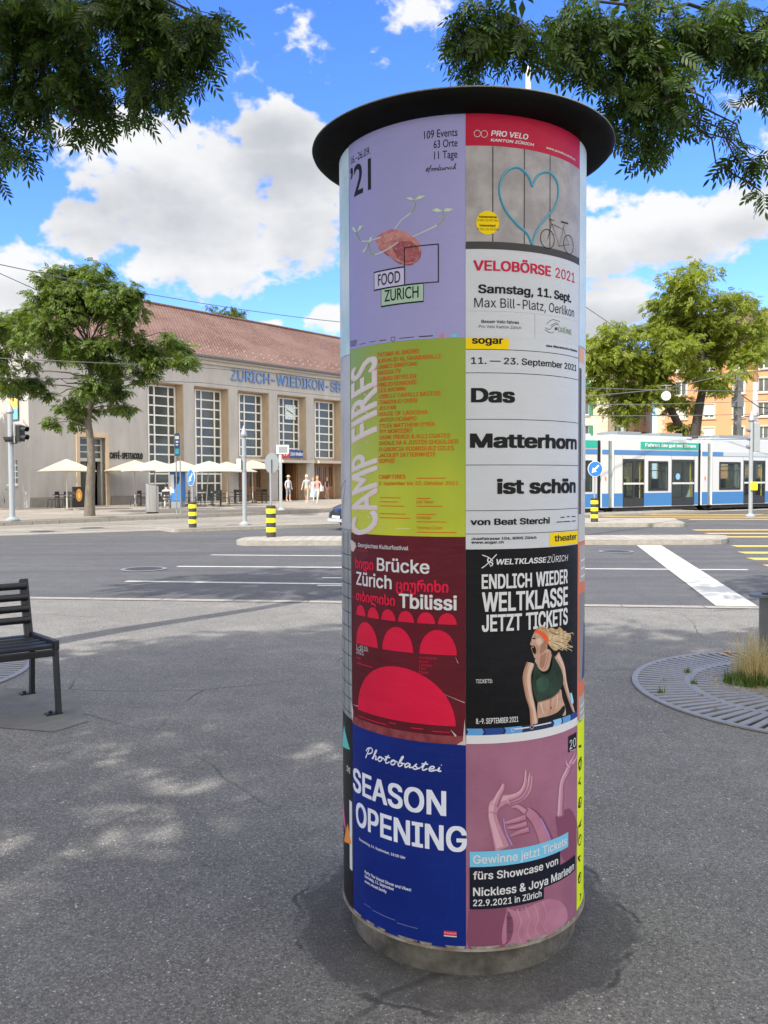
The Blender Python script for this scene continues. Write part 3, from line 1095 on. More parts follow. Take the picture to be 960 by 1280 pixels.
def house(name, label, o, ang, width, depth, height, wall_m, cols, rows, ww, wh, side_cols, roof_m, roof_h, shutter=None, quoin=True, side_m=None, closed=()):
    h = thing(name, label, 'apartment house', o, ang)
    holes = [(x - ww / 2, x + ww / 2, z - wh / 2, z + wh / 2) for x in cols for z in rows]
    MB().wall(0, width, 0, height, 0, .4, holes).build('front_wall', wall_m, h)
    sh = [(x - ww / 2, x + ww / 2, z - wh / 2, z + wh / 2) for x in side_cols for z in rows]
    # the two side walls
    for nm, xx in (('side_wall', width), ('side_wall', .4)):
        w = MB().wall(.4, depth, 0, height, 0, .4, sh if xx == width else [])
        o2 = w.build(nm, side_m or wall_m, h)
        o2.rotation_euler = (0, 0, R_(90))
        o2.location = (xx, 0, 0)
    MB().box(.4, width - .4, depth - .4, depth, 0, height).build('rear_wall', wall_m, h)
    MB().box(.41, width - .41, 1.2, 1.3, 0, height - .1).build('inner_wall', M_drk, h)

    def win(x, z, k, sidewall=False):
        f = MB()
        f.wall(x - ww / 2 - .14, x + ww / 2 + .14, z - wh / 2 - .14, z + wh / 2 + .18, -.06, -.002, [(x - ww / 2, x + ww / 2, z - wh / 2, z + wh / 2)])
        f.box(x - ww / 2 - .2, x + ww / 2 + .2, -.16, -.06, z - wh / 2 - .2, z - wh / 2 - .1)
        fo = f.build('window', M_sur, h)
        s = MB().wall(x - ww / 2, x + ww / 2, z - wh / 2, z + wh / 2, .14, .2, [(x - ww / 2 + .08, x - .04, z - wh / 2 + .08, z + wh / 2 - .08), (x + .04, x + ww / 2 - .08, z - wh / 2 + .08, z + wh / 2 - .08)])
        so = s.build('sash', M_wfr, fo)
        MB().box(x - ww / 2 + .03, x + ww / 2 - .03, .16, .17, z - wh / 2 + .03, z + wh / 2 - .03).build('pane', M_wgl, fo)
        if k in closed:
            MB().box(x - ww / 2 + .02, x + ww / 2 - .02, .06, .1, z - wh / 2 + .02 + (.3 if k % 2 else 0), z + wh / 2 - .02).build('blind', M_sht, fo)
        if shutter:
            sm = MB()
            if k % 3 == 0:
                sm.box(x - ww / 2, x + ww / 2, -.03, .03, z - wh / 2 + .02, z + wh / 2 - .02)
            else:
                sm.box(x - ww * .98, x - ww / 2 - .02, -.13, -.065, z - wh / 2, z + wh / 2).box(x + ww / 2 + .02, x + ww * .98, -.13, -.065, z - wh / 2, z + wh / 2)
            sm.build('shutter', shutter, fo)
        if sidewall:
            fo.rotation_euler = (0, 0, R_(90))
            fo.location = (width, 0, 0)
    k = 0
    for x in cols:
        for z in rows:
            win(x, z, k)
            k += 1
    for x in side_cols:
        for z in rows:
            win(x, z, k, True)
            k += 1
    if quoin:
        qm = MB()
        z = 0.0
        i = 0
        while z < height - .5:
            l = .85 if i % 2 else .55
            qm.box(-.04, l, -.045, -.003, z + .01, z + .49).box(width - l, width + .04, -.045, -.003, z + .01, z + .49)
            qm.box(width + .003, width + .045, -.003, l, z + .01, z + .49)
            z += .5
            i += 1
        qm.build('quoins', M_sur, h)
    cm = MB().box(-.35, width + .35, -.35, -.003, height - .25, height).box(width + .003, width + .35, -.003, depth, height - .25, height)
    cm.box(-.02, width + .02, -.1, -.002, 3.1, 3.3).build('cornice', M_sur, h)
    r = MB()
    v = [(-.5, -.5, height), (width + .5, -.5, height), (width + .5, depth + .5, height), (-.5, depth + .5, height),
         (2, 2.2, height + roof_h), (width - 2, 2.2, height + roof_h), (width - 2, depth - 2.2, height + roof_h), (2, depth - 2.2, height + roof_h)]
    r.add(v, [(0, 1, 5, 4), (1, 2, 6, 5), (2, 3, 7, 6), (3, 0, 4, 7), (4, 5, 6, 7), (3, 2, 1, 0)])
    ro = r.build('roof', roof_m, h)
    MB().box(width * .3, width * .3 + .8, depth / 2, depth / 2 + .8, height, height + roof_h + 1.3).build('chimney', M_sta, ro)
    return h


M_or = mat('house_orange', (.55, .265, .135), .85, var=.12, scale=.6, bump=.1, bscale=30)
M_cr = mat('house_pale_lime', (.58, .56, .36), .85, var=.12, scale=.6)
M_cr_shade = mat('house_pale_lime_shaded', (.50, .47, .36), .85, var=.12, scale=.6)  # the pale lime render with the side wall's shade put into its colour
M_rfd = mat('house_roof_brown', (.13, .085, .07), .85, var=.3, scale=4)
L_ = at(821, 600, 100)
Rr = at(1070, 600, 92)
dv = Vector((Rr.x - L_.x, Rr.y - L_.y, 0))
oa = math.atan2(dv.y, dv.x)
dn = dv.normalized()


def oc(px):
    d = ray(px, 540)
    n = Vector((-dn.y, dn.x, 0))
    t = (L_.x * n.x + L_.y * n.y) / (d[0] * n.x + d[1] * n.y)
    return (Vector((d[0] * t, d[1] * t, 0)) - Vector((L_.x, L_.y, 0))).dot(dn)


house('orange_house', 'tall orange rendered house with cream window surrounds and quoins behind the tram', Vector((L_.x, L_.y, 0)), oa, dv.length, 14, 16.4, M_or,
      [oc(p) for p in (851, 886, 923, 954, 985, 1018, 1048)], [3.9, 6.7, 9.4, 12.1, 14.7], 1.15, 1.55, [], M_rfd, 4.5, closed=(0, 2, 4, 6, 7, 8, 9, 15, 21, 24))
# grey downpipe is part of the orange house
C_ = at(759, 600, 95)
cl_d = Vector((-.866, .5, 0))
wid = 15.0
o0 = Vector((C_.x, C_.y, 0)) + cl_d * wid
house('pale_green_house', 'pale lime rendered house with dark green shutters and white quoins', o0, math.atan2(-.5, .866), wid, 22, 14.2, M_cr,
      [wid - 2.6, wid - 5.6, wid - 8.8, wid - 12], [4.0, 6.9, 9.7, 12.3], 1.0, 1.6, [4, 8.5, 13, 17.5], M_rfd, 3.5, shutter=M_grs, side_m=M_cr_shade)

# ================================================================= STREET FURNITURE
M_gal = mat('galvanised_steel', (.36, .39, .42), .45, .55, var=.2, scale=8)
M_gpo = mat('grey_post_paint', (.30, .335, .36), .45, .1, var=.12, scale=6)
M_blk = mat('black_plastic', (.012, .012, .013), .4)
M_yel = mat('signal_yellow', (.80, .72, .02), .45)
M_dgr = mat('bollard_dark', (.035, .037, .038), .5)
M_sblu = mat('traffic_sign_blue', (.02, .16, .55), .4)
M_swhi = mat('traffic_sign_white', (.82, .82, .82), .4)
M_sback = mat('sign_back_grey', (.26, .28, .29), .5, .4)
M_inox = mat('stainless_steel', (.55, .55, .54), .28, .9, var=.15, scale=3, stretch=(6, 6, .6))


def bollard(loc, label, face, sign_z, tilt_arrow, sr=.23):
    b = thing('traffic_bollard', label, 'bollard', loc, 0, 'striped bollards on the traffic islands')
    r, h = .125, .84
    MB().lathe([(0, 0), (r, 0), (r, h - .02), (r - .03, h), (0, h)], 24).build('post', M_dgr, b, smooth=True)
    yb = MB()
    for z in (.14, .385, .63):
        yb.lathe([(r + .001, z), (r + .006, z), (r + .006, z + .125), (r + .001, z + .125)], 24)
    yb.build('yellow_band', M_yel, b, smooth=True)
    MB().cyl((0, 0, h - .01), (0, 0, sign_z + .1), .03, n=10).build('sign_pole', M_gal, b, smooth=True)
    d = thing('sign_disc', None, None)
    d.parent = b
    d.location = (0, 0, sign_z)
    d.rotation_euler = (0, 0, face)
    MB().cyl((0, -.05, 0), (0, -.035, 0), sr, n=32).build('disc', M_sback if tilt_arrow is None else M_swhi, d)
    if tilt_arrow is not None:
        MB().cyl((0, -.054, 0), (0, -.051, 0), sr * .95, n=32).build('blue_face', M_sblu, d)
        a = MB()
        c, s = math.cos(tilt_arrow), math.sin(tilt_arrow)
        k = sr / .23
        pts = [(-.025, -.15), (.025, -.15), (.025, .02), (.085, .02), (0, .16), (-.085, .02), (-.025, .02)]
        P = [((x * c - z * s) * k, (x * s + z * c) * k) for x, z in pts]
        a.add([(x, -.058, z) for x, z in P], [(0, 1, 2, 6), (5, 6, 2, 3, 4)])
        a.build('arrow', M_swhi, d)
    return b


p = g(241, 659.5, .10)
bollard(p, 'yellow and black bollard with a blue arrow sign, left of the tall pointed post', R_(-52), 1.62, R_(135), .27)
p = g(339, 671.5, .12)
bollard(p, 'yellow and black bollard whose round sign shows its grey back', R_(140), 1.95, None, .27)
p = g(743, 652.5, .12)
bollard(p, 'yellow and black bollard with a blue arrow sign in front of the tram', R_(10), 1.85, R_(135), .27)


def pole(name, label, loc, h, r=.06, cat='pole', group=None, m=None):
    t = thing(name, label, cat, loc, 0, group)
    MB().lathe([(0, 0), (r * 2.6, 0), (r * 2.6, .05), (r * 1.3, .12), (r, .14), (r, h), (0, h)], 14).build('shaft', m or M_gpo, t, smooth=True)
    return t


# tall post with a pointed cap
P_ = g(306, 656.5, .10)
hh = P_.y * (601.5 - 545) / 1063 + 1.5
t = pole('signal_pole', 'tall grey post with a pointed cap and a small white box', P_, hh, .075)
MB().lathe([(.0, hh + .38), (.03, hh + .3), (.11, hh + .08), (.12, hh), (.085, hh - .06)], 14).build('cap', M_gal, t, smooth=True)
MB().box(-.24, -.085, -.14, .1, hh - 1.15, hh - .78).build('box', mat('equipment_box', (.5, .52, .52), .5), t, bevel=.02)
mk = MB()
for z in (hh - .72, hh - 1.2): mk.cyl((0, 0, z), (0, 0, z + .06), .09, n=14)
mk.build('collar', M_gal, t)


def signal_head(t, x, z, ang, n, light=M_blk, back=True):
    """housing with visors, facing local -y turned by ang"""
    h = thing('signal_head', None, None)
    h.parent = t
    h.location = (x, 0, z)
    h.rotation_euler = (0, 0, ang)
    H = n * .30
    MB().box(-.14, .14, -.09, .1, 0, H).build('housing', M_blk, h, bevel=.02)
    v = MB()
    l = MB()
    for k in range(n):
        zc = .15 + .3 * k
        l.cyl((0, -.092, zc), (0, -.1, zc), .1, n=16)
        ring = []
        for i in range(11):
            a = R_(-35 + i * 25)
            ring.append((math.cos(a) * .115, math.sin(a) * .115))
        vs, f = [], []
        for i, (xx, zz) in enumerate(ring):
            ln = .30 - .02 * abs(i - 5)
            vs += [(xx, -.09, zc + zz), (xx, -.09 - ln, zc + zz - .02), (xx * .93, -.09, zc + zz * .93), (xx * .93, -.09 - ln, zc + zz * .93 - .02)]
        for i in range(10):
            a = i * 4
            f += [(a, a + 1, a + 5, a + 4), (a + 2, a + 6, a + 7, a + 3), (a + 1, a + 3, a + 7, a + 5)]
        v.add(vs, f)
    v.build('visor', M_blk, h)
    l.build('lens', mat('signal_lens_dark', (.03, .02, .02), .2), h)
    if back:
        MB().box(-.2, .2, .1, .115, -.05, H + .05).build('backboard', mat('signal_backboard', (.55, .57, .56), .5), h)
    return h


P_ = g(15.5, 650.5, FZ)
k = P_.y / 1063
t = pole('traffic_light', 'grey post with black traffic lights at the left edge by the bicycles', P_, 3.95, .10, 'traffic light')
MB().lathe([(0, 4.35), (.05, 4.25), (.14, 4.02), (.1, 3.93)], 14).build('cap', M_gal, t, smooth=True)
signal_head(t, .36, 2.92, R_(68), 2)
signal_head(t, .12, 2.84, R_(-60), 1, back=False)
P_ = g(777.5, 640, .0)
t = pole('traffic_light', 'grey post with a black three lens traffic light in front of the tram', P_, 4.15, .075, 'traffic light')
signal_head(t, .30, 2.75, R_(75), 3)
MB().box(-.13, -.02, -.1, .1, 1.25, 1.55).build('push_button', M_yel, t, bevel=.015)
P_ = g(938, 646, .0)
t = pole('traffic_light', 'grey traffic light post with pointed cap and yellow push button, far right', P_, 4.05, .085, 'traffic light', m=M_gpo)
MB().lathe([(0, 4.5), (.03, 4.4), (.13, 4.16), (.14, 4.06), (.085, 3.98)], 14).build('cap', M_gal, t, smooth=True)
MB().box(.09, .33, -.1, .12, 2.75, 3.95).build('cabinet', M_gpo, t, bevel=.02)
for z in (2.95, 3.3, 3.65): MB().cyl((-.09, 0, z), (-.2, -.02, z), .085, .07, n=12).build('lens', mat('lens_purple_grey', (.18, .16, .2), .3), t)
MB().box(-.06, .2, -.22, -.075, 1.12, 1.47).build('push_button', M_yel, t, bevel=.03)

# white post with a square detector box near the entrance
P_ = g(351, 638, FZ)
t = pole('detector_post', 'slim white post with a square grey box on top, left of the walking couple', P_, 2.9, .075, 'post', m=mat('white_post', (.68, .70, .70), .5))
MB().box(-.18, .42, -.12, .12, 2.72, 3.15).build('box', mat('detector_box', (.60, .62, .62), .5), t, bevel=.02)
MB().box(-.06, .36, -.13, -.121, 2.78, 3.08).build('dark_window', M_sback, t)

# tram stop sign on two poles and the blue machine behind it
P_ = g(223.5, 642, FZ)
t = thing('tram_stop_sign', 'tram stop sign with dark blue panel on two thin poles beside the litter bin', 'sign', P_, R_(-5))
for x in (-.09, .09): MB().cyl((x, 0, 0), (x, 0, 3.55), .028, n=8).build('pole', M_gal, t, smooth=True)
MB().box(-.14, .10, -.05, -.03, 2.55, 3.5).box(-.10, .1, -.02, .02, 3.5, 3.54).build('panel', mat('stop_panel_blue', (.02, .07, .2), .4), t, bevel=.004)
lt = MB()
lt.box(-.11, .07, -.054, -.051, 3.28, 3.42).box(-.08, .04, -.054, -.051, 3.12, 3.2).box(-.08, .03, -.054, -.051, 3.0, 3.06)
lt.build('lettering', M_swhi, t)
MB().box(-.11, .07, -.054, -.051, 2.62, 2.86).build('cyan_field', mat('stop_cyan', (.05, .45, .55), .4), t)
P_ = g(222.5, 634, FZ)
t = thing('ticket_machine', 'blue ticket machine with a white strip standing behind the tram stop sign', 'machine', P_, R_(-25))
MB().box(-.35, .35, -.25, .25, .35, 1.95).build('cabinet', mat('machine_blue', (.03, .17, .48), .4), t, bevel=.03)
MB().box(-.3, .3, -.2, .2, 0, .352).build('foot', M_sback, t)
MB().box(-.3, -.05, -.262, -.252, .8, 1.8).build('white_strip', M_swhi, t)
MB().box(.0, .28, -.262, -.252, 1.3, 1.7).build('screen', M_blk, t)


def bin_(p, label, r, h, rz, m):
    t = thing('litter_bin', label, 'bin', p, rz)
    MB().lathe([(0, .03), (r * .88, .03), (r * .88, .0), (r * .9, .0), (r * .9, .06), (0, .06)], 24).build('foot', M_blk, t)
    n = 28
    vs, f = [], []
    for i in range(n):
        a = 2 * math.pi * i / n
        x, y = math.cos(a) * r, math.sin(a) * r
        vs += [(x, y, .06), (x, y, h + .13 * (x / r) * .6 - .0)]
    for i in range(n):
        j = (i + 1) % n
        f.append((2 * i, 2 * j, 2 * j + 1, 2 * i + 1))
    f.append(tuple(2 * i + 1 for i in range(n)))
    MB().add(vs, f).build('body', m, t, smooth=True)
    MB().box(-r * .55, r * .55, -r * 1.01, -r * .9, h - .28, h - .17).build('opening', M_blk, t)
    return t


bin_(g(190.5, 641.5, FZ), 'cylindrical brushed steel litter bin with a slanted top on the forecourt', .29, 1.28, R_(180), M_inox)
P_ = g(923, 633, .0)
bin_(P_, 'wide brushed steel bin beside the glass screen in front of the tram', .30, 1.25, R_(0), M_inox)
P_ = g(935, 632.5, .0)
t = thing('waiting_screen', 'steel framed glass screen at the tram stop in front of the tram on the right', 'shelter', P_, R_(12))
for x in (-.62, .58): MB().box(x - .05, x + .05, -.05, .05, 0, 2.65).build('post', M_gal, t, bevel=.008)
MB().box(-.95, 1.6, -.045, .045, 2.42, 2.6).build('top_rail', M_gal, t)
MB().box(-.57, .53, -.012, .012, .35, 2.418).build('pane', glass_mat('clear_glass', (.9, .95, .95), .88), t)

# tall lamp mast whose tip shows above the column
P_ = Vector((3.62, 21.7, .12))
t = pole('lamp_mast', 'tall white mast rising from the traffic island behind the poster column', P_, 10.2, .09, 'mast', m=mat('mast_white', (.75, .76, .76), .5))
Q_ = at(660.5, 84, 21.7)
t.location.x = Q_.x
hm = Q_.z - .12
for ch in kids(t): bpy.data.objects.remove(ch)
MB().lathe([(0, 0), (.2, 0), (.2, .06), (.11, .1), (.085, 2.0), (.065, hm), (0, hm)], 16).build('shaft', MATS['mast_white'], t, smooth=True)
MB().lathe([(.115, .7), (.115, 1.1), (.1, 1.1), (.1, .7)], 16).build('collar', M_gal, t)
# catenary mast behind the tram
b = at(921, 600, 50)
ht = at(921, 466, 50).z
t = thing('catenary_mast', 'grey concrete overhead line mast standing behind the tram in front of the orange house', 'mast', (b.x, 50, 0), R_(20))
MB().add([(-.2, -.2, 0), (.2, -.2, 0), (.2, .2, 0), (-.2, .2, 0), (-.13, -.13, ht), (.13, -.13, ht), (.13, .13, ht), (-.13, .13, ht)],
         [(0, 1, 5, 4), (1, 2, 6, 5), (2, 3, 7, 6), (3, 0, 4, 7), (4, 5, 6, 7)]).build('shaft', mat('mast_concrete', (.24, .24, .25), .8, var=.2), t)
MB().box(-.24, .24, -.24, .24, ht - 2.0, ht - 1.4).build('bracket', M_sback, t)
MB().tube([(.1, 0, ht - 1.2), (1.2, -.4, ht - 2.0), (2.6, -1, ht - 2.2)], .03, 6).tube([(.1, 0, ht - 2.6), (1.2, -.4, ht - 2.5), (2.2, -1, ht - 2.1)], .03, 6).build('arm', M_blk, t)
b = at(943, 600, 58)
ht2 = at(943, 478, 58).z
t = thing('catenary_mast', 'slim white and reddish overhead line mast at the far right behind the tram', 'mast', (b.x, 58, 0))
MB().cyl((0, 0, 0), (0, 0, ht2), .2, .17, 14).build('shaft', mat('mast_pale', (.60, .57, .58), .6), t, smooth=True)
MB().cyl((0, 0, ht2), (0, 0, ht2 + 3.5), .165, .14, 14).build('upper_shaft', mat('mast_red_brown', (.32, .14, .10), .6), t, smooth=True)


# ---- overhead wires and the lamp hanging on one of them
def wire(label, pts, r=.018, sag=.0):
    P = [at(*p) for p in pts]
    out_ = []
    for i in range(len(P) - 1):
        for k in range(8):
            tt = k / 8
            q_ = P[i].lerp(P[i + 1], tt)
            q_.z -= sag * 4 * tt * (1 - tt)
            out_.append(q_)
    out_.append(P[-1])
    o = MB().tube(out_, r, 5).build('overhead_wire', mat('wire_grey', (.16, .16, .17), .5, .5))
    return tag(o, label, 'wire', 'overhead tram wires')


wire('thin wire crossing the sky from the upper left corner over the station roof', [(-40, 322, 30), (440, 404, 46)], .018, .25)
wire('short wire running down to the left from the crown of the station tree', [(-60, 315, 26), (45, 362, 34)], .014)
wire('pale wire crossing in front of the station tree, highest across its crown', [(-40, 446, 30), (243, 459, 36), (460, 474, 42)], .018)
wire('lower of the two wires in front of the station windows', [(-40, 470, 30), (250, 478, 40), (460, 500, 44)], .016)
wire('slanting wire from the tree crown to the station eave', [(97, 462, 34), (128, 460, 36), (168, 431, 40), (235, 421, 46)], .018)
wire('wire rising to the left against the clouds right of the poster column', [(700, 362, 40), (815, 440, 46)], .018)
WL = [(700, 499, 36), (833, 486, 40), (900, 470, 44), (1010, 455, 46)]
wire('wire carrying the hanging lamp in front of the right hand trees', WL, .022)
wire('wire just above the tram roof, second from the bottom', [(690, 545, 40), (1010, 541, 48)], .018, .1)
wire('lowest wire running along the top of the tram', [(690, 549, 39), (1010, 549, 46)], .02)
wire('wire crossing the middle of the orange house', [(690, 505, 40), (1010, 497, 48)], .018, .15)
wire('wire crossing the orange house below its second windows', [(690, 519, 40), (1010, 515, 48)], .018, .1)
wire('wire crossing the orange house above its second windows', [(690, 483, 40), (1010, 488, 48)], .018, .1)
Hh = at(832.5, 495, 40)
t = thing('hanging_lamp', 'small round white lamp hanging from a wire in front of the trees', 'lamp', Hh)
MB().cyl((0, -.08, 0), (0, .08, 0), .21, n=24).build('disc', M_swhi, t, bevel=.02)
MB().cyl((0, -.1, -.0), (0, -.081, 0), .11, .13, n=20).build('lens', mat('lamp_grey', (.4, .42, .42), .3), t)
MB().cyl((0, 0, .2), (0, 0, .5), .02, n=6).box(-.26, .26, -.02, .02, .48, .51).build('bracket', M_gal, t)

# ================================================================= CAFE: parasols, tables, chairs
M_par = mat('parasol_canvas', (.47, .415, .33), .8, var=.08, scale=3)
M_parg = mat('parasol_canvas_grey', (.40, .38, .35), .8, var=.08, scale=3)
M_chr = mat('chair_dark_metal', (.035, .034, .034), .45, .3)


def parasol(px, pyb, pya, half, rz, label, m=M_par, hem=.62, lean=0.0):
    b = g(px, pyb, FZ)
    top = at(px, pya, b.y).z - FZ
    t = thing('parasol', label, 'parasol', b, rz, 'open parasols on the cafe terrace')
    MB().lathe([(0, 0), (.28, 0), (.28, .05), (.05, .08), (0, .08)], 16).build('base', M_sta, t)
    MB().cyl((lean, 0, .05), (0, 0, top - .02), .028, n=8).build('pole', mat('parasol_pole', (.66, .62, .55), .5), t, smooth=True)
    h = half
    v = [(0, 0, top)]
    n = 4
    ring = []
    for i in range(4):
        a, b_ = R_(45 + 90 * i), R_(45 + 90 * (i + 1))
        c0, c1 = Vector((math.cos(a), math.sin(a))) * h * 1.414, Vector((math.cos(b_), math.sin(b_))) * h * 1.414
        for k in range(4):
            p = c0.lerp(c1, k / 4)
            ring.append((p.x * (1 - .02 * math.sin(math.pi * k / 4)), p.y * (1 - .02 * math.sin(math.pi * k / 4)), top - hem - .03 * math.sin(math.pi * k / 4) * -1))
    mid = [(x * .5, y * .5, top - hem * .47) for x, y, z in ring]
    N = len(ring)
    low = [(x, y, z - .045) for x, y, z in ring]
    vs = v + mid + ring + low
    f = [(0, 1 + i, 1 + (i + 1) % N) for i in range(N)]
    f += [(1 + i, 1 + N + i, 1 + N + (i + 1) % N, 1 + (i + 1) % N) for i in range(N)]
    f += [(1 + N + i, 1 + 2 * N + i, 1 + 2 * N + (i + 1) % N, 1 + N + (i + 1) % N) for i in range(N)]
    MB().add(vs, f).build('canopy', m, t)
    rb = MB()
    for i in range(8):
        x, y, z = ring[i * 2]
        rb.bar((0, 0, top - .06), (x * .97, y * .97, z - .02), .02, .02)
    rb.build('ribs', M_blk, t)
    return t


parasol(84, 637.5, 573.5, 1.32, R_(24), 'sand coloured parasol standing alone left of the street tree')
parasol(169, 632, 575, 1.45, R_(30), 'sand coloured parasol under the cafe lettering')
parasol(194, 633, 575, 1.45, R_(42), 'pale greyish parasol rising above the cylindrical litter bin', M_parg)
parasol(226, 633.5, 575.5, 1.4, R_(20), 'sand coloured parasol behind the tram stop sign')
parasol(262, 633, 576, 1.45, R_(40), 'grey white parasol with a slanted pole between two window bays', M_parg, lean=-.22)
parasol(284, 630, 577, 1.4, R_(35), 'sand coloured parasol half hidden behind the grey white one')
parasol(316, 627, 575, 1.5, R_(25), 'sand coloured parasol beside the entrance, farthest from the street tree')


def make_chair():
    t = thing('cafe_chair', 'x', 'chair', (0, 0, 0), 0, 'dark cafe chairs on the terrace')
    MB().box(-.21, .21, -.21, .21, .44, .47).build('seat', M_chr, t, bevel=.01)
    b = MB().box(-.21, .21, .2, .225, .72, .9).box(-.21, .21, .2, .222, .56, .64)
    b.build('backrest', M_chr, t)
    for x in (-.2, .2):
        MB().tube([(x, .21, .9), (x, .21, .46), (x, .25, 0)], .016, 6).build('leg', M_chr, t)
        MB().tube([(x, -.2, .45), (x, -.23, 0)], .016, 6).build('leg', M_chr, t)
    return t


def make_table():
    t = thing('cafe_table', 'x', 'table', (0, 0, 0), 0, 'small round cafe tables on the terrace')
    MB().cyl((0, 0, .70), (0, 0, .73), .34, n=20).build('tabletop', M_chr, t)
    MB().cyl((0, 0, .03), (0, 0, .70), .03, n=8).build('column', M_chr, t)
    MB().cyl((0, 0, 0), (0, 0, .03), .22, n=16).build('foot', M_chr, t)
    return t


chairs = [(67, 635, 80, 'dark cafe chair facing the tables, leftmost of the terrace'), (79.5, 635, 150, 'dark cafe chair between the lone parasol pole and the leftmost chair'),
          (88, 635.5, 175, 'dark cafe chair close to the black cafe board'), (170, 633, 75, 'dark cafe chair beside the pole of the parasol under the cafe lettering'),
          (181, 632, -80, 'dark cafe chair just left of the steel litter bin'), (232, 632, 100, 'dark cafe chair just right of the blue machine'),
          (241, 632, -70, 'dark cafe chair behind the arrow bollard'), (257, 631.5, 60, 'dark cafe chair left of the slanted parasol pole'),
          (271, 633.5, 5, 'dark cafe chair with its back to the road, right of the slanted parasol pole'), (281, 632, -90, 'dark cafe chair turned sideways between two parasol poles'),
          (290, 630, 120, 'dark cafe chair left of the tall pointed post'), (298, 630, 20, 'dark cafe chair behind the tall pointed post'),
          (311, 628.5, 95, 'dark cafe chair right of the tall pointed post'), (324, 629, 10, 'dark cafe chair beside the pole of the last parasol'),
          (333, 629, -30, 'dark cafe chair behind the round sign back, nearest the entrance'), (250, 629, 170, 'dark cafe chair close to the station wall'),
          (304, 626, 190, 'dark cafe chair in front of the wooden door'), (208, 635.5, 8, 'dark cafe chair with a seated person in white')]
ch0, chair_at = None, {}
for i, (px, py, a, lab) in enumerate(chairs):
    c = make_chair() if ch0 is None else copy_tree(ch0)
    ch0 = ch0 or c
    c.location = g(px, py, FZ)
    c.rotation_euler = (0, 0, R_(a + 180))
    c['label'] = lab
    chair_at[i] = c
tables = [(74, 634.5, 'dark round cafe table between the leftmost chairs'), (176, 632.5, 'dark round cafe table left of the litter bin'), (236.5, 631, 'dark round cafe table behind the arrow bollard'),
          (265, 631, 'dark round cafe table beside the slanted parasol pole'), (276, 633, 'dark round cafe table between two chairs right of the slanted pole'), (318, 628, 'dark round cafe table under the last parasol'), (294, 629, 'dark round cafe table left of the pointed post')]
tb0 = None
for px, py, lab in tables:
    c = make_table() if tb0 is None else copy_tree(tb0)
    tb0 = tb0 or c
    c.location = g(px, py, FZ)
    c['label'] = lab
# black cafe board with an orange oval
P_ = g(101, 634, FZ)
t = thing('cafe_board', 'black cafe board with an orange oval emblem standing by the door', 'sign board', P_, R_(30))
MB().box(-.42, .42, -.2, .2, .0, 1.15).build('board', M_blk, t, bevel=.02)
MB().add([(-.12 + .17 * math.cos(i * .4488), -.206, .68 + .36 * math.sin(i * .4488)) for i in range(14)], [tuple(range(14))]).build('emblem', mat('emblem_orange', (.75, .33, .04), .5), t)
MB().add([(-.12 + .07 * math.cos(i * .4488), -.211, .66 + .16 * math.sin(i * .4488)) for i in range(14)], [tuple(range(14))]).build('emblem_centre', mat('emblem_cream', (.8, .62, .25), .5), t)
# striped banner hanging on the end wall
P_ = SO + SN * 1.55 - SD * .12
z0, z1 = 4.95, 6.5
t = thing('wall_banner', 'small light blue and yellow banner hanging on the end wall of the station', 'banner', (P_.x, P_.y, FZ), SA + R_(-90))
bm_ = MB()
for k in range(5):
    zz = z0 + (z1 - z0) * k / 5
    bm_.add([(-.35, .0, zz), (.55, 0, zz), (.55, 0, zz + (z1 - z0) / 5), (-.35, 0, zz + (z1 - z0) / 5), (-.35, .02, zz), (.55, .02, zz), (.55, .02, zz + (z1 - z0) / 5), (-.35, .02, zz + (z1 - z0) / 5)],
            [(0, 1, 2, 3), (7, 6, 5, 4), (0, 3, 7, 4), (1, 5, 6, 2)], (0, 0, 1, 1, 0)[k])
bm_.build('cloth', [mat('banner_blue', (.15, .45, .7), .7), mat('banner_yellow', (.75, .5, .12), .7)], t)
MB().cyl((-.4, .012, z1 + .03), (.6, .012, z1 + .03), .03, n=8).build('rod', M_gal, t)

# ================================================================= BENCH
M_ben = mat('bench_black_metal', (.018, .020, .024), .38, .2, var=.3, scale=14, bump=.05, bscale=50)
# right-hand frame from the photo: front foot, rear foot, seat and back heights
ff, rf_ = g(74.5, 893), g(40, 867)
ax = (ff - rf_)
ax.z = 0
bd = ax.normalized()                     # from the back to the front of the bench
bl = Vector((bd.y, -bd.x, 0))            # along the bench
if bl.x > 0: bl = -bl                     # to the left
bench = thing('park_bench', 'black metal slatted park bench standing on a concrete footing at the left edge', 'bench', rf_, math.atan2(bl.y, bl.x) + math.pi)
# local frame: x along the bench to the right end (0), -x towards the left; y from back (0) towards the front (negative)
Lb = 1.8
seat_h, seat_d, back_h = .455, ax.length, .86


def bench_side(x):
    s = MB()
    s.bar((x, -seat_d + .02, 0), (x, -seat_d + .075, seat_h), .032, .062, up=(0, 1, 0))
    o1 = s.build('leg', M_ben, bench, bevel=.006)
    s = MB().bar((x, .0, .0), (x, -.035, seat_h - .02), .032, .06, up=(0, 1, 0))
    o2 = s.build('leg', M_ben, bench, bevel=.006)
    s = MB()
    s.bar((x, -seat_d + .03, seat_h + .02), (x, .02, seat_h - .015), .034, .065)
    s.build('seat_frame', M_ben, bench, bevel=.006)
    s = MB().bar((x - .035, -.04, seat_h - .02), (x - .035, .105, back_h), .034, .05, up=(0, 1, 0)).bar((x, .005, seat_h), (x, .125, back_h - .0), .03, .045, up=(0, 1, 0))
    s.build('back_support', M_ben, bench, bevel=.006)
    for y0 in (-seat_d + .02, .0):
        s = MB().box(x - .085, x + .02, y0 - .032, y0 + .032, .004, .014).cyl((x - .055, y0, .014), (x - .055, y0, .03), .012, n=6)
        s.build('foot_plate', M_ben, bench)


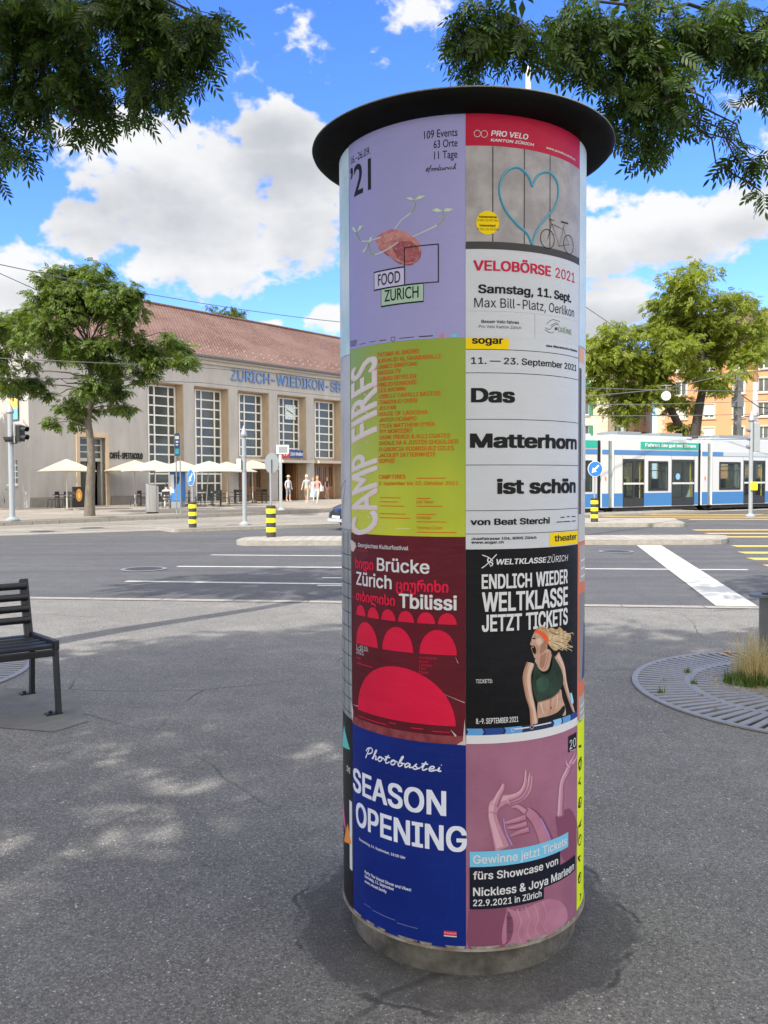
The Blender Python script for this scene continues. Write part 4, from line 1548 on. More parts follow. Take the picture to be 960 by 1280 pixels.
bench_side(0)
bench_side(-Lb)
for k in range(5):
    yy = -seat_d + .075 + k * (seat_d - .09) / 4.0
    MB().box(-Lb + .02, -.018, yy - .034, yy + .034, seat_h - .005 - k * .007 + .0, seat_h + .025 - k * .007).build('seat_slat', M_ben, bench, bevel=.008)
MB().box(-Lb + .02, -.018, -seat_d + .03, -seat_d + .06, seat_h - .055, seat_h - .008).build('front_rail', M_ben, bench, bevel=.006)
for k in range(4):
    zz = .57 + k * .082
    f = (zz - seat_h) / (back_h - seat_h)
    yy = -.04 + .145 * f - .035
    MB().cyl((-Lb + .0, yy, zz), (-.012, yy, zz), .027, n=12).build('back_slat', M_ben, bench, smooth=True)

# ================================================================= COVERS IN THE ROADWAY
M_mh = mat('manhole_iron', (.085, .08, .075), .6, .5, var=.4, scale=20, bump=.4, bscale=60)
for i, (px, py, r, lab) in enumerate(((53, 665, .42, 'round iron cover in the tram lane at the left edge'), (115, 660.5, .42, 'round iron cover in the tram lane left of the arrow bollard'), (640 + 130, 690, .33, 'round iron cover in the road between island and white lines'), (180, 712, .36, 'round iron cover in the road left of the white lines'))):
    p = g(px, py)
    mh = thing('manhole_cover', lab, 'manhole cover', (p.x, p.y, .0125), 0, 'iron covers in the roadway')
    MB().lathe([(0, .0), (r - .03, .0), (r - .03, .003), (0, .003)], 28).build('lid', M_mh, mh)
    MB().lathe([(r - .025, 0), (r + .05, 0), (r + .05, .004), (r - .025, .004)], 28).build('frame', M_sback, mh)

# ================================================================= TREE GRATES
M_grt = mat('cast_grate', (.33, .33, .325), .55, .35, var=.2, scale=10)
M_pit = mat('grate_pit_soil', (.02, .018, .016), .95)


def grate(c, label, rot=0):
    t = thing('tree_grate', label, 'tree grate', c, rot)
    MB().lathe([(.42, .0045), (1.41, .0045)], 72).build('pit', M_pit, t)
    m = MB()
    for r0, r1 in ((1.385, 1.43), (.965, 1.03), (.63, .69), (.40, .45)):
        m.lathe([(r0, .005), (r0, .016), (r1, .016), (r1, .005)], 96)
    m.build('ring', M_grt, t)
    b = MB()
    for (r0, r1, n, w) in ((1.03, 1.385, 100, .046), (.69, .965, 72, .044), (.45, .63, 48, .040)):
        for i in range(n):
            a = 2 * math.pi * i / n
            d = Vector((math.cos(a), math.sin(a), 0))
            b.bar(d * r0 + Vector((0, 0, .0105)), d * r1 + Vector((0, 0, .0105)), w * .98, .010)
    b.build('bars', M_grt, t)
    return t


GR, GL = Vector((3.35, 6.35, 0)), Vector((-4.46, 6.99, 0))
grate(GR, 'round cast tree grate with radial slots at the right, dry grass growing in it', .02)
grate(GL, 'round cast tree grate behind the bench at the left edge', .3)
P_ = Vector((3.22, 7.18, 0))
t = thing('tree_guard', 'low bent flat steel tree guard standing in the right tree grate', 'tree guard', P_, R_(-14))
M_grd = mat('guard_steel', (.20, .22, .235), .5, .5, var=.25, scale=9)
MB().box(-.035, .035, -.03, .03, .005, .60).build('post', M_grd, t, bevel=.008)
MB().box(1.05, 1.12, -.03, .03, .005, .60).build('post', M_grd, t, bevel=.008)
out_, inn = [], []
for i in range(13):
    a = R_(90 + 15 * i)
    out_.append((-.02 + .10 * math.cos(a), .10 * math.sin(a)))
top = [(1.1, .1)] + out_ + [(1.1, -.1)]
MB().prism(top, .60, .625).build('top_plate', M_grd, t, bevel=.004)
MB().lathe([(0.02, .627), (.045, .627), (.05, .634), (.02, .634)], 16, c=(.03, .0)).build('cap_ring', M_blk, t)

# ================================================================= TRAM
TA = math.atan2(TD.y, TD.x)
TO = TP.copy()                         # a point at rail level under the near side of the tram
TZ = .012


def ts(px, py):
    d = ray(px, py)
    n = TN
    t = (TO.x * n.x + TO.y * n.y) / (d[0] * n.x + d[1] * n.y)
    p = Vector((d[0] * t, d[1] * t, EYE + d[2] * t))
    return (p - TO).dot(TD), p.z - TZ


def tx(zx):
    return ts(720 + zx * .25, 590)[0]


M_tw = mat('tram_white', (.56, .57, .58), .3, coat=.4)
M_tb = mat('tram_blue', (.035, .17, .42), .3, coat=.4)
M_tg = mat('tram_teal_sign', (.01, .36, .27), .4)
M_tgr = mat('tram_grey_light', (.45, .50, .56), .4)
M_bel = mat('bellows_rubber', (.03, .03, .033), .8)
M_bel2 = mat('bellows_grey', (.30, .36, .37), .6)
M_tgl = glass_mat('tram_glass', (.86, .92, .90), .84, .03)
M_int = mat('tram_interior', (.10, .11, .12), .8)
M_ryel = mat('grab_rail_yellow', (.8, .6, .02), .4)
zs = lambda py, px=850: ts(px, py)[1]
Z_sk, Z_bt, Z_wb, Z_wt, Z_bb, Z_bu, Z_top = .28, zs(616 - 0) * 0 + .98, 1.25, 2.38, 2.52, 2.80, 3.52
Z_bt = zs(480 + 542 * .25)
Z_wb, Z_wt = zs(480 + 527 * .25), zs(480 + 392 * .25)
Z_bb, Z_bu = zs(480 + 359 * .25), zs(480 + 336 * .25)
Z_top = zs(480 + 280 * .25)
Z_s0, Z_s1 = zs(480 + 328 * .25), zs(480 + 294 * .25)
tram = thing('tram', 'white and blue articulated tram with a green banner above its windows', 'tram', (TO.x, TO.y, TZ), TA)
W_T = 2.3


def module(x0, x1, doors=(), windows=(), sign=None, grey_from=None):
    holes = [(a, b, Z_sk + .02, Z_wt + .14) for a, b in doors] + [(a, b, Z_wb, Z_wt) for a, b in windows]
    w = MB().wall(x0, x1, Z_sk, Z_bb, 0, .06, holes)
    w.wall(x0, x1, Z_sk, Z_bb, W_T - .06, W_T, [(a, b, Z_wb, Z_wt) for a, b in list(windows) + list(doors)])
    w.box(x0, x0 + .05, .07, W_T - .07, Z_sk, Z_bb).box(x1 - .05, x1, .07, W_T - .07, Z_sk, Z_bb)
    w.box(x0, x1, 0, W_T, Z_bb + .001, Z_top)
    w.build('body', M_tw, tram)
    MB().box(x0 + .06, x1 - .06, .07, W_T - .07, Z_sk, Z_sk + .08).build('floor', M_int, tram)
    # blue lower panels between the doors, and the blue stripe above
    segs = []
    p = x0
    for a, b in sorted(doors):
        if a > p + .02: segs.append((p, a))
        p = b
    if p < x1 - .02: segs.append((p, x1))
    for a, b in segs: MB().box(a + .002, b - .002, -.012, -.002, Z_sk + .05, Z_bt).build('blue_panel', M_tb, tram)
    MB().box(x0 + .002, x1 - .002, W_T + .002, W_T + .01, Z_sk + .05, Z_bt).build('far_blue_panel', M_tb, tram)
    m = MB()
    if grey_from:
        m.box(x0 + .002, grey_from, -.012, -.002, Z_bb + .02, Z_bu)
        MB().box(grey_from + .002, x1 - .002, -.012, -.002, Z_bb + .02, Z_bu).build('grey_stripe', M_tgr, tram)
    else:
        m.box(x0 + .002, x1 - .002, -.012, -.002, Z_bb + .02, Z_bu)
    m.build('blue_stripe', M_tb, tram)
    # seats seen through the windows, seams between the body panels
    xx = x0 + .5
    while xx < x1 - .6:
        if not any(a - .35 < xx < b + .1 for a, b in doors):
            for yy in (.35, 1.55): MB().box(xx, xx + .08, yy, yy + .42, .75, 1.62).box(xx, xx + .42, yy, yy + .42, .70, .78).build('seat', mat('seat_blue', (.03, .06, .16), .8), tram)
        xx += .95
    sm_ = MB()
    for a, b in segs:
        for e_ in (a + .02, b - .03): sm_.box(e_, e_ + .012, -.0045, -.0015, Z_bt + .01, Z_bb)
    sm_.box(x0 + .01, x1 - .01, -.0045, -.0015, Z_bb - .003, Z_bb + .012)
    sm_.build('panel_seams', mat('seam_grey', (.16, .17, .18), .6), tram)
    for k_ in range(2):
        xa_ = x0 + (x1 - x0) * (.12 + .5 * k_)
        MB().box(xa_, xa_ + (x1 - x0) * .28, .5, W_T - .5, Z_top + .185, Z_top + .36).build('roof_equipment', M_sback, tram, bevel=.03)
    sk = MB().box(x0 + .1, x1 - .1, .1, W_T - .1, .12, Z_sk)
    sk.build('underframe', M_bel, tram)
    ro = MB().box(x0 + .15, x1 - .15, .25, W_T - .25, Z_top + .002, Z_top + .18)
    ro.build('roof_unit', M_tgr, tram, bevel=.04)
    for a, b in windows:
        fr_ = MB().wall(a - .05, b + .05, Z_wb - .05, Z_wt + .05, -.016, -.003, [(a + .05, b - .05, Z_wb + .05, Z_wt - .05)])
        fr_.box(a + .05, b - .05, -.01, .0, Z_wb + (Z_wt - Z_wb) * .68, Z_wb + (Z_wt - Z_wb) * .71)
        f = fr_.build('window', M_blk, tram, bevel=.03)
        MB().box(a + .02, b - .02, .02, .03, Z_wb + .02, Z_wt - .02).build('pane', M_tgl, f)
        MB().box(a, b, W_T - .04, W_T - .03, Z_wb, Z_wt).build('far_pane', M_tgl, f)
    for a, b in doors:
        c = (a + b) / 2
        d = MB()
        for (p, q_) in ((a + .01, c - .005), (c + .005, b - .01)):
            d.wall(p, q_, Z_sk + .05, Z_wt + .13, -.02, .03, [(p + .07, q_ - .07, Z_sk + .42, Z_wt + .02)])
        f = d.build('door', mat('door_black', (.02, .02, .022), .35), tram)
        MB().box(a + .05, b - .05, .0, .008, Z_sk + .4, Z_wt + .04).build('pane', M_tgl, f)
        zz = Z_sk + (Z_wt - Z_sk) * .50
        MB().box(a + .03, b - .03, -.03, -.021, zz, zz + .09).build('white_bar', M_tw, f)
        MB().cyl((b - .2, -.04 + .12, Z_sk + .3), (b - .2, .08, Z_wt), .025, n=8).build('grab_rail', M_ryel, f)
        MB().box(a, b, W_T - .04, W_T - .03, Z_wb, Z_wt).build('far_pane', M_tgl, f)
    if sign:
        a, b, txt = sign
        s = MB().box(a, b, -.03, -.003, Z_s0, Z_s1).build('banner', M_tg, tram)
        if txt:
            lt = MB()
            flat_text(lt, txt, a + (b - a) * .07, b - (b - a) * .06, Z_s0 + (Z_s1 - Z_s0) * .32, (Z_s1 - Z_s0) * .46, -.036, bold=.03)
            lt.build('lettering', M_swhi, s)


def short(x0, x1):
    MB().box(x0, x1, .02, W_T - .02, Z_sk, Z_top + .05).build('body', M_tw, tram, bevel=.02)
    MB().box(x0 + .002, x1 - .002, .004, .018, Z_sk + .05, Z_bt).box(x0 + .002, x1 - .002, .004, .018, Z_bb + .02, Z_bu).build('blue_panel', M_tb, tram)
    MB().box(x0 + (x1 - x0) * .45, x0 + (x1 - x0) * .6, .0, .018, 1.55, 1.72).build('orange_reflector', mat('reflector_orange', (.75, .2, .05), .4), tram)


def bellows(x0, x1, m):
    b = MB()
    n = 5
    for k in range(n):
        a = x0 + (x1 - x0) * k / n
        c = x0 + (x1 - x0) * (k + 1) / n
        b.box(a + .002, c - (c - a) * .35, .10, W_T - .1, Z_sk, Z_top - .12)
    b.box(x0, x1, .16, W_T - .16, Z_sk + .01, Z_top - .16)
    b.build('bellows', m, tram)


xa = tx(107)
module(xa - 7.2, xa, doors=[(xa - 3.9, xa - 2.6)], windows=[(tx(8), tx(76)), (xa - 6.6, xa - 4.4)], sign=(xa - 6, tx(104), None))
bellows(xa, tx(131), M_bel)
short(tx(131), tx(164))
bellows(tx(164), tx(189), M_bel2)
module(tx(189), tx(611), doors=[(tx(234), tx(340)), (tx(479), tx(591))], windows=[(tx(365), tx(456))], sign=(tx(322), tx(610), 'Fahren Sie gut mit Strom'))
bellows(tx(611), tx(631), M_bel)
short(tx(631), tx(661))
bellows(tx(661), tx(681), M_bel2)
x0 = tx(681)
module(x0, x0 + 9.5, doors=[(tx(838), tx(945)), (tx(945) + 3.3, tx(945) + 4.7)], windows=[(tx(719), tx(819)), (tx(945) + .5, tx(945) + 2.9)], grey_from=tx(735))
ds = MB().cyl((tx(508), -.024, 1.72), (tx(508), -.021, 1.72), .16, n=20)
ds.build('door_sticker', mat('sticker_blue', (.2, .45, .75), .4), tram)
for xx in (tx(400), tx(150), tx(645), tx(800)):
    for yy in (.45, 1.75):
        MB().cyl((xx - .6, yy - .06, .3), (xx - .6, yy + .06, .3), .3, n=18).cyl((xx + .6, yy - .06, .3), (xx + .6, yy + .06, .3), .3, n=18).build('wheelset', M_bel, tram)
# low vegetation seen through the windows grows behind the tram: built with the trees

# ================================================================= CAR
M_car = mat('car_paint_navy', (.012, .028, .065), .22, .35, coat=.8)
M_cgl = mat('car_glass', (.02, .025, .03), .05)
M_tyre = mat('tyre_rubber', (.015, .015, .016), .85)
M_rim = mat('alloy_rim', (.45, .46, .48), .3, .85)
hd_ = Vector((-.865, -.50, 0))
front_right = g(404.5, 661.5, .0)
lft = Vector((.50, -.865, 0))
F = front_right + lft * .88
ctr = F - hd_ * 2.2
# car local frame: +x forward
car = thing('parked_car', 'dark navy blue saloon car driving in from behind the poster column', 'car', (ctr.x, ctr.y, .004), math.atan2(hd_.y, hd_.x))
prof = [(-2.18, .42), (-2.2, .62), (-2.12, .93), (-1.55, 1.0), (.85, .96), (1.55, .86), (2.02, .70), (2.16, .52), (2.17, .34), (2.05, .24), (-2.05, .26)]
N = len(prof)
vs, f = [], []
secs = [(-.87, .92), (-.83, 1.0), (0, 1.02), (.83, 1.0), (.87, .92)]
zc_ = .6
for (y, k) in secs:
    for (x, z) in prof:
        nose = .16 * (abs(y) / .87) ** 3 * max(0, (x - 1.2)) + .0
        vs.append((x * (1 if abs(y) < .85 else .985) - nose, y, zc_ + (z - zc_) * k))
for s in range(len(secs) - 1):
    for i in range(N):
        j = (i + 1) % N
        f.append((s * N + i, s * N + j, (s + 1) * N + j, (s + 1) * N + i))
f.append(tuple(range(N)))
f.append(tuple(range((len(secs) - 1) * N, len(secs) * N))[::-1])
MB().add(vs, f).build('body', M_car, car, smooth=True, bevel=.03)
cab = [(-1.75, .98), (-1.15, 1.38), (-.2, 1.46), (.35, 1.40), (1.15, .95)]
vs, f = [], []
for y, kx, kz in ((-.80, 1, 0), (-.62, .93, 1), (.62, .93, 1), (.80, 1, 0)):
    for x, z in cab:
        zz = .96 + (z - .96) * (1 if kz else .02)
        vs.append((x if not kz else x * kx, y, zz if kz else .96))
n = len(cab)
for s in range(3):
    for i in range(n - 1):
        f.append((s * n + i, s * n + i + 1, (s + 1) * n + i + 1, (s + 1) * n + i))
cb_ = MB().add(vs, f).build('cabin', M_cgl, car)
MB().add([(x * .93, y, z + .012) for y in (-.6, .6) for x, z in cab[1:4]], [(0, 1, 4, 3), (1, 2, 5, 4)]).build('roof_panel', M_car, car)
for x in (1.32, -1.32):
    for y, s in ((-.80, -1), (.80, 1)):
        wh = MB().cyl((x, y - .1 * s, .31), (x, y + .085 * s, .31), .31, n=24).build('wheel', M_tyre, car, smooth=True)
        rm = MB().cyl((x, y + .086 * s, .31), (x, y + .09 * s, .31), .2, n=20)
        for k in range(5):
            a = k * 1.2566
            rm.bar((x, y + .095 * s, .31), (x + .19 * math.cos(a), y + .095 * s, .31 + .19 * math.sin(a)), .05, .02, up=(0, 1, 0))
        rm.build('rim', M_rim, wh)
for s in (-1, 1):
    MB().add([(2.10, s * .42, .66), (1.72, s * .84, .74), (1.78, s * .83, .60), (2.13, s * .45, .54)], [(0, 1, 2, 3)]).add([(2.13, s * .42, .665), (1.74, s * .872, .745), (1.80, s * .868, .60), (2.16, s * .45, .54)], [(0, 1, 2, 3)]).build('headlight', mat('headlight_glass', (.7, .74, .78), .1), car)
    MB().bar((.85, s * .85, 1.0), (.85, s * 1.02, 1.02), .14, .12).build('door_mirror', M_car, car, bevel=.02)
MB().box(2.06, 2.175, -.42, .42, .45, .58).build('grille', M_blk, car, bevel=.01)
MB().box(2.10, 2.19, -.6, .6, .27, .37).build('lower_grille', mat('bumper_trim', (.5, .52, .54), .4, .3), car, bevel=.01)
MB().box(2.177, 2.192, -.26, .26, .39, .47).build('number_plate', M_swhi, car)

# ================================================================= BICYCLES
M_bik = [mat('bike_dark', (.03, .03, .035), .4, .3), mat('bike_silver', (.45, .46, .48), .4, .6), mat('bike_blue', (.06, .12, .25), .4, .3)]


def bicycle(loc, rz, m, label):
    b = thing('bicycle', label, 'bicycle', loc, rz, 'bicycles leaning by the station end wall')
    for x in (-.52, .52):
        w = MB()
        pts = [(x + .335 * math.cos(t * math.pi / 12), 0, .34 + .335 * math.sin(t * math.pi / 12)) for t in range(25)]
        w.tube(pts, .018, 6)
        wo = w.build('wheel', M_tyre, b)
        sp = MB()
        for k in range(10):
            a = k * math.pi / 5
            sp.bar((x, 0, .34), (x + .32 * math.cos(a), 0, .34 + .32 * math.sin(a)), .005, .005, up=(0, 1, 0))
        sp.build('spokes', M_rim, wo)
    f = MB()
    bb, hd, st = (-.08, 0, .30), (.36, 0, .82), (-.22, 0, .80)
    for p, q_ in ((bb, hd), (bb, st), (st, hd), (bb, (-.52, 0, .34)), (st, (-.52, 0, .34)), (hd, (.52, 0, .34)), (hd, (.33, 0, .98))):
        f.cyl(p, q_, .018, n=8)
    f.build('frame', m, b)
    MB().tube([(.28, -.27, 1.0), (.36, -.15, 1.02), (.34, 0, .98), (.36, .15, 1.02), (.28, .27, 1.0)], .014, 6).build('handlebar', M_blk, b)
    MB().cyl((-.22, 0, .8), (-.26, 0, .94), .014, n=6).prism([(-.40, -.08), (-.12, -.02), (-.12, .02), (-.40, .08)], .94, .98).build('saddle', M_blk, b)
    return b


for px, py, a, m, lab in ((1, 633.5, 20, 1, 'silver bicycle cut by the left edge of the picture'), (9, 633, 35, 0, 'dark bicycle behind the traffic light post'), (20, 632.8, 15, 0, 'dark bicycle right of the traffic light post, nearest the station corner'), (-9, 634, 25, 2, 'blue bicycle beyond the left edge')):
    if px < 0: continue
    bicycle(g(px, py, FZ), R_(a), M_bik[m], lab)

# ================================================================= PEOPLE
M_skin = mat('skin', (.52, .32, .23), .55)
M_hair = {'blond': mat('hair_blond', (.38, .23, .10), .6), 'dark': mat('hair_dark', (.02, .015, .012), .6), 'grey': mat('hair_grey', (.55, .53, .5), .6)}


def cloth(n, c): return mat('cloth_' + n, c, .85, var=.15, scale=9)


def person(label, loc, rz, top, legs, hair, pose='walk', shorts=False, sleeves=.5, hat=None, bag=None, h=1.72, skirt=False, seat=0.0, longhair=False):
    """one skinned body; the material of each face comes from the nearest bone"""
    p = thing('person', label, 'person', loc, rz)
    J, E_, Rr_, Mt = [], [], [], []

    def j(x, y, z, r):
        J.append((x, y, z)); Rr_.append(r)
        return len(J) - 1
    sit = pose == 'sit'
    hz = .50 if sit else .93
    pel = j(0, 0, hz, .135)
    wst = j(0, -.01, hz + .17, .115)
    cst = j(0, -.015, hz + .36, .145)
    nk = j(0, -.01, hz + .52, .06)
    hb = j(0, -.03, hz + .62, .075)
    ht = j(0, -.03, hz + .76, .085)
    def e(a, b, m):
        E_.append((a, b)); Mt.append(m)
    TOP, LEG, SK, HR = 0, 1, 2, 3
    e(pel, wst, TOP); e(wst, cst, TOP); e(cst, nk, TOP); e(nk, hb, SK); e(hb, ht, SK)
    for s in (-1, 1):
        st = {'walk': .22 * s, 'stand': .03 * s, 'sit': 0}[pose]
        if sit:
            hp = j(.09 * s, -.05, .50, .095); kn = j(.11 * s, -.45, .50, .062); an = j(.12 * s, -.42, .09, .042); to = j(.13 * s, -.58, .035, .035)
        else:
            hp = j(.09 * s, 0, .86, .095); kn = j(.10 * s, -.02 - st * .7, .49, .062); an = j(.10 * s, -st * 1.25 + (.05 if st < 0 else 0), .09 + (.05 if st < 0 else 0), .042); to = j(.12 * s, -st * 1.25 - .16, .035 + (.01 if st < 0 else 0), .036)
        e(pel, hp, LEG); e(hp, kn, LEG)
        e(kn, an, SK if shorts else LEG); e(an, to, 4)
        sh = j(.17 * s, -.01, hz + .45, .062); el_ = j(.24 * s, .02 + st * .3, hz + .20, .045)
        wr = j(.25 * s, -.08 + st * .6 - (.2 if sit else 0), hz - .02 + (.12 if sit else 0), .03); ha = j(.25 * s, -.13 + st * .75 - (.22 if sit else 0), hz - .13 + (.1 if sit else 0), .033)
        e(cst, sh, TOP); e(sh, el_, TOP if sleeves >= .4 else SK); e(el_, wr, TOP if sleeves >= .9 else SK); e(wr, ha, SK)
    k = h / 1.72
    me = bpy.data.meshes.new('person_body')
    me.from_pydata([(x * k, y * k, z * k) for x, y, z in J], E_, [])
    o = bpy.data.objects.new('body', me)
    COL.objects.link(o)
    sm = o.modifiers.new('skin', 'SKIN')
    for i, v in enumerate(me.skin_vertices[0].data):
        v.radius = (Rr_[i] * k, Rr_[i] * k * (.78 if i in (1, 2, 0) else 1))
        v.use_root = i == 0
    ss = o.modifiers.new('sub', 'SUBSURF')
    ss.levels = ss.render_levels = 2
    bpy.context.view_layer.update()
    me2 = bpy.data.meshes.new_from_object(o.evaluated_get(bpy.context.evaluated_depsgraph_get()))
    o.modifiers.clear()
    o.data = me2
    me2.materials.clear()
    for m in (top, legs, M_skin, M_hair[hair], mat('shoe_pale', (.45, .43, .4), .7)): me2.materials.append(m)
    A = [np.array(J[a]) * k for a, b in E_]
    B = [np.array(J[b]) * k for a, b in E_]
    for pl in me2.polygons:
        c = np.array(pl.center)
        best, bi = 9, 0
        for i in range(len(E_)):
            d = B[i] - A[i]
            t = np.clip(np.dot(c - A[i], d) / np.dot(d, d), 0, 1)
            q_ = np.linalg.norm(c - A[i] - d * t)
            if q_ < best: best, bi = q_, i
        pl.material_index = Mt[bi]
        pl.use_smooth = True
    o.parent = p
    hz *= k
    hc = Vector((0, -.03 * k, hz + .70 * k))
    hm_ = MB()
    n1, n2 = 12, 8
    vs, f = [], []
    for a in range(n2 + 1):
        ph = math.pi * .62 * a / n2
        for b_ in range(n1):
            th = 2 * math.pi * b_ / n1
            drop = .10 if (longhair and a == n2) else 0
            yy = math.sin(ph) * math.sin(th) * .108
            if yy < -.055 and ph > .9: yy = -.055
            vs.append((hc.x + math.sin(ph) * math.cos(th) * .096, hc.y + yy + .015, hc.z + math.cos(ph) * .135 + .015 - (.2 if longhair and a == n2 and yy > 0 else 0)))
    for a in range(n2):
        for b_ in range(n1):
            c_ = (b_ + 1) % n1
            f.append((a * n1 + b_, a * n1 + c_, (a + 1) * n1 + c_, (a + 1) * n1 + b_))
    hm_.add(vs, f)
    hm_.build('hair', M_hair[hair], p, smooth=True)
    fc = MB()
    for s in (-1, 1):
        fc.cyl((hc.x + s * .032, hc.y - .086, hc.z), (hc.x + s * .032, hc.y - .075, hc.z), .009, n=8)
    fc.box(hc.x - .022, hc.x + .022, hc.y - .086, hc.y - .07, hc.z - .058, hc.z - .05)
    fc.build('eyes_and_mouth', M_hair['dark'], p)
    MB().add([(hc.x - .014, hc.y - .075, hc.z - .03), (hc.x + .014, hc.y - .075, hc.z - .03), (hc.x, hc.y - .11, hc.z - .028), (hc.x, hc.y - .078, hc.z + .015)], [(0, 1, 2), (0, 2, 3), (1, 3, 2)]).build('nose', M_skin, p)
    if hat:
        MB().lathe([(.0, hc.z + .17), (.085, hc.z + .16), (.1, hc.z + .08), (.17, hc.z + .06), (.17, hc.z + .05), (.098, hc.z + .05)], 18, c=(hc.x, hc.y + .005)).build('hat', hat, p, smooth=True)
    if skirt:
        MB().lathe([(.13, hz + .12), (.16, hz - .05), (.22, hz - .55)], 18).build('skirt', legs, p, smooth=True)
    if bag:
        MB().box(.22, .34, -.12, .16, hz - .12, hz + .2).tube([(.25, 0, hz + .2), (.16, -.02, hz + .46), (.2, .02, hz + .2)], .01, 5).build('bag', bag, p, bevel=.02)
    return p


face = lambda loc: math.atan2(loc.y, loc.x) - math.pi / 2       # turned to the viewer
P_ = g(383.5, 629, FZ)
person('man in a pale t-shirt and beige shorts walking out of the station', P_, R_(-8), cloth('pale_grey', (.40, .40, .40)), cloth('beige', (.36, .28, .19)), 'grey', shorts=True, sleeves=.5, h=1.78)
P_ = g(397, 630, FZ)
person('woman in a pink top and pale trousers carrying a white shoulder bag', P_, R_(-20), cloth('pink', (.50, .27, .24)), cloth('off_white', (.5, .47, .42)), 'blond', sleeves=.2, bag=cloth('white_bag', (.75, .74, .72)), h=1.68, longhair=True)
P_ = g(391.5, 627, FZ)
person('person in a light blue dress half hidden behind the walking woman', P_, R_(-10), cloth('light_blue', (.42, .55, .66)), cloth('light_blue', (.42, .55, .66)), 'blond', sleeves=.2, skirt=True, h=1.6)
P_ = g(408.5, 624, FZ)
person('woman in a black top and bare legs bending to her phone near the wooden door', P_, R_(60), cloth('black', (.03, .03, .035)), cloth('rose', (.5, .3, .24)), 'blond', 'stand', shorts=True, sleeves=.2, h=1.66, longhair=True)
P_ = g(360.5, 627, FZ)
person('man in a white shirt, grey shorts and straw hat standing behind the round sign', P_, R_(40), cloth('white', (.55, .56, .6)), cloth('grey_blue', (.25, .28, .34)), 'grey', 'stand', shorts=True, hat=cloth('straw', (.6, .52, .38)), h=1.75)
cch = chair_at[17]
person('dark haired person in a white shirt sitting on a cafe chair behind the litter bin', cch.location.copy(), cch.rotation_euler.z, cloth('white', (.55, .56, .6)), cloth('white_trousers', (.6, .6, .62)), 'dark', 'sit', sleeves=.5, h=1.7)

# ================================================================= THE ADVERTISING COLUMN
column = thing('advertising_column', 'round advertising column covered with colourful posters under a black disc roof', 'advertising column', (COLX, COLD, 0))
AX0 = math.atan2(-COLD, -COLX)            # direction from the axis to the viewer


def cyl(px, py, rad=CR):
    """photo pixel -> (angle from the viewer's direction, positive to the right; height) on the shaft"""
    d = ray(px, py)
    A = d[0] ** 2 + d[1] ** 2
    B = -(d[0] * COLX + d[1] * COLD)
    C_c = COLX ** 2 + COLD ** 2 - rad ** 2
    disc = max(B * B - A * C_c, 0)
    t = (-B - math.sqrt(disc)) / A
    x, y, z = d[0] * t - COLX, d[1] * t - COLD, EYE + d[2] * t
    a = math.atan2(y, x) - AX0
    while a > math.pi: a -= 2 * math.pi
    while a < -math.pi: a += 2 * math.pi
    return a, z


class Flat:
    """2-D shapes in (arc, height) metres, bent round the shaft when built; every shape has its own layer"""
    def __init__(self):
        self.items = []

    def poly(self, pts, layer=1, m=0):
        tri = tessellate_polygon([[Vector((p[0], p[1], 0)) for p in pts]])
        self.items.append(([tuple(p) for p in pts], [tuple(t) for t in tri], layer, m))
        return self

    def tris(self, vs, fs, layer, m, shifts=((0, 0),)):
        self.items.append(([tuple(v) for v in vs], fs, layer, m, shifts))

    def rect(self, a0, a1, z0, z1, layer=1, m=0):
        return self.poly([(a0, z0), (a1, z0), (a1, z1), (a0, z1)], layer, m)

    def ribbon(self, pts, w, layer=2, m=0, closed=False):
        P = [Vector((p[0], p[1], 0)) for p in pts]
        n = len(P)
        L, Rr = [], []
        ws = w if isinstance(w, (list, tuple)) else [w] * n
        for i in range(n):
            a = P[i - 1] if (i > 0 or closed) else P[i]
            b = P[(i + 1) % n] if (i < n - 1 or closed) else P[i]
            d = (b - a)
            if d.length < 1e-9: d = Vector((1, 0, 0))
            d.normalize()
            q_ = Vector((-d.y, d.x, 0)) * ws[i] / 2
            L.append(P[i] + q_); Rr.append(P[i] - q_)
        vs = [(p.x, p.y) for p in L] + [(p.x, p.y) for p in Rr]
        k = n if closed else n - 1
        fs = []
        for i in range(k):
            j_ = (i + 1) % n
            fs += [(i, n + i, n + j_), (i, n + j_, j_)]
        self.items.append((vs, fs, layer, m))
        return self

    def build(self, name, mats, parent, step=.018, base=.0015):
        allv, allf, allm = [], [], []
        for it in self.items:
            vs, fs, layer, m = it[:4]
            shifts = it[4] if len(it) > 4 else ((0, 0),)
            bm = bmesh.new()
            bv = [bm.verts.new((v[0], v[1], 0)) for v in vs]
            for f in fs:
                try: bm.faces.new([bv[i] for i in f])
                except ValueError: pass
            xs = [v[0] for v in vs]
            x = math.floor(min(xs) / step) * step + step
            while x < max(xs):
                geom = bm.verts[:] + bm.edges[:] + bm.faces[:]
                bmesh.ops.bisect_plane(bm, geom=geom, plane_co=(x, 0, 0), plane_no=(1, 0, 0), dist=1e-6)
                x += step
            bm.verts.index_update()
            for k, (sx_, sz_) in enumerate(shifts):
                off = len(allv)
                r = CR + base + .00032 * layer + .00003 * k
                for v in bm.verts:
                    a = AX0 + (v.co.x + sx_) / CR
                    allv.append((r * math.cos(a), r * math.sin(a), v.co.y + sz_))
                for f in bm.faces:
                    f.normal_update()
                    idx = [v.index + off for v in f.verts]
                    if f.normal.z < 0: idx.reverse()
                    allf.append(idx)
                    allm.append(m)
            bm.free()
        me = bpy.data.meshes.new(name)
        me.from_pydata(allv, [], allf)
        for x in (mats if isinstance(mats, (list, tuple)) else [mats]): me.materials.append(x)
        me.polygons.foreach_set('material_index', allm)
        me.update()
        o = bpy.data.objects.new(name, me)
        COL.objects.link(o)
        o.parent = parent
        return o


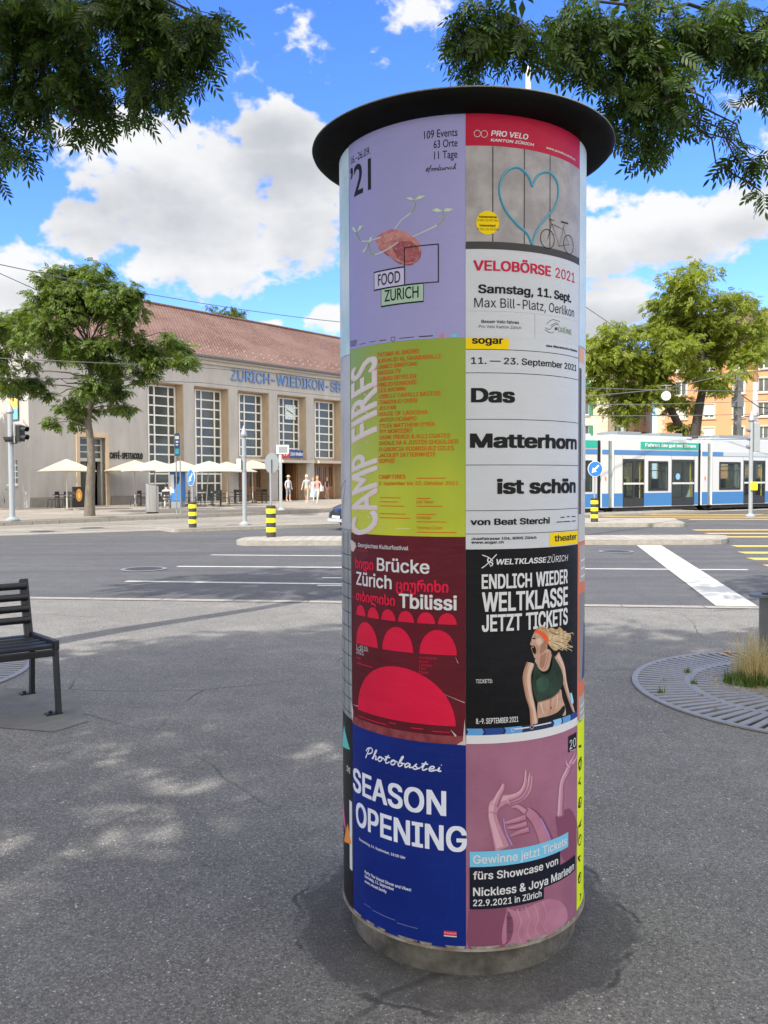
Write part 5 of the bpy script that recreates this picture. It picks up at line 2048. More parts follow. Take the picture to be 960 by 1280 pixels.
class Zoom:
    """reads positions measured on an enlarged detail of the photo"""
    def __init__(self, ox, oy, k, base=0):
        self.o, self.k = (ox, oy), k

    def __call__(self, x, y):
        a, z = cyl(self.o[0] + x / self.k, self.o[1] + y / self.k)
        return a * CR, z

    def pts(self, L):
        return [self(*p) for p in L]


def text(F, s, Z, p0, p1, cap, layer=2, m=0, bold=0.0, shear=0.0, face='grot'):
    """one line of lettering from the measured ends of its baseline; cap is the measured height of the capitals"""
    a0, z0 = Z(*p0)
    a1, z1 = Z(*p1)
    zt = Z(p0[0], p0[1] - cap)[1]
    zt1 = Z(p1[0], p1[1] - cap)[1]
    c = ((zt - z0) + (zt1 - z1)) / 2
    z = (z0 + z1) / 2
    vs, fs = text2d(s, 0, shear, face)
    lo, hi = vs[:, 0].min(), vs[:, 0].max()
    b = max(0, bold) * 1.45
    k = (a1 - a0) / (hi - lo + 2 * b * .8)
    c *= 1 - b * 1.2
    F.tris([(a0 + (v[0] - lo + b * .8) * k, z + (v[1] + b * .6) * c) for v in vs], fs, layer, m, [(x * k, y * c) for x, y in fat(b)])


def limbs2(F, Z, unit, pts, ws, layer, mats_, shift=(-3, -3)):
    """a printed arm or finger: three tones, the lighter ones narrower"""
    P = spline(pts, 5)
    n = len(P)
    wi = np.interp(np.linspace(0, 1, n), np.linspace(0, 1, len(ws)), ws) * unit
    for k, (f_, m_) in enumerate(zip((1.0, .74, .36), mats_)):
        w_ = list(wi * f_)
        if w_[-1] < wi[0] * .7: w_[-1] *= .45
        F.ribbon(Z.pts([(x + shift[0] * k * wi[q] / unit / 26, y + shift[1] * k * wi[q] / unit / 40) for q, (x, y) in enumerate(P)]), w_, layer + .12 * k, m_)


def vtext(F, s, aL, aR, z0, z1, layer=2, m=0, bold=0.0, shear=0.0):
    """lettering turned to read upwards between the heights z0 and z1, capitals standing from aR to aL"""
    vs, fs = text2d(s, 0, shear, 'geo')
    lo, hi = vs[:, 0].min(), vs[:, 0].max()
    k = (z1 - z0) / (hi - lo)
    c = aR - aL
    F.tris([(aR - v[1] * c, z0 + (v[0] - lo) * k) for v in vs], fs, layer, m, [(-y * c, x * k) for x, y in fat(bold * 1.2)])


def paper(name, col, rough=.42, col2=None, scale=3.0, var=.12, wrinkle=.25):
    m, t, b = node_mat(name)
    co = nd(t, 'ShaderNodeTexCoord').outputs['Object']
    n = nd(t, 'ShaderNodeTexNoise', Scale=scale, Detail=5.0, Roughness=.6)
    _ln(t, co, n.inputs['Vector'])
    c2 = col2 or tuple(x * (1 - var) for x in col)
    _ln(t, mixc(t, mrange(t, n.outputs['Fac'], .35, .68), col, c2), b.inputs['Base Color'])
    b.inputs['Roughness'].default_value = rough
    b.inputs['Specular IOR Level'].default_value = .12
    if wrinkle:
        mp = nd(t, 'ShaderNodeMapping')
        mp.inputs['Scale'].default_value = (1, 1, 2.6)
        _ln(t, co, mp.inputs[0])
        n2 = nd(t, 'ShaderNodeTexNoise', Scale=7.0, Detail=6.0, Roughness=.55, Distortion=.6)
        _ln(t, mp.outputs[0], n2.inputs['Vector'])
        bp = nd(t, 'ShaderNodeBump', Strength=wrinkle, Distance=.012)
        _ln(t, n2.outputs['Fac'], bp.inputs['Height'])
        _ln(t, bp.outputs[0], b.inputs['Normal'])
    return m


def ink(name, col, rough=.45):
    return mat('ink_' + name, col, .6, spec=.15)


I_blk, I_wht, I_red, I_yel = ink('black', (.012, .012, .013)), ink('white', (.62, .63, .66)), ink('red', (.55, .015, .06)), ink('yellow', (.80, .58, .0))
I_gry, I_dgr = ink('grey', (.32, .32, .33)), ink('dark_grey', (.07, .07, .075))

# ---- the body of the column
M_sock = mat('column_concrete', (.165, .155, .135), .9, var=.82, scale=9, bump=.8, bscale=30)
M_shaft = mat('column_zinc', (.44, .45, .46), .45, .45, var=.35, scale=4, bump=.1, bscale=20)
M_cap = mat('column_roof_black', (.003, .003, .003), .8, var=.4, scale=7, col2=(.008, .0078, .0072), bump=.12, bscale=25, spec=.12)
zb = cyl(583, 1187)[1]
RBASE = CR - .028
bs = MB().lathe([(0, 0), (RBASE, -.02), (RBASE + .002, zb - .012), (RBASE - .012, zb + .01), (0, zb + .01)], 64)
bs = bs.build('base', M_sock, column, smooth=True)
ztop_col = 2.785
MB().lathe([(0, zb + .002), (CR - .006, zb + .002), (CR, zb + .01), (CR, ztop_col - .06), (0, ztop_col - .06)], 128).build('shaft', M_shaft, column, smooth=True)
cp = MB().lathe([(0, 2.728), (CR + .004, 2.728), (.495, 2.738), (.520, 2.747), (.531, 2.758), (.533, 2.764), (.530, 2.769), (.515, 2.773), (.3, 2.80), (0, 2.815)], 128)
roof_ = cp.build('roof', M_cap, column, smooth=True)
MB().lathe([(.5315, 2.7655), (.5345, 2.7665), (.5335, 2.770), (.520, 2.774), (.515, 2.7735)], 128).build('rim_edge', mat('roof_edge_zinc', (.30, .31, .28), .5, .5), roof_)
MB().lathe([(CR - .002, zb + .004), (CR + .007, zb + .004), (CR + .007, zb - .004), (CR - .002, zb - .006)], 96).build('bottom_rim', mat('rim_rust', (.42, .40, .36), .6, .3, var=.6, scale=12, col2=(.16, .09, .05)), column)

Z1, Z2, Z3, Z4 = Zoom(420, 140, 4.267), Zoom(570, 140, 4.265), Zoom(420, 420, 4.741), Zoom(570, 400, 4.412)
Z5, Z6, Z7, Z8 = Zoom(420, 660, 4.571), Zoom(570, 670, 4.741), Zoom(420, 890, 3.765), Zoom(570, 890, 3.765)
PX = Zoom(0, 0, 1)


def poster(label, m, a0, a1, z0, z1, layer=0):
    F = Flat().rect(a0, a1, z0, z1, layer)
    o = F.build('poster', m, column)
    o['label'] = label
    return o


aL = (Z5(95, 400)[0] + Z7(80, 500)[0]) / 2
aLt = Z1(66, 700)[0]
aC = (PX(580.6, 300)[0] + PX(582, 600)[0] + PX(582.3, 800)[0] + PX(584, 1050)[0]) / 4
aR = (PX(722.5, 300)[0] + PX(720.5, 540)[0] + PX(721.5, 800)[0] + PX(722.5, 1040)[0]) / 4
zr = [2.73, PX(581, 422)[1], PX(581, 671)[1], PX(583, 931)[1], zb]
zr2 = [2.73, PX(583, 421)[1], PX(583, 686.7)[1], PX(584, 930)[1], zb]

# ---------------------------------------- 1: lavender
p1 = poster('lavender poster with a sprouting potato', paper('poster_lavender', (.325, .315, .575), col2=(.30, .29, .54), scale=1.5), aL, aC - .0006, zr[1], zr[0], 3)
F = Flat()
text(F, '109 Events', Z1, (472, 147), (648, 129), 42, 5, bold=.005, face='geo')
text(F, '63 Orte', Z1, (522, 195), (648, 186), 41, 5, bold=.005, face='geo')
text(F, '11 Tage', Z1, (525, 255), (648, 246), 42, 5, bold=.005, face='geo')
text(F, '16.–26.09.', Z1, (85, 272), (187, 234), 40, 5, face='geo')
text(F, "’21", Z1, (82, 462), (190, 418), 165, 5, bold=.012, face='geo')
text(F, 'FOOD', Z1, (228, 931), (345, 908), 62, 6, bold=.008, face='geo')
text(F, 'ZURICH', Z1, (262, 1015), (442, 989), 62, 6, bold=.008, face='geo')
text(F, 'FOOBY', Z1, (78, 1256), (116, 1246), 32, 5)
for (x0, x1, y, h) in ((130, 162, 1240, 5), (180, 214, 1228, 5), (235, 270, 1221, 7), (340, 418, 1208, 6), (444, 518, 1199, 9)):
    a, z = Z1(x0, y); b, _ = Z1(x1, y)
    F.rect(a, b, z - h / 4.27 * .0007, z + h / 4.27 * .0007, 5)
F.ribbon(Z1.pts([(296, 1203), (317, 1200), (317, 1216), (306, 1226), (296, 1218)]), .002, 5, closed=True)
# the handwritten tag
SC = {'#': [[(.3, 0), (.5, 1)], [(.6, 0), (.8, 1)], [(.1, .35), (.9, .4)], [(.15, .65), (.95, .7)]],
      'f': [[(0, 0), (.4, .5), (.75, 1.25), (.55, 1.4), (.4, 1), (.3, -.4)], [(.1, .6), (.7, .65)]],
      'o': [[(0, .3), (.15, .6), (.45, .65), (.6, .35), (.45, .05), (.15, .02), (.05, .3), (.4, .6), (.9, .5)]],
      'd': [[(.5, .5), (.2, .6), (.02, .3), (.2, .02), (.5, .3), (.7, 1.4), (.55, .4), (.7, .02), (.9, .2)]],
      'z': [[(0, .55), (.5, .6), (.1, .05), (.7, .1), (.9, .3)]], 'u': [[(0, .6), (.05, .1), (.3, .02), (.6, .6), (.6, .05), (.9, .2)]],
      'r': [[(0, 0), (.15, .6), (.35, .5), (.6, .6), (.62, .3), (.9, .2)]], 'i': [[(0, .1), (.2, .6), (.2, .1), (.5, .15)], [(.3, .9), (.34, .95)]],
      'c': [[(.6, .55), (.2, .6), (.02, .3), (.2, .02), (.9, .3)]], 'h': [[(0, 0), (.4, .9), (.5, 1.4), (.3, 1.2), (.15, 0), (.35, .55), (.6, .5), (.6, .05), (.9, .2)]],
      'P': [[(.15, -.25), (.35, .6), (.5, 1.3)], [(.0, .75), (.25, 1.25), (.75, 1.45), (1.1, 1.2), (.95, .75), (.5, .5), (.25, .6)]],
      't': [[(0, .3), (.3, .8), (.45, 1.2), (.25, .3), (.4, .0), (.8, .3)], [(.0, .85), (.75, .9)]],
      'b': [[(0, .2), (.35, .8), (.5, 1.4), (.3, 1.3), (.12, .2), (.3, .0), (.6, .25), (.5, .55), (.4, .45), (.9, .5)]],
      'a': [[(.55, .55), (.25, .65), (.02, .3), (.15, .02), (.5, .35), (.6, .6), (.6, .1), (.9, .2)]],
      's': [[(0, .1), (.4, .75), (.3, .45), (.6, .2), (.4, -.02), (.1, .05)], [(.4, .0), (.9, .25)]],
      'e': [[(0, .25), (.45, .35), (.55, .6), (.25, .65), (.05, .3), (.25, .0), (.9, .25)]]}


def spline(pts, n=5):
    P = [np.array(p, float) for p in pts]
    P = [2 * P[0] - P[1]] + P + [2 * P[-1] - P[-2]]
    o = []
    for i in range(1, len(P) - 2):
        for k in range(n):
            t = k / n
            o.append(.5 * ((2 * P[i]) + (-P[i - 1] + P[i + 1]) * t + (2 * P[i - 1] - 5 * P[i] + 4 * P[i + 1] - P[i + 2]) * t * t + (-P[i - 1] + 3 * P[i] - 3 * P[i + 1] + P[i + 2]) * t ** 3))
    o.append(P[-2])
    return [tuple(x) for x in o]


def script(F, s, Z, p0, p1, xh, w, layer=5, m=0, slant=.25, adv=.92):
    a0, z0 = Z(*p0); a1, z1 = Z(*p1)
    c = (Z(p0[0], p0[1] - xh)[1] - z0 + Z(p1[0], p1[1] - xh)[1] - z1) / 2
    z = (z0 + z1) / 2
    tot = sum(1.25 if ch == 'P' else (.62 if ch in 'i' else adv) for ch in s)
    k = (a1 - a0) / tot
    x = 0
    for ch in s:
        for st in SC[ch]:
            F.ribbon([(a0 + (x + q_[0]) * k + q_[1] * c * slant, z + q_[1] * c) for q_ in spline(st)], w, layer, m)
        x += 1.25 if ch == 'P' else (.62 if ch in 'i' else adv)


script(F, '#foodzurich', Z1, (476, 325), (640, 303), 22, .0016)
F.build('lettering', I_blk, p1)
F = Flat()
q1 = Z1.pts([(207, 857), (368, 827), (368, 925), (207, 952)])
ma = lambda L: ((L[0][0] + L[3][0]) / 2, (L[1][0] + L[2][0]) / 2, (L[2][1] + L[3][1]) / 2, (L[0][1] + L[1][1]) / 2)
A0, A1, B0, B1 = ma(q1)
F.rect(A0, A1, B0, B1, 4, 1)
C0, C1, D0, D1 = ma(Z1.pts([(244, 945), (468, 915), (468, 1010), (244, 1040)]))
D1 = B0
F.rect(C0, C1, D0, D1, 4, 2)
F.ribbon([(A0, B0), (A1, B0), (A1, B1), (A0, B1)], .005, 5, 0, True)
F.ribbon([(C0, D0), (C1, D0), (C1, D1), (C0, D1)], .005, 5, 0, True)
E0, E1, G0, G1 = ma(Z1.pts([(368, 727), (547, 705), (547, 905), (368, 925)]))
F.ribbon([(A1, B0), (E1, B0), (E1, G1), (A1, G1)], .0045, 7, 0, True)
F.build('title_boxes', [I_blk, ink('lilac', (.52, .50, .72)), ink('sage', (.36, .52, .40))], p1)
F = Flat()
pot = spline([(215, 690), (225, 662), (262, 640), (310, 626), (362, 640), (410, 662), (445, 700), (455, 742), (440, 785), (405, 812), (365, 812), (320, 790), (270, 750), (230, 725), (215, 690)], 4)[:-1]
F.poly(Z1.pts(pot), 4, 0)
F.poly(Z1.pts([(300, 720), (340, 690), (400, 690), (440, 720), (448, 760), (420, 800), (370, 805), (330, 780)]), 5, 1)
F.poly(Z1.pts([(255, 655), (310, 640), (350, 655), (330, 680), (270, 690)]), 5, 2)
rp = random.Random(6)
for k in range(46):
    t_, q_ = rp.uniform(0, 6.283), math.sqrt(rp.random())
    x_, y_ = 335 + math.cos(t_) * 105 * q_ + math.sin(t_) * 18 * q_, 718 + math.sin(t_) * 68 * q_ + math.cos(t_) * 42 * q_
    s_ = rp.uniform(2, 7)
    F.poly(Z1.pts([(x_ - s_, y_), (x_, y_ - s_ * .6), (x_ + s_, y_ + 1), (x_ + 1, y_ + s_ * .7)]), 5.3 + k * .005, rp.choice((1, 2, 0)))
F.ribbon(Z1.pts(spline([(228, 728), (270, 756), (320, 796), (368, 815), (408, 812), (442, 785), (454, 742)])), [.001, .002, .003, .004, .005, .0055, .006] * 4 + [.005] * 3, 5.6, 1)
for L in ([(315, 628), (350, 580), (400, 540), (425, 505), (421, 468)], [(408, 668), (470, 640), (540, 605), (576, 570), (571, 528)], [(245, 668), (180, 688), (140, 688), (118, 662), (115, 638)], [(335, 695), (270, 737), (210, 762), (185, 742), (178, 700)]):
    P = Z1.pts(spline(L))
    n = len(P)
    F.ribbon(P, [.0036 + .0018 * min(1, i / n * 2) for i in range(n)], 6, 3)
    F.ribbon(P[n // 2:], .003, 7, 4)
for L in ([(421, 470), (400, 456), (372, 460), (395, 470)], [(421, 470), (445, 448), (480, 450), (450, 466)], [(571, 530), (540, 514), (512, 526), (540, 536)], [(571, 530), (590, 514), (627, 520), (598, 534)], [(116, 640), (100, 612), (88, 622), (105, 640)], [(116, 640), (130, 608), (150, 606), (132, 632)], [(178, 702), (160, 728), (140, 752), (160, 745)], [(178, 702), (185, 672), (200, 664), (192, 690)]):
    F.poly(Z1.pts(L), 7, 5)
F.build('potato_picture', [paper('print_potato', (.42, .15, .16), col2=(.52, .25, .22), scale=40, wrinkle=0), paper('print_potato_dark', (.25, .06, .085), col2=(.38, .13, .14), scale=45, wrinkle=0), paper('print_potato_light', (.58, .30, .27), col2=(.44, .19, .18), scale=50, wrinkle=0), ink('sprout', (.50, .52, .56)), ink('sprout_green', (.16, .28, .07)), ink('sprout_leaf', (.50, .62, .45))], p1)
F = Flat()
F.poly(Z1.pts([(553 + 0, 1192), (565, 1180), (578, 1188), (578, 1200), (565, 1205), (553, 1200)]), 5, 0)
F.poly(Z1.pts([(616, 1192), (630, 1182), (648, 1186), (648, 1198), (632, 1202), (616, 1200)]), 5, 1)
F.build('sponsor_marks', [ink('rose', (.55, .2, .25)), ink('sky', (.15, .5, .75))], p1)

# ---------------------------------------- 2: bicycle market
M_p2 = paper('poster_cool_white', (.55, .58, .625), col2=(.515, .54, .585))
p2 = poster('white poster with a blue heart, a bicycle and a red band', M_p2, aC, aR, zr2[1] - .0, zr2[0], 2)
F = Flat()
zb1 = Z2(42, 182)[1]
F.rect(aC + .0004, aR - .0004, zb1, zr2[0] - .001, 4, 0)
F.build('red_band', paper('poster_band_red', (.47, .012, .05), col2=(.40, .01, .04)), p2)
F = Flat()
for cx in (113, 150):
    F.ribbon(Z2.pts([(cx + 17 * math.cos(t * .3491), 117 + (cx - 113) * .06 + 18 * math.sin(t * .3491)) for t in range(18)]), .0014, 6, 1, True)
text(F, 'PRO VELO', Z2, (185, 132), (382, 148), 29, 6, 1, bold=.03, shear=.2)
text(F, 'KANTON ZÜRICH', Z2, (183, 160), (412, 184), 15, 6, 1, bold=.03, shear=.2)
text(F, 'www.provelozuerich.ch', Z2, (478, 198), (630, 262), 13, 6, 1, bold=.02)
text(F, 'VELOBÖRSE', Z2, (92, 847), (502, 877), 54, 5, 2, bold=.035)
text(F, '2021', Z2, (527, 883), (628, 911), 52, 5, 2, bold=.006)
text(F, 'Samstag,', Z2, (118, 963), (410, 985), 46, 5, 0, bold=.035)
text(F, '11. Sept.', Z2, (432, 985), (610, 1015), 46, 5, 0, bold=.035)
text(F, 'Max Bill-Platz, Oerlikon', Z2, (97, 1045), (625, 1092), 48, 5, 0, bold=-.006)
text(F, 'Besser Velo fahren', Z2, (135, 1126), (333, 1131), 16, 5, 0, bold=.02)
text(F, 'Pro Velo Kanton Zürich', Z2, (122, 1153), (345, 1158), 16, 5, 3)
text(F, 'GRÜNE', Z2, (540, 1175), (612, 1186), 27, 5, 4, bold=.02)
F.build('lettering', [I_blk, I_wht, ink('crimson', (.50, .012, .06)), I_dgr, ink('leaf_grey', (.25, .36, .25))], p2)
zp0, zp1 = Z2(42, 732)[1], zb1
F = Flat()
F.rect(aC + .0004, aR - .0004, zp0, zp1 - .0004, 3, 0)
F.rect(aC + .0004, aR - .0004, zp0, Z2(42, 692)[1], 4, 1)
for x in (195, 362, 498):
    a = Z2(x, 450)[0]
    F.rect(a - .0016, a + .0016, Z2(42, 692)[1], zp1 - .001, 5, 1)
M_wallp = paper('print_board_wall', (.29, .275, .285), col2=(.39, .37, .375), scale=14)
F.build('wall_picture', [M_wallp, ink('wall_dark', (.06, .058, .06))], p2)
F = Flat()
H1 = spline([(403, 402), (385, 350), (345, 307), (303, 300), (258, 330), (232, 390), (235, 460), (270, 540), (330, 610), (375, 650), (402, 708)], 4)
H2 = spline([(403, 402), (425, 350), (460, 325), (500, 330), (535, 378), (540, 450), (520, 512), (480, 562), (440, 612), (415, 662), (402, 708)], 4)
for H in (H1, H2):
    F.ribbon(Z2.pts(H), .0075, 6, 0)
    F.ribbon(Z2.pts([(x + 3, y - 5) for x, y in H]), .0035, 7, 1)
F.build('heart_picture', [ink('heart_blue', (.045, .20, .31)), ink('heart_light', (.13, .38, .47))], p2)
F = Flat()
ci = Z2(168, 592)
F.poly([(ci[0] + .036 * math.cos(t * .1963), ci[1] + .0365 * math.sin(t * .1963)) for t in range(32)], 6, 0)
for i, (s_, y, x0, x1, bo) in enumerate((('Veloannahme', 566, 119, 216, .03), ('8.00–10.00 Uhr', 584, 113, 224, 0), ('Veloverkauf', 612, 124, 210, .03), ('9.00–15.00 Uhr', 632, 113, 228, 0))):
    text(F, s_, Z2, (x0, y), (x1, y + 2), 12, 7, 1, bold=bo)
F.build('yellow_disc', [I_yel, I_blk], p2)
F = Flat()
w1, w2 = Z2(485, 678), Z2(597, 708)
for c in (w1, w2):
    F.ribbon([(c[0] + .030 * math.cos(t * .2618), c[1] + .030 * math.sin(t * .2618)) for t in range(24)], .0022, 7, 0, True)
Bk = lambda L, w=.0017: F.ribbon(Z2.pts(L), w, 8, 0)
for L in ([(485, 678), (505, 595), (500, 575)], [(508, 600), (568, 628), (545, 716), (508, 600)], [(568, 628), (597, 708), (545, 716)], [(568, 628), (572, 600)], [(490, 572), (520, 580), (518, 575)]): Bk(L)
Bk([(556, 586), (592, 596)], .004)
F.build('bicycle_picture', I_blk, p2)
F = Flat()
F.rect(aC + .001, aR - .001, Z2(42, 1062)[1] - .0005, Z2(42, 1062)[1], 4, 0)
a = Z2(418, 1120)[0]
F.rect(a - .0005, a + .0005, Z2(42, 1195)[1], Z2(42, 1062)[1], 4, 0)
for L in ([(480, 1130), (510, 1108), (550, 1118)], [(472, 1150), (495, 1160), (515, 1140), (540, 1130)], [(470, 1160), (500, 1178), (520, 1172)], [(500, 1140), (530, 1125), (545, 1140)]): F.ribbon(Z2.pts(spline(L)), .0016, 5, 1)
F.poly(Z2.pts([(522, 1150), (536, 1148), (538, 1162), (524, 1164)]), 5, 1)
F.build('party_emblem', [I_gry, I_dgr], p2)

# ---------------------------------------- 3: green festival poster
M_p3, t_, b_ = node_mat('poster_lime')
co_ = nd(t_, 'ShaderNodeTexCoord').outputs['Object']
sp_ = nd(t_, 'ShaderNodeSeparateXYZ')
_ln(t_, co_, sp_.inputs[0])
nz_ = nd(t_, 'ShaderNodeTexNoise', Scale=3.5, Detail=2.0)
_ln(t_, co_, nz_.inputs['Vector'])
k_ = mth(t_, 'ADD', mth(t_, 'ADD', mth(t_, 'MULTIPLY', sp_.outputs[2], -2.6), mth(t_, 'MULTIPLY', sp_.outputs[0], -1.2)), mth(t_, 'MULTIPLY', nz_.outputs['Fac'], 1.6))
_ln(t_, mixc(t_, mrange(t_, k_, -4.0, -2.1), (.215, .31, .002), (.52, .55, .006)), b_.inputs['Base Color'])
b_.inputs['Roughness'].default_value = .42
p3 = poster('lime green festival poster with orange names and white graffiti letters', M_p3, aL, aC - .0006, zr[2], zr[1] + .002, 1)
F = Flat()
names = [('FATIMA AL QADIRI', 252, 122, 493, 105), ('& KHALID AL GHARABALLI', 252, 160, 622, 135), ('JAMES BANTONE', 254, 195, 485, 178), ('BASICA TV', 255, 231, 385, 221), ('LUKAS BEYELER', 255, 266, 478, 252),
         ('EMILIO BIANCHIC', 255, 301, 483, 288), ('LEX BROWN', 256, 335, 412, 326), ('CIBELLE CAVALLI BASTOS', 257, 371, 620, 353), ('TIANZHUO CHEN', 257, 405, 480, 396), ('JES FAN', 258, 441, 355, 436),
         ('HOUSE OF LADOSHA', 257, 474, 545, 465), ('JAVIER OCAMPO', 258, 510, 478, 502), ('TYLER MATTHEW OYER', 258, 545, 585, 537), ('IVY MONTEIRO', 260, 578, 450, 573), ('SIGNE PIERCE & ALLI COATES', 258, 612, 678, 605),
         ('SHENJI RA & JUSTIN SHOULDER', 258, 647, 725, 640), ('FLORENCIA RODRIGUEZ GILES', 258, 684, 700, 678), ('JACOLBY SATTERWHITE', 258, 719, 592, 715), ('SOPHIE', 258, 753, 350, 752), ('CAMP FIRES', 258, 847, 413, 846)]
for s_, x0, y0, x1, y1 in names: text(F, s_, Z3, (x0, y0), (x1, y1), 25, 4, bold=.016)
text(F, '2. September bis 23. Oktober 2021', Z3, (258, 880), (725, 886), 21, 4, bold=.012)
text(F, 'Last Tango', Z3, (478, 990), (578, 992), 18, 4)
text(F, 'Shedhalle', Z3, (478, 1084), (565, 1086), 18, 4)
text(F, 'Tanzhaus Zürich', Z3, (478, 1144), (632, 1146), 18, 4)
for x0, x1, y in ((478, 650, 843), (262, 385, 958), (262, 368, 982), (262, 405, 1006), (478, 560, 962), (478, 630, 1008), (262, 415, 1052), (262, 440, 1076), (478, 590, 1056), (478, 655, 1100), (478, 715, 1162)):
    a, z = Z3(x0, y); b, _ = Z3(x1, y)
    F.rect(a, b, z - .0012, z + .0012, 4)
F.build('lettering', ink('orange', (.62, .085, .005)), p3)
F = Flat()
vL, vR = Z3(103, 600)[0], Z3(240, 600)[0]
for (s_, y0, y1) in (('FIRES', 622, 132), ('CAMP', 1172, 702)):
    z0, z1 = Z3(170, y0)[1], Z3(170, y1)[1]
    vtext(F, s_, vL - .006, vR + .004, z0 - .003, z1 - .002, 4, 0, bold=.030, shear=-.45)
    vtext(F, s_, vL, vR, z0, z1, 5, 1, bold=.006, shear=-.45)
# spikes of the graffiti strokes
rnd = random.Random(5)
for k in range(26):
    z = Z3(170, 140 + k * 40)[1] + rnd.uniform(-.004, .004)
    if 640 < 140 + k * 40 < 690: continue
    a0 = rnd.uniform(vL, vR - .01)
    ln = rnd.uniform(.012, .030)
    F.tris([(a0, z - .0025), (a0, z + .0025), (a0 + ln, z - rnd.uniform(.004, .016))], [(0, 1, 2)], 6, rnd.choice((0, 1, 1)))
F.build('graffiti_title', [ink('pink_glow', (.72, .52, .55)), ink('graffiti_white', (.62, .60, .61))], p3)
F = Flat()
for cx in (272, 318): F.ribbon(Z3.pts([(cx + 12 * math.cos(t * .6283), 1134 + 14 * math.sin(t * .6283)) for t in range(10)]), .0015, 4, 0, True)
a, z = Z3(358, 1140); b, _ = Z3(440, 1140)
F.rect(a, b, z - .0018, z + .0018, 4)
F.build('sponsor_marks', ink('pale_lime', (.55, .62, .25)), p3)

# ---------------------------------------- 4: white theatre poster
p4 = poster('white theatre poster ruled by thin lines with a few large black words', M_p2 if False else paper('poster_white', (.55, .58, .625), col2=(.515, .54, .585), scale=2.2), aC, aR - .002, zr2[2], zr2[1] + .002, 1)
F = Flat()
for y in (163, 292, 548, 800, 1052, 1180):
    z = Z4(57, y)[1]
    F.rect(aC + .0004, aR - .0024, z - .0009, z + .0009, 3, 0)
text(F, '11. — 23. September 2021', Z4, (83, 244), (660, 281), 35, 4, bold=.02)
text(F, 'Das', Z4, (84, 455), (322, 457), 80, 4, bold=.05)
text(F, 'Matterhorn', Z4, (78, 707), (661, 713), 77, 4, bold=.05)
text(F, 'ist schön', Z4, (226, 957), (655, 955), 80, 4, bold=.05)
text(F, 'von Beat Sterchi', Z4, (80, 1131), (514, 1122), 35, 4, bold=.04)
text(F, 'Josefstrasse 106, 8005 Zürich', Z4, (84, 1213), (440, 1206), 15, 4, bold=.03)
text(F, 'www.sogar.ch', Z4, (84, 1234), (262, 1231), 15, 4, bold=.03)
text(F, 'das literarische theater', Z4, (494, 150), (665, 176), 12, 4, bold=.03)
for x0, x1, y in ((573, 596, 1088), (608, 622, 1084), (634, 655, 1084), (552, 585, 1114), (588, 626, 1112), (634, 656, 1109)):
    a, z = Z4(x0, y); b, _ = Z4(x1, y)
    F.rect(a, b, z - .0018, z + .0012, 4, 0)
F.build('lettering', I_blk, p4)
F = Flat()
F.rect(aC + .0006, Z4(290, 130)[0], Z4(57, 163)[1] + .001, Z4(57, 100)[1], 3, 1)
F.rect(Z4(515, 1200)[0], aR - .003, Z4(515, 1247)[1], Z4(515, 1174)[1], 3, 1)
text(F, 'sogar', Z4, (88, 131), (258, 134), 40, 4, 0, bold=.035)
text(F, 'theater', Z4, (540, 1220), (660, 1211), 34, 4, 0, bold=.03)
F.build('yellow_label', [I_blk, I_yel], p4)

# ---------------------------------------- 5: dark red Georgian festival
p5 = poster('dark red poster with bright red half discs and Georgian lettering', paper('poster_maroon', (.115, .012, .022), col2=(.085, .01, .018), rough=.3), aL, aC - .0006, zr[3], zr[2], 0)
F = Flat()
text(F, '1. Georgisches Kulturfestival', Z5, (112, 105), (415, 127), 23, 3, 0, bold=.012)
text(F, 'Brücke', Z5, (237, 243), (535, 262), 76, 3, 0, bold=.02)
text(F, 'Zürich', Z5, (120, 322), (320, 350), 76, 3, 0, bold=.02)
text(F, 'Tbilissi', Z5, (362, 452), (690, 472), 82, 3, 0, bold=.03)
text(F, '1.–10.10.', Z5, (120, 690), (187, 703), 25, 3, 0)
text(F, '2021', Z5, (120, 716), (161, 726), 25, 3, 0)
text(F, 'Zürich', Z5, (130, 133), (183, 139), 15, 3, 1)
text(F, 'ხიდი', Z5, (115, 226), (217, 242), 55, 3, 1, bold=.03, face='geo')
text(F, 'ციურიხი', Z5, (345, 357), (643, 367), 62, 3, 1, bold=.03, face='geo')
text(F, 'თბილისი', Z5, (120, 412), (340, 445), 55, 3, 1, bold=.03, face='geo')
for s_, y, x1 in (('Architektur', 748, 578), ('Kunst', 768, 528), ('Literatur', 789, 552), ('Film', 809, 514), ('Musik', 831, 530)): text(F, s_, Z5, (478, y), (x1, y + 1), 15, 3, 1)
for x0, x1, y in ((122, 145, 738), (122, 210, 768), (130, 290, 1070), (305, 345, 1110), (430, 500, 1140), (550, 650, 1160)):
    a, z = Z5(x0, y); b, _ = Z5(x1, y + (x1 - x0) * .12)
    F.rect(a, b, z - .0012, z + .0012, 3, 1)
R5 = ink('poster_red', (.62, .012, .055))
F.build('lettering', [I_wht, R5], p5)
F = Flat()


def arch(x0, x1, yb, ytop, ref):
    a0, a1 = Z5(x0, yb)[0], Z5(x1, yb)[0]
    z0 = Z5(ref, yb)[1]
    z1 = Z5(ref, ytop)[1]
    F.poly([(a0 + (a1 - a0) * (.5 - .5 * math.cos(math.pi * t / 28)), z0 + (z1 - z0) * math.sin(math.pi * t / 28)) for t in range(29)], 3)


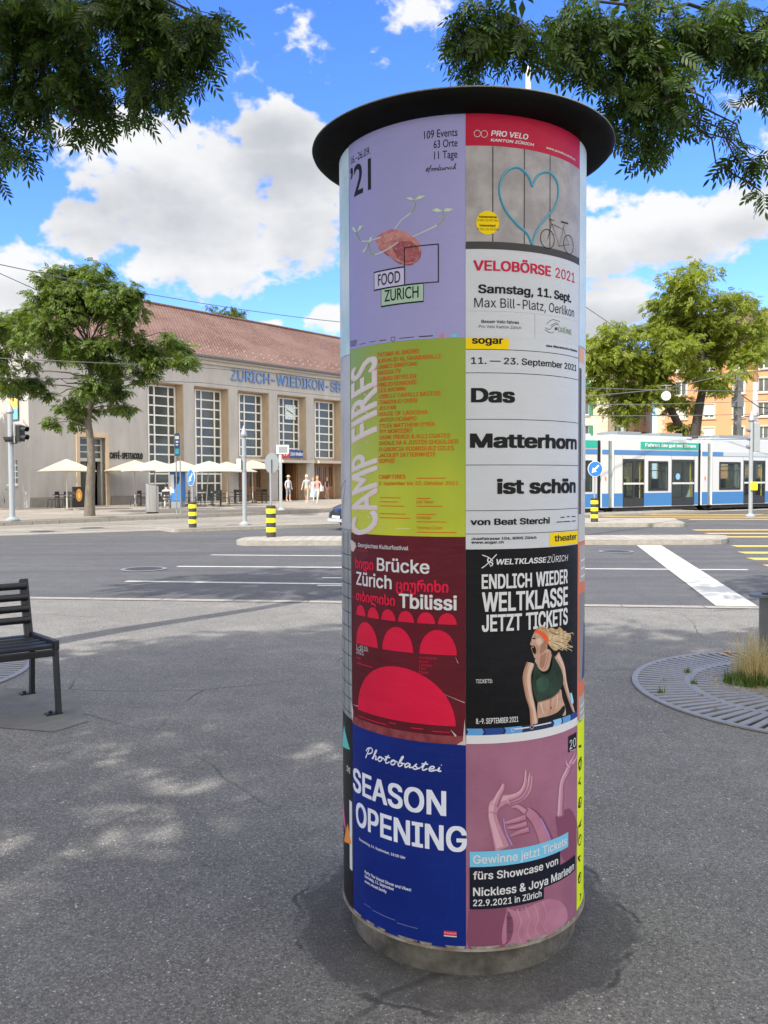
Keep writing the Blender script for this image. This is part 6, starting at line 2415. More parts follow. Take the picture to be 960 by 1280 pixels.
for x0, x1 in ((120, 172), (184, 248), (262, 342), (357, 448), (465, 567), (584, 690)): arch(x0, x1, 552, 487, 690)
for x0, x1 in ((120, 242), (268, 443), (478, 690)): arch(x0, x1, 727, 585, 690)
a0, a1 = Z5(128, 1020)[0], Z5(684, 1135)[0]
z0, z1 = Z5(684, 1132)[1], Z5(420, 800)[1]
F.poly([(a0 + (a1 - a0) * (.5 - .5 * math.cos(math.pi * t / 40)), z0 + (z1 - z0) * math.sin(math.pi * t / 40)) for t in range(41)], 3)
F.build('half_discs', paper('print_red', (.62, .012, .055), col2=(.56, .01, .045), rough=.3), p5)
F = Flat()
zt_ = Z5(684, 1132)[1]
F.rect(aL + .001, aC - .002, zr[3] + .001, zr[3] + .028, 2)
F.build('tape_strip', paper('tape_pinkish', (.25, .06, .07), col2=(.16, .03, .04), rough=.2, scale=25), p5)
F = Flat()
for L in ([(85, 62), (110, 80), (118, 110), (104, 136), (92, 128)], [(94, 985), (92, 1040), (100, 1108), (104, 1050)], [(735, 1090), (742, 1240), (690, 1236), (725, 1215)], [(655, 1150), (690, 1185), (682, 1192)], [(600, 940), (735, 995), (735, 999)], [(680, 730), (700, 772), (696, 772)], [(95, 1004), (130, 1016), (129, 1020)]): F.poly(Z5.pts(L), 5)
F.build('torn_edges', ink('torn_paper', (.55, .45, .45)), p5)

# ---------------------------------------- 6: black athletics poster
p6 = poster('black poster with a shouting athlete and bold white capitals', paper('poster_black', (.006, .006, .008), col2=(.011, .011, .014), rough=.45), aC, aR - .001, zr2[3], zr2[2], 0)
F = Flat()
text(F, 'WELTKLASSE', Z6, (238, 168), (533, 158), 33, 3, 0, bold=.03, shear=.15)
text(F, 'ZÜRICH', Z6, (537, 158), (660, 146), 36, 3, 0, bold=-.012, shear=.15)
text(F, 'ENDLICH', Z6, (152, 315), (447, 300), 86, 3, 0, bold=.035)
text(F, 'WIEDER', Z6, (472, 299), (657, 281), 86, 3, 0, bold=.035)
text(F, 'WELTKLASSE', Z6, (154, 447), (658, 408), 112, 3, 0, bold=.035)
text(F, 'JETZT', Z6, (153, 571), (388, 552), 100, 3, 0, bold=.035)
text(F, 'TICKETS', Z6, (412, 552), (657, 525), 100, 3, 0, bold=.035)
text(F, 'TICKETS:', Z6, (117, 872), (215, 869), 23, 3, 0, bold=.01)
text(F, '8.–9. SEPTEMBER 2021', Z6, (118, 1112), (367, 1099), 32, 3, 0, bold=.02)
for L, w in (([(152, 190), (185, 165), (240, 108)], .003), ([(155, 112), (195, 128), (218, 150)], .003), ([(190, 130), (188, 150), (215, 160), (210, 178)], .004), ([(195, 160), (205, 182)], .002)): F.ribbon(Z6.pts(spline(L)), w, 3, 0)
for x0, x1, y in ((345, 432, 1142), (458, 560, 1124)):
    a, z = Z6(x0, y); b, _ = Z6(x1, y - 6)
    F.rect(a, b, z - .0022, z + .0018, 5, 0)
for x in (333, 446): F.ribbon(Z6.pts([(x + 9 * math.cos(t * .7854), 1148 - (x - 333) * .14 + 11 * math.sin(t * .7854)) for t in range(8)]), .0014, 5, 0, True)
F.build('lettering', I_wht, p6)
F = Flat()
zw0, zw1, zw2 = zr2[3] + .001, Z6(62, 1180)[1], Z6(62, 1140)[1]
F.rect(aC + .0006, aR - .0016, zw0, zw1, 3, 0)
F.rect(aC + .0006, aR - .0016, zw1, zw2, 3, 1)
da_ = aR - aC
for i, (u0, u1, m_) in enumerate(((.0, .12, 2), (.12, .26, 3), (.26, .4, 2), (.66, .76, 4), (.76, .88, 2), (.88, .99, 3))):
    h_ = zw2 - zw1
    x0, x1 = aC + .001 + da_ * u0, aC + da_ * u1
    F.poly([(x0, zw1), (x1 - .006, zw1), (x1, zw1 + h_ / 2), (x1 - .006, zw2), (x0, zw2), (x0 + .006, zw1 + h_ / 2)], 4, m_)
F.build('footer_band', [I_wht, ink('navy', (.02, .03, .09)), ink('band_blue', (.10, .30, .62)), ink('band_dark_blue', (.02, .06, .25)), ink('band_light_blue', (.25, .50, .78))], p6)
F = Flat()
S1, S2, S3 = 0, 1, 2
A_ = lambda L, layer, m, sm=True: F.poly(Z6.pts(spline(L + [L[0]], 3)[:-1] if sm else L), layer, m)
A_([(520, 550), (545, 548), (565, 542), (592, 555), (612, 538), (640, 568), (672, 580), (676, 612), (652, 640), (655, 668), (622, 660), (592, 678), (570, 672), (545, 640), (530, 600)], 3, 3)
A_([(560, 580), (600, 570), (650, 590), (640, 620), (600, 640), (560, 640), (548, 610)], 4, 4)
UA = .00055
SKN = (S2, S1, 10)
limbs2(F, Z6, UA, [(440, 752), (418, 830), (428, 930), (450, 1020), (462, 1112)], (58, 58, 50, 42, 56), 4, SKN, (2, 0))
limbs2(F, Z6, UA, [(590, 705), (625, 780), (642, 870), (668, 965), (694, 1042)], (64, 52, 40, 30, 24), 4, SKN, (2, 0))
A_([(470, 715), (530, 668), (562, 690), (556, 740), (540, 790), (505, 800), (478, 770), (464, 740)], 5, S1)
A_([(495, 715), (530, 690), (525, 740), (512, 780), (492, 770)], 6, S2)
A_([(482, 975), (560, 952), (614, 905), (626, 960), (642, 1010), (645, 1062), (600, 1060), (540, 1075), (490, 1100), (478, 1040)], 4, S1)
limbs2(F, Z6, UA, [(560, 962), (556, 1000), (552, 1062)], (10, 7, 4), 5, (S2, S2, S2))
for L in ([(505, 985), (512, 1020), (522, 1060)], [(600, 930), (604, 975), (590, 1035)]): limbs2(F, Z6, UA, L, (34, 30, 14), 4.5, (S1, S1, 10))
F.ribbon(Z6.pts([(482, 982), (560, 960), (612, 918)]), .007, 5.2, S2)
F.poly(Z6.pts([(556, 1012), (562, 1010), (563, 1022), (557, 1023)]), 5.5, 5)
for L in ([(500, 700), (512, 740), (505, 775)], [(545, 690), (535, 740), (520, 785)]): F.ribbon(Z6.pts(spline(L)), [.0035] * 11, 6.4, S2)
rh = random.Random(8)
for k in range(26):
    x0, y0 = 535 + rh.uniform(-12, 14), 560 + rh.uniform(0, 75)
    x1, y1 = 600 + rh.uniform(0, 84), 545 + rh.uniform(0, 130)
    F.ribbon(Z6.pts(spline([(x0, y0), ((x0 + x1) / 2, (y0 + y1) / 2 + rh.uniform(-16, 10)), (x1, y1), (x1 + rh.uniform(2, 12), y1 + rh.uniform(-14, 14))])), [.0022] * 16, 4.6 + k * .03, rh.choice((3, 4, 4, 11)))
for k in range(9): F.ribbon(Z6.pts(spline([(468 + k * 7, 560 - k * 1.5), (486 + k * 6, 546), (520 + k * 2.5, 548 + k * 3)])), .0016, 8.4, rh.choice((3, 4, 11)))
A_([(484, 1078), (540, 1066), (598, 1042), (634, 1003), (640, 1030), (620, 1068), (580, 1085), (490, 1112)], 6, 5)
A_([(461, 738), (452, 830), (448, 890), (466, 962), (480, 980), (522, 970), (572, 950), (612, 908), (630, 860), (622, 800), (592, 740), (556, 686), (567, 722), (556, 790), (522, 820), (492, 800), (476, 762)], 7, 6)
A_([(470, 860), (500, 835), (540, 850), (540, 900), (500, 930), (475, 910)], 8, 7)
A_([(463, 568), (450, 588), (444, 612), (434, 640), (446, 650), (441, 662), (447, 682), (455, 706), (462, 722), (484, 716), (508, 700), (532, 672), (537, 640), (532, 605), (502, 570)], 6, S1)
A_([(500, 640), (530, 625), (530, 665), (505, 695), (490, 690)], 7, S2)
A_([(444, 655), (458, 648), (469, 668), (468, 698), (455, 692), (448, 678)], 8, 5)
A_([(446, 606), (460, 600), (468, 607), (454, 611)], 8, 5)
F.ribbon(Z6.pts([(444, 596), (458, 590), (472, 594)]), .0016, 8, 11)
F.ribbon(Z6.pts(spline([(474, 648), (480, 668), (474, 694)])), [.0025] * 11, 7.4, S2)
F.ribbon(Z6.pts(spline([(446, 616), (436, 640), (448, 648)])), [.002] * 11, 7.4, S2)
A_([(470, 612), (496, 605), (505, 630), (488, 645), (474, 636)], 6.6, 10)
F.ribbon(Z6.pts([(448, 660), (456, 656)]), .0018, 8.5, 12)
A_([(515, 620), (528, 618), (526, 645), (516, 642)], 8, S2)
A_([(460, 566), (480, 542), (512, 534), (542, 552), (546, 600), (536, 610), (512, 585), (488, 566)], 8, 3)
A_([(454, 572), (470, 556), (505, 562), (538, 596), (541, 640), (526, 622), (503, 590), (476, 572)], 9, 8)
A_([(670, 930), (680, 932), (690, 985), (676, 990)], 8, 9)
F.build('athlete_picture', [paper('print_skin', (.52, .34, .26), col2=(.44, .26, .19), scale=22, wrinkle=0), paper('print_skin_shade', (.30, .16, .11), col2=(.38, .21, .15), scale=22, wrinkle=0), I_gry, paper('print_hair', (.55, .40, .22), col2=(.36, .24, .12), scale=60, wrinkle=0), paper('print_hair_light', (.68, .55, .36), col2=(.5, .36, .2), scale=60, wrinkle=0), I_blk, paper('print_top', (.018, .032, .026), col2=(.03, .055, .042), scale=15, wrinkle=0), paper('print_top_sheen', (.05, .11, .075), col2=(.03, .06, .045), scale=15, wrinkle=0), ink('headband', (.72, .10, .03)), ink('wristband', (.3, .6, .75)), ink('skin_light', (.60, .43, .35)), ink('hair_shadow', (.20, .13, .07)), ink('teeth', (.6, .58, .55))], p6)

# ---------------------------------------- 7: blue season poster
p7 = poster('royal blue poster with two huge white words', paper('poster_blue', (.008, .024, .20), col2=(.006, .018, .16), rough=.32), aL, aC - .0006, zr[4] + .004, zr[3] + .003, 1)
F = Flat()
script(F, 'Photobastei', Z7, (140, 225), (500, 262), 34, .0042, 3, 0, .28, .95)
text(F, 'SEASON', Z7, (84, 408), (518, 441), 112, 3, 0, bold=.03)
text(F, 'OPENING', Z7, (98, 574), (615, 605), 114, 3, 0, bold=.03)
text(F, 'Donnerstag, 16. September, 18.00 Uhr', Z7, (112, 624), (328, 668), 12, 3, 0, bold=.02)
text(F, 'Party The Vessel Dinner and Vibes!', Z7, (138, 750), (355, 850), 14, 3, 0, bold=.02)
text(F, 'Samstag, 11. September', Z7, (138, 772), (275, 845), 14, 3, 0, bold=.02)
text(F, 'www.vessel.family', Z7, (138, 797), (240, 855), 14, 3, 0, bold=.02)
for x0, x1, y0, y1 in ((135, 165, 900, 920), (175, 280, 925, 985), (290, 385, 988, 1020)):
    a, z = Z7(x0, y0); b, z2 = Z7(x1, y1)
    F.rect(a, b, (z + z2) / 2 - .0009, (z + z2) / 2 + .0009, 3, 1)
F.build('lettering', [ink('pale_blue_white', (.66, .70, .82)), ink('dim_blue', (.16, .20, .42))], p7)
F = Flat()
a, z = Z7(508, 1040); b, _ = Z7(568, 1050)
F.rect(a, b, z - .004, z + .009, 3, 0).rect(a, b, z - .009, z - .0055, 3, 1)
for k in range(5):
    x_ = a + (b - a) * (k + .5) / 5
    F.ribbon([(x_ - .003, z), (x_, z + .006), (x_ + .003, z)], .0014, 4, 1)
F.build('sponsor_mark', [ink('mark_red', (.6, .02, .05)), I_wht], p7)

# ---------------------------------------- 8: mauve poster with hands
M_p8 = paper('poster_mauve', (.33, .145, .225), col2=(.255, .10, .165), scale=2.5, rough=.33)
p8 = poster('mauve poster with raised hands and black text strips', M_p8, aC, aR - .0005, zr2[4] + .004, zr2[3] + .003, 1)
F = Flat()
B_ = lambda L, layer, m: F.poly(Z8.pts(spline(L + [L[0]], 3)[:-1]), layer, m)
B_([(60, 935), (120, 900), (230, 920), (270, 1000), (230, 1100), (62, 1112)], 3, 2)
B_([(240, 920), (300, 935), (420, 880), (500, 900), (520, 980), (430, 1060), (330, 1095), (230, 1100), (215, 1040)], 3, 3)
for k in range(7):
    x = 285 + k * 20
    F.ribbon(Z8.pts(spline([(x, 925 - k * 6), (x + 18, 985 - k * 5), (x + 5, 1040 - k * 5), (x + 22, 1085 - k * 9)])), .0045, 5, 3 if k % 2 else 0)
B_([(465, 492), (530, 452), (566, 520), (572, 600), (548, 690), (500, 690), (480, 600)], 3, 2)
UH = .000675


T_a, T_b = (2, 3, 0), (5, 0, 4)
limbs2(F, Z8, UH, [(440, 650), (405, 560), (372, 500), (328, 462)], (95, 74, 62, 48), 3.3, (2, 3, 3))
for L in ([(330, 472), (292, 446), (262, 448)], [(330, 495), (275, 512), (230, 522)], [(335, 525), (285, 540), (240, 546)], [(345, 552), (300, 566), (256, 584)]): limbs2(F, Z8, UH, L, (34, 27, 15), 3.8, T_a)
limbs2(F, Z8, UH, [(490, 492), (494, 410), (500, 335), (528, 275), (548, 228)], (50, 46, 40, 46, 36), 4.2, T_b)
for L in ([(540, 240), (552, 212), (560, 186)], [(548, 245), (562, 222), (567, 200)], [(536, 262), (520, 246), (516, 226)]): limbs2(F, Z8, UH, L, (24, 19, 12), 4.7, T_b)
limbs2(F, Z8, UH, [(228, 650), (196, 560), (178, 500), (178, 462)], (96, 66, 56, 54), 4.2, T_b)
limbs2(F, Z8, UH, [(176, 476), (190, 440), (225, 418), (262, 408)], (58, 74, 66, 52), 4.7, T_b)
limbs2(F, Z8, UH, [(180, 440), (203, 390), (216, 365), (224, 338)], (40, 34, 28, 17), 5.2, T_b)
limbs2(F, Z8, UH, [(250, 428), (308, 408), (346, 368), (357, 300)], (34, 30, 24, 14), 5.2, T_b)
limbs2(F, Z8, UH, [(248, 418), (304, 398), (336, 352), (347, 286)], (34, 30, 24, 14), 5.6, T_b)
limbs2(F, Z8, UH, [(244, 406), (298, 384), (324, 338), (327, 272)], (36, 30, 24, 14), 6.0, T_b)
F.ribbon(Z8.pts(spline([(222, 500), (232, 560), (262, 625)])), [.004] * 11, 6.4, 6)
F.ribbon(Z8.pts(spline([(395, 500), (425, 560), (440, 600)])), [.005] * 11, 6.4, 6)
F.build('hands_picture', [paper('print_pale_pink', (.47, .25, .325), col2=(.40, .20, .275), scale=12, wrinkle=0), ink('mauve_pale', (.38, .19, .27)), ink('mauve_dark', (.20, .065, .12)), paper('print_mid_pink', (.42, .19, .28), col2=(.36, .15, .23), scale=12, wrinkle=0), ink('pink_light', (.56, .33, .41)), ink('mauve_shadow', (.27, .115, .18)), ink('lilac_edge', (.36, .24, .55))], p8)
F = Flat()


def box8(x0, x1, yb, yt, m, layer=7):
    F.rect(Z8(x0, yb)[0], Z8(x1, yb - (x1 - x0) * .12)[0], Z8(x0, yb)[1], Z8(x0, yt)[1], layer, m)


box8(64, 523, 728, 655, 1)
box8(64, 486, 800, 727, 0)
box8(64, 556, 872, 796, 0, 7.2)
box8(64, 410, 926, 868, 0, 7.4)
b8 = Z8.pts([(525, 114), (562, 104), (560, 178), (524, 190)])
F.rect(b8[0][0], b8[1][0], b8[3][1], b8[0][1], 7, 0)
text(F, '20', Z8, (529, 172), (558, 163), 42, 9, 2, bold=.0)
F.ribbon(Z8.pts([(530, 182), (556, 174)]), .0015, 9, 2)
text(F, 'Gewinne jetzt Tickets', Z8, (80, 710), (515, 622), 38, 9, 2, bold=.015)
text(F, 'fürs Showcase von', Z8, (80, 783), (475, 716), 36, 9, 2, bold=.02)
text(F, 'Nickless & Joya Marleen', Z8, (80, 857), (549, 745), 38, 9, 2, bold=.02)
text(F, '22.9.2021 in Zürich', Z8, (80, 914), (398, 862), 30, 9, 2, bold=.02)
F.build('lettering', [ink('strip_navy', (.008, .010, .022)), ink('strip_blue', (.16, .48, .72)), I_wht], p8)

# ---------------------------------------- the posters round the sides
sl_ = .55
a2, a3 = aL - .003, aL - .44
L1 = poster('pale blue poster edge at the upper left of the column', paper('poster_pale_blue', (.42, .60, .68), col2=(.62, .72, .76), scale=5), a3, a2, zr[1] - .012, 2.726, 2)
L2 = poster('grey white poster on the left side with faint hatching', paper('poster_grey_left', (.50, .51, .54), col2=(.40, .41, .44), scale=4), a3, a2, zr[2] + .01, zr[1] - .014, 1)
F = Flat()
for k in range(26):
    z = PX(431, 520 + k * 3.2)[1]
    F.ribbon([(a2 - .11, z), (a2 - .065, z + .008)], .0012, 3)
F.build('hatching', I_gry, L2)
F = Flat().ribbon([(a2 - .2, PX(432, 620)[1]), (a2 - .05, PX(432, 600)[1]), (a2 - .12, PX(432, 650)[1])], .006, 3)
F.build('scribble', I_dgr, L2)
L3 = poster('grey green poster on the left side with a dark grid', paper('poster_grid_grey', (.22, .24, .26), col2=(.32, .33, .34), scale=6), a3, a2, zr[3] + .012, zr[2] + .008, 0)
F = Flat()
for k in range(12):
    z = zr[3] + .03 + k * .05
    F.rect(a3 + .002, a2 - .002, z, z + .0025, 2)
for k in range(7): F.rect(a2 - .03 - k * .06, a2 - .0275 - k * .06, zr[3] + .02, zr[2], 3)
F.build('grid_lines', I_blk, L3)
L4 = poster('black poster on the left side with teal, pink and orange shapes', paper('poster_black_left', (.014, .014, .015), rough=.35), a3, a2, zb + .006, zr[3] + .010, 1)
F = Flat()
F.poly([(a2 - .16, PX(436, 945)[1]), (a2 - .02, PX(436, 935)[1]), (a2 - .10, PX(436, 912)[1])], 3, 0)
F.poly([(a2 - .2, PX(436, 1030)[1]), (a2 - .07, PX(436, 1045)[1]), (a2 - .14, PX(436, 1008)[1])], 3, 1)
F.poly([(a2 - .12, PX(436, 1062)[1]), (a2 - .01, PX(436, 1050)[1]), (a2 - .05, PX(436, 1030)[1])], 3, 2)
F.rect(a2 - .03, a2 - .004, PX(438, 1085)[1], PX(438, 1000)[1], 2, 3)
F.build('colour_shapes', [ink('teal', (.12, .50, .46)), ink('hot_pink', (.65, .12, .35)), ink('bright_orange', (.75, .28, .05)), I_wht], L4)
F = Flat()
text(F, 'CHE', PX, (434.2, 966), (438.5, 964), 7, 3, 0, bold=.02)
F.build('lettering', I_wht, L4)
b2, b3 = aR + .0015, aR + .45
Q1 = poster('pale blue poster edge at the upper right of the column', paper('poster_pale_blue_right', (.46, .60, .68), col2=(.60, .68, .72), scale=5), b2, b3, zr2[1] + .004, 2.726, 3)
Q2 = poster('grey white poster on the right side with dark print and an orange corner', paper('poster_grey_right', (.46, .46, .46), col2=(.54, .53, .52), scale=5), b2, b3, zr2[2] + .006, zr2[1] + .002, 2)
F = Flat()
F.rect(b2 + .002, b2 + .06, zr2[1] - .05, zr2[1] - .0, 3, 0)
F.rect(b2 + .004, b2 + .03, zr2[2] + .1, zr2[1] - .07, 3, 1)
F.rect(b2 + .05, b2 + .16, zr2[2] + .22, zr2[2] + .40, 4, 2)
F.build('print', [ink('salmon', (.65, .35, .25)), I_dgr, ink('pale_grey', (.6, .6, .6))], Q2)
Q3 = poster('orange framed grey poster on the right side', paper('poster_orange_frame', (.62, .16, .09), col2=(.56, .14, .08)), b2 - .004, b3, zr2[3] + .015, zr2[2] + .004, 2)
F = Flat()
for z0_, z1_, m_ in ((PX(725, 902)[1], PX(725, 870)[1], 0), (PX(725, 852)[1], PX(725, 742)[1], 1), (PX(725, 728)[1], PX(725, 682)[1], 0)):
    F.rect(b2 + .012, b3 - .02, z0_, z1_, 3, m_)
F.poly([(b2 + .05, PX(725, 850)[1]), (b2 + .2, PX(725, 850)[1]), (b2 + .17, PX(725, 790)[1]), (b2 + .09, PX(725, 780)[1])], 4, 2)
for k in range(3):
    z = PX(725, 900 - 8 * k)[1]
    F.rect(b2 + .03, b3 - .06, z, z + .006, 4, 3)
    z = PX(725, 722 - 10 * k)[1]
    F.rect(b2 + .03, b3 - .1, z, z + .006, 4, 3)
F.build('print', [ink('frame_grey', (.36, .34, .33)), ink('photo_grey', (.22, .21, .22)), ink('photo_blue', (.05, .07, .16)), ink('frame_white', (.6, .6, .6))], Q3)
Q4 = poster('neon yellow poster on the right side with black letters running up it', paper('poster_neon', (.66, .80, .01), col2=(.60, .74, .01)), b2 - .002, b3, zb + .02, zr2[3] + .013, 3)
F = Flat()
rq = random.Random(3)
for k in range(9):
    z = zb + .055 + k * .066
    n_ = rq.choice((10, 14))
    F.ribbon(spline([(b2 + rq.uniform(.008, .055), z + rq.uniform(-.022, .022)) for _ in range(4)]), .006, 5)
    if k % 2: F.ribbon([(b2 + .033 + .02 * math.cos(t * .6283), z + .017 * math.sin(t * .6283)) for t in range(10)], .005, 5, 0, True)
F.build('brush_lettering', I_blk, Q4)
# ragged paper remnants at the foot
F = Flat()
rnd = random.Random(11)
a = aL
while a < aR:
    w_ = rnd.uniform(.03, .10)
    F.poly([(a, zb + .012), (a + w_, zb + .012), (a + w_ * .9, zb + rnd.uniform(.0, .008)), (a + w_ * .6, zb + rnd.uniform(-.010, .004)), (a + w_ * .3, zb + rnd.uniform(-.004, .006)), (a + w_ * .1, zb + rnd.uniform(.002, .008))], 0)
    a += w_ + rnd.uniform(0, .05)
F.build('paper_remnants', paper('paper_remnant', (.34, .33, .31), col2=(.12, .115, .11), scale=30), column, base=.0035)

# ================================================================= TREES
M_bark = mat('bark_grey', (.17, .145, .115), .9, var=.5, scale=14, bump=.6, bscale=30, stretch=(1, 1, .3))
M_bark2 = mat('bark_dark', (.06, .05, .042), .9, var=.4, scale=14, bump=.5, bscale=30, stretch=(1, 1, .3))
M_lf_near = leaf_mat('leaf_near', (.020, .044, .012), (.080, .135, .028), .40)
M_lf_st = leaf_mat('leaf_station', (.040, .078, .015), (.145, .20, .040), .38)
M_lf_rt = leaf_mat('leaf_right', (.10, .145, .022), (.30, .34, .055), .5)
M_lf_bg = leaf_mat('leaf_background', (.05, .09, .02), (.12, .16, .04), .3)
rng = np.random.default_rng(12)


def pinnate(nl, size, lw=.30, ll=.34, pts=6):
    """one feathered leaf along +x, lying in x-y, drooping in z; returns verts and ngons"""
    vs, fs = [], []
    for i in range(nl):
        t = (i // 2 + .7) / (nl // 2 + 1.0)
        s = 1 if i % 2 else -1
        if i == nl - 1:
            bx, ang = 1 - ll * .5, 0.0
        else:
            bx, ang = t * (1 - ll * .45), s * R_(58 - 14 * t)
        L, W = ll * (1.0 - .25 * abs(t - .5)), lw * ll
        prof = [(0, 0), (.3, .8), (.62, .85), (1, 0), (.62, -.85), (.3, -.8)] if pts == 6 else [(0, 0), (.42, .95), (1, 0), (.42, -.95)]
        ca, sa = math.cos(ang), math.sin(ang)
        k = len(vs)
        for (u, v) in prof:
            x, y = u * L, v * W * .5
            X, Y = bx + x * ca - y * sa, x * sa + y * ca
            vs.append((X * size, Y * size, (-.30 * X * X - .12 * abs(Y)) * size))
        fs.append(tuple(range(k, k + len(prof))))
    # the stalk
    k = len(vs)
    w = .008
    for X in (0, .5, .98): vs += [(X * size, w * size * (1.1 - X), -.3 * X * X * size), (X * size, -w * size * (1.1 - X), -.3 * X * X * size)]
    return np.array(vs), fs, [(k, k + 1, k + 3, k + 2), (k + 2, k + 3, k + 5, k + 4)]


def leaves(centers, dirs, size, nl, pts, stalk=True, flat=.5, droop=(.1, .7)):
    """copies of one leaf at the given points, pointing roughly along dirs"""
    V, F_, F2 = pinnate(nl, 1.0, lw=.32 if pts == 6 else .46, ll=.34 if pts == 6 else .40, pts=pts)
    if not stalk:
        V = V[:nl * pts]
        F2 = []
    n = len(centers)
    yaw = np.arctan2(dirs[:, 1], dirs[:, 0]) + rng.normal(0, .7, n)
    pit = rng.uniform(droop[0], droop[1], n)
    rol = rng.normal(0, flat, n)
    sc = size * rng.uniform(.65, 1.25, n)
    cy_, sy_ = np.cos(yaw), np.sin(yaw)
    cp_, sp_ = np.cos(pit), np.sin(pit)
    cr_, sr_ = np.cos(rol), np.sin(rol)
    x, y, z = V[:, 0][None], V[:, 1][None], V[:, 2][None]
    y1 = y * cr_[:, None] - z * sr_[:, None]
    z1 = y * sr_[:, None] + z * cr_[:, None]
    x2 = x * cp_[:, None] + z1 * sp_[:, None]
    z2 = -x * sp_[:, None] + z1 * cp_[:, None]
    X = (x2 * cy_[:, None] - y1 * sy_[:, None]) * sc[:, None] + centers[:, 0:1]
    Y = (x2 * sy_[:, None] + y1 * cy_[:, None]) * sc[:, None] + centers[:, 1:2]
    Z = z2 * sc[:, None] + centers[:, 2:3]
    verts = np.stack([X, Y, Z], -1).reshape(-1, 3)
    m = V.shape[0]
    base = np.array([f for f in F_])
    faces = (np.arange(n)[:, None, None] * m + base[None]).reshape(-1, pts)
    loops = [faces]
    sizes = [np.full(len(faces), pts)]
    if F2:
        b2_ = np.array(F2)
        f2 = (np.arange(n)[:, None, None] * m + b2_[None]).reshape(-1, 4)
        loops.append(f2)
        sizes.append(np.full(len(f2), 4))
    return verts, loops, sizes


def leaf_object(name, parts, material, parent):
    vs, lp, sz, off = [], [], [], 0
    for verts, loops, sizes in parts:
        for l in loops: lp.append((l + off).reshape(-1))
        sz += sizes
        vs.append(verts)
        off += len(verts)
    vs = np.concatenate(vs)
    lp = np.concatenate(lp)
    sz = np.concatenate(sz)
    me = bpy.data.meshes.new(name)
    me.vertices.add(len(vs))
    me.vertices.foreach_set('co', vs.astype(np.float32).reshape(-1))
    me.loops.add(len(lp))
    me.loops.foreach_set('vertex_index', lp.astype(np.int32))
    me.polygons.add(len(sz))
    st = np.concatenate([[0], np.cumsum(sz)[:-1]])
    me.polygons.foreach_set('loop_start', st.astype(np.int32))
    me.update(calc_edges=True)
    me.materials.append(material)
    o = bpy.data.objects.new(name, me)
    COL.objects.link(o)
    o.parent = parent
    return o


def blob_points(n, c, r, shell=.55):
    """points in an ellipsoid, denser towards the outside; with their outward direction"""
    d = rng.normal(size=(n, 3))
    d /= np.linalg.norm(d, axis=1)[:, None]
    q_ = rng.uniform(shell ** 3, 1, n) ** (1 / 3)
    return np.array(c) + d * q_[:, None] * np.array(r), d


def limb(mb, a, b, r0, r1, wob=.12, n=6):
    a, b = Vector(a), Vector(b)
    L = (b - a).length
    P, rs = [], []
    for i in range(n + 1):
        t = i / n
        p = a.lerp(b, t)
        if 0 < i < n:
            p += Vector((rng.normal(), rng.normal(), rng.normal() * .6)) * wob * L * .25
        p.z += math.sin(t * math.pi) * L * .05
        P.append(p)
        rs.append(r0 + (r1 - r0) * t ** .8)
    mb.tube(P, rs, 8)
    return P


def tree(name, label, base, trunk_pts, r0, r1, blobs, leafm, bark, size, nl, pts, dens, forks=None, group=None, sub=7, droop=(.1, .7)):
    """blobs: list of (centre, radius) in world coordinates; every blob is made of smaller sprays at the ends of twigs"""
    t = thing(name, label, 'tree', base, 0, group)
    b = Vector(base)
    tm = MB()
    P = [Vector(p) - b for p in trunk_pts]
    n = len(P)
    rs = [r0 * 1.45] + [r0 + (r1 - r0) * i / (n - 1) for i in range(1, n)]
    Ps = [Vector(p) for p in spline([tuple(p) for p in P], 5)]
    rr_ = [rs[0] + (rs[-1] - rs[0]) * (i / (len(Ps) - 1)) ** .6 for i in range(len(Ps))]
    tm.tube(Ps, rr_, 12)
    tm.build('trunk', bark, t, smooth=True)
    lm = MB()
    top = Ps[-1]
    parts = []
    for (c, r) in blobs:
        c = Vector(c) - b
        r = Vector(r) if not isinstance(r, (int, float)) else Vector((r, r, r * .75))
        start = min(Ps[len(Ps) // 3:], key=lambda p: (p - c).length + max(0, p.z - c.z) * 1.5)
        bp_ = limb(lm, start, c, r1 * .36, r1 * .12, .16)
        for _ in range(sub):
            d = Vector((rng.normal(), rng.normal(), rng.normal() * .8)).normalized()
            e_ = c + Vector((d.x * r.x, d.y * r.y, d.z * r.z)) * rng.uniform(.35, 1.15)
            limb(lm, bp_[-2] if rng.random() < .5 else c, e_, r1 * .10, r1 * .03, .2, 4)
            vol = (r.x * r.y * r.z) ** (1 / 3)
            m = max(8, int(dens * vol ** 2 / sub))
            p_, dd = blob_points(m, e_, (r.x * .55, r.y * .55, r.z * .5), .15)
            parts.append(leaves(p_, dd, size, nl, pts, stalk=pts == 6, droop=droop))
    lm.build('limbs', bark, t, smooth=True)
    leaf_object('crown', parts, leafm, t)
    return t


# ---- the tree in front of the station: measured blobs at its distance
B1 = g(112, 645, FZ)
Y1 = B1.y


def on(px, py, Y, dy=0.0):
    p = at(px, py, Y + dy)
    return (p.x, p.y, p.z)


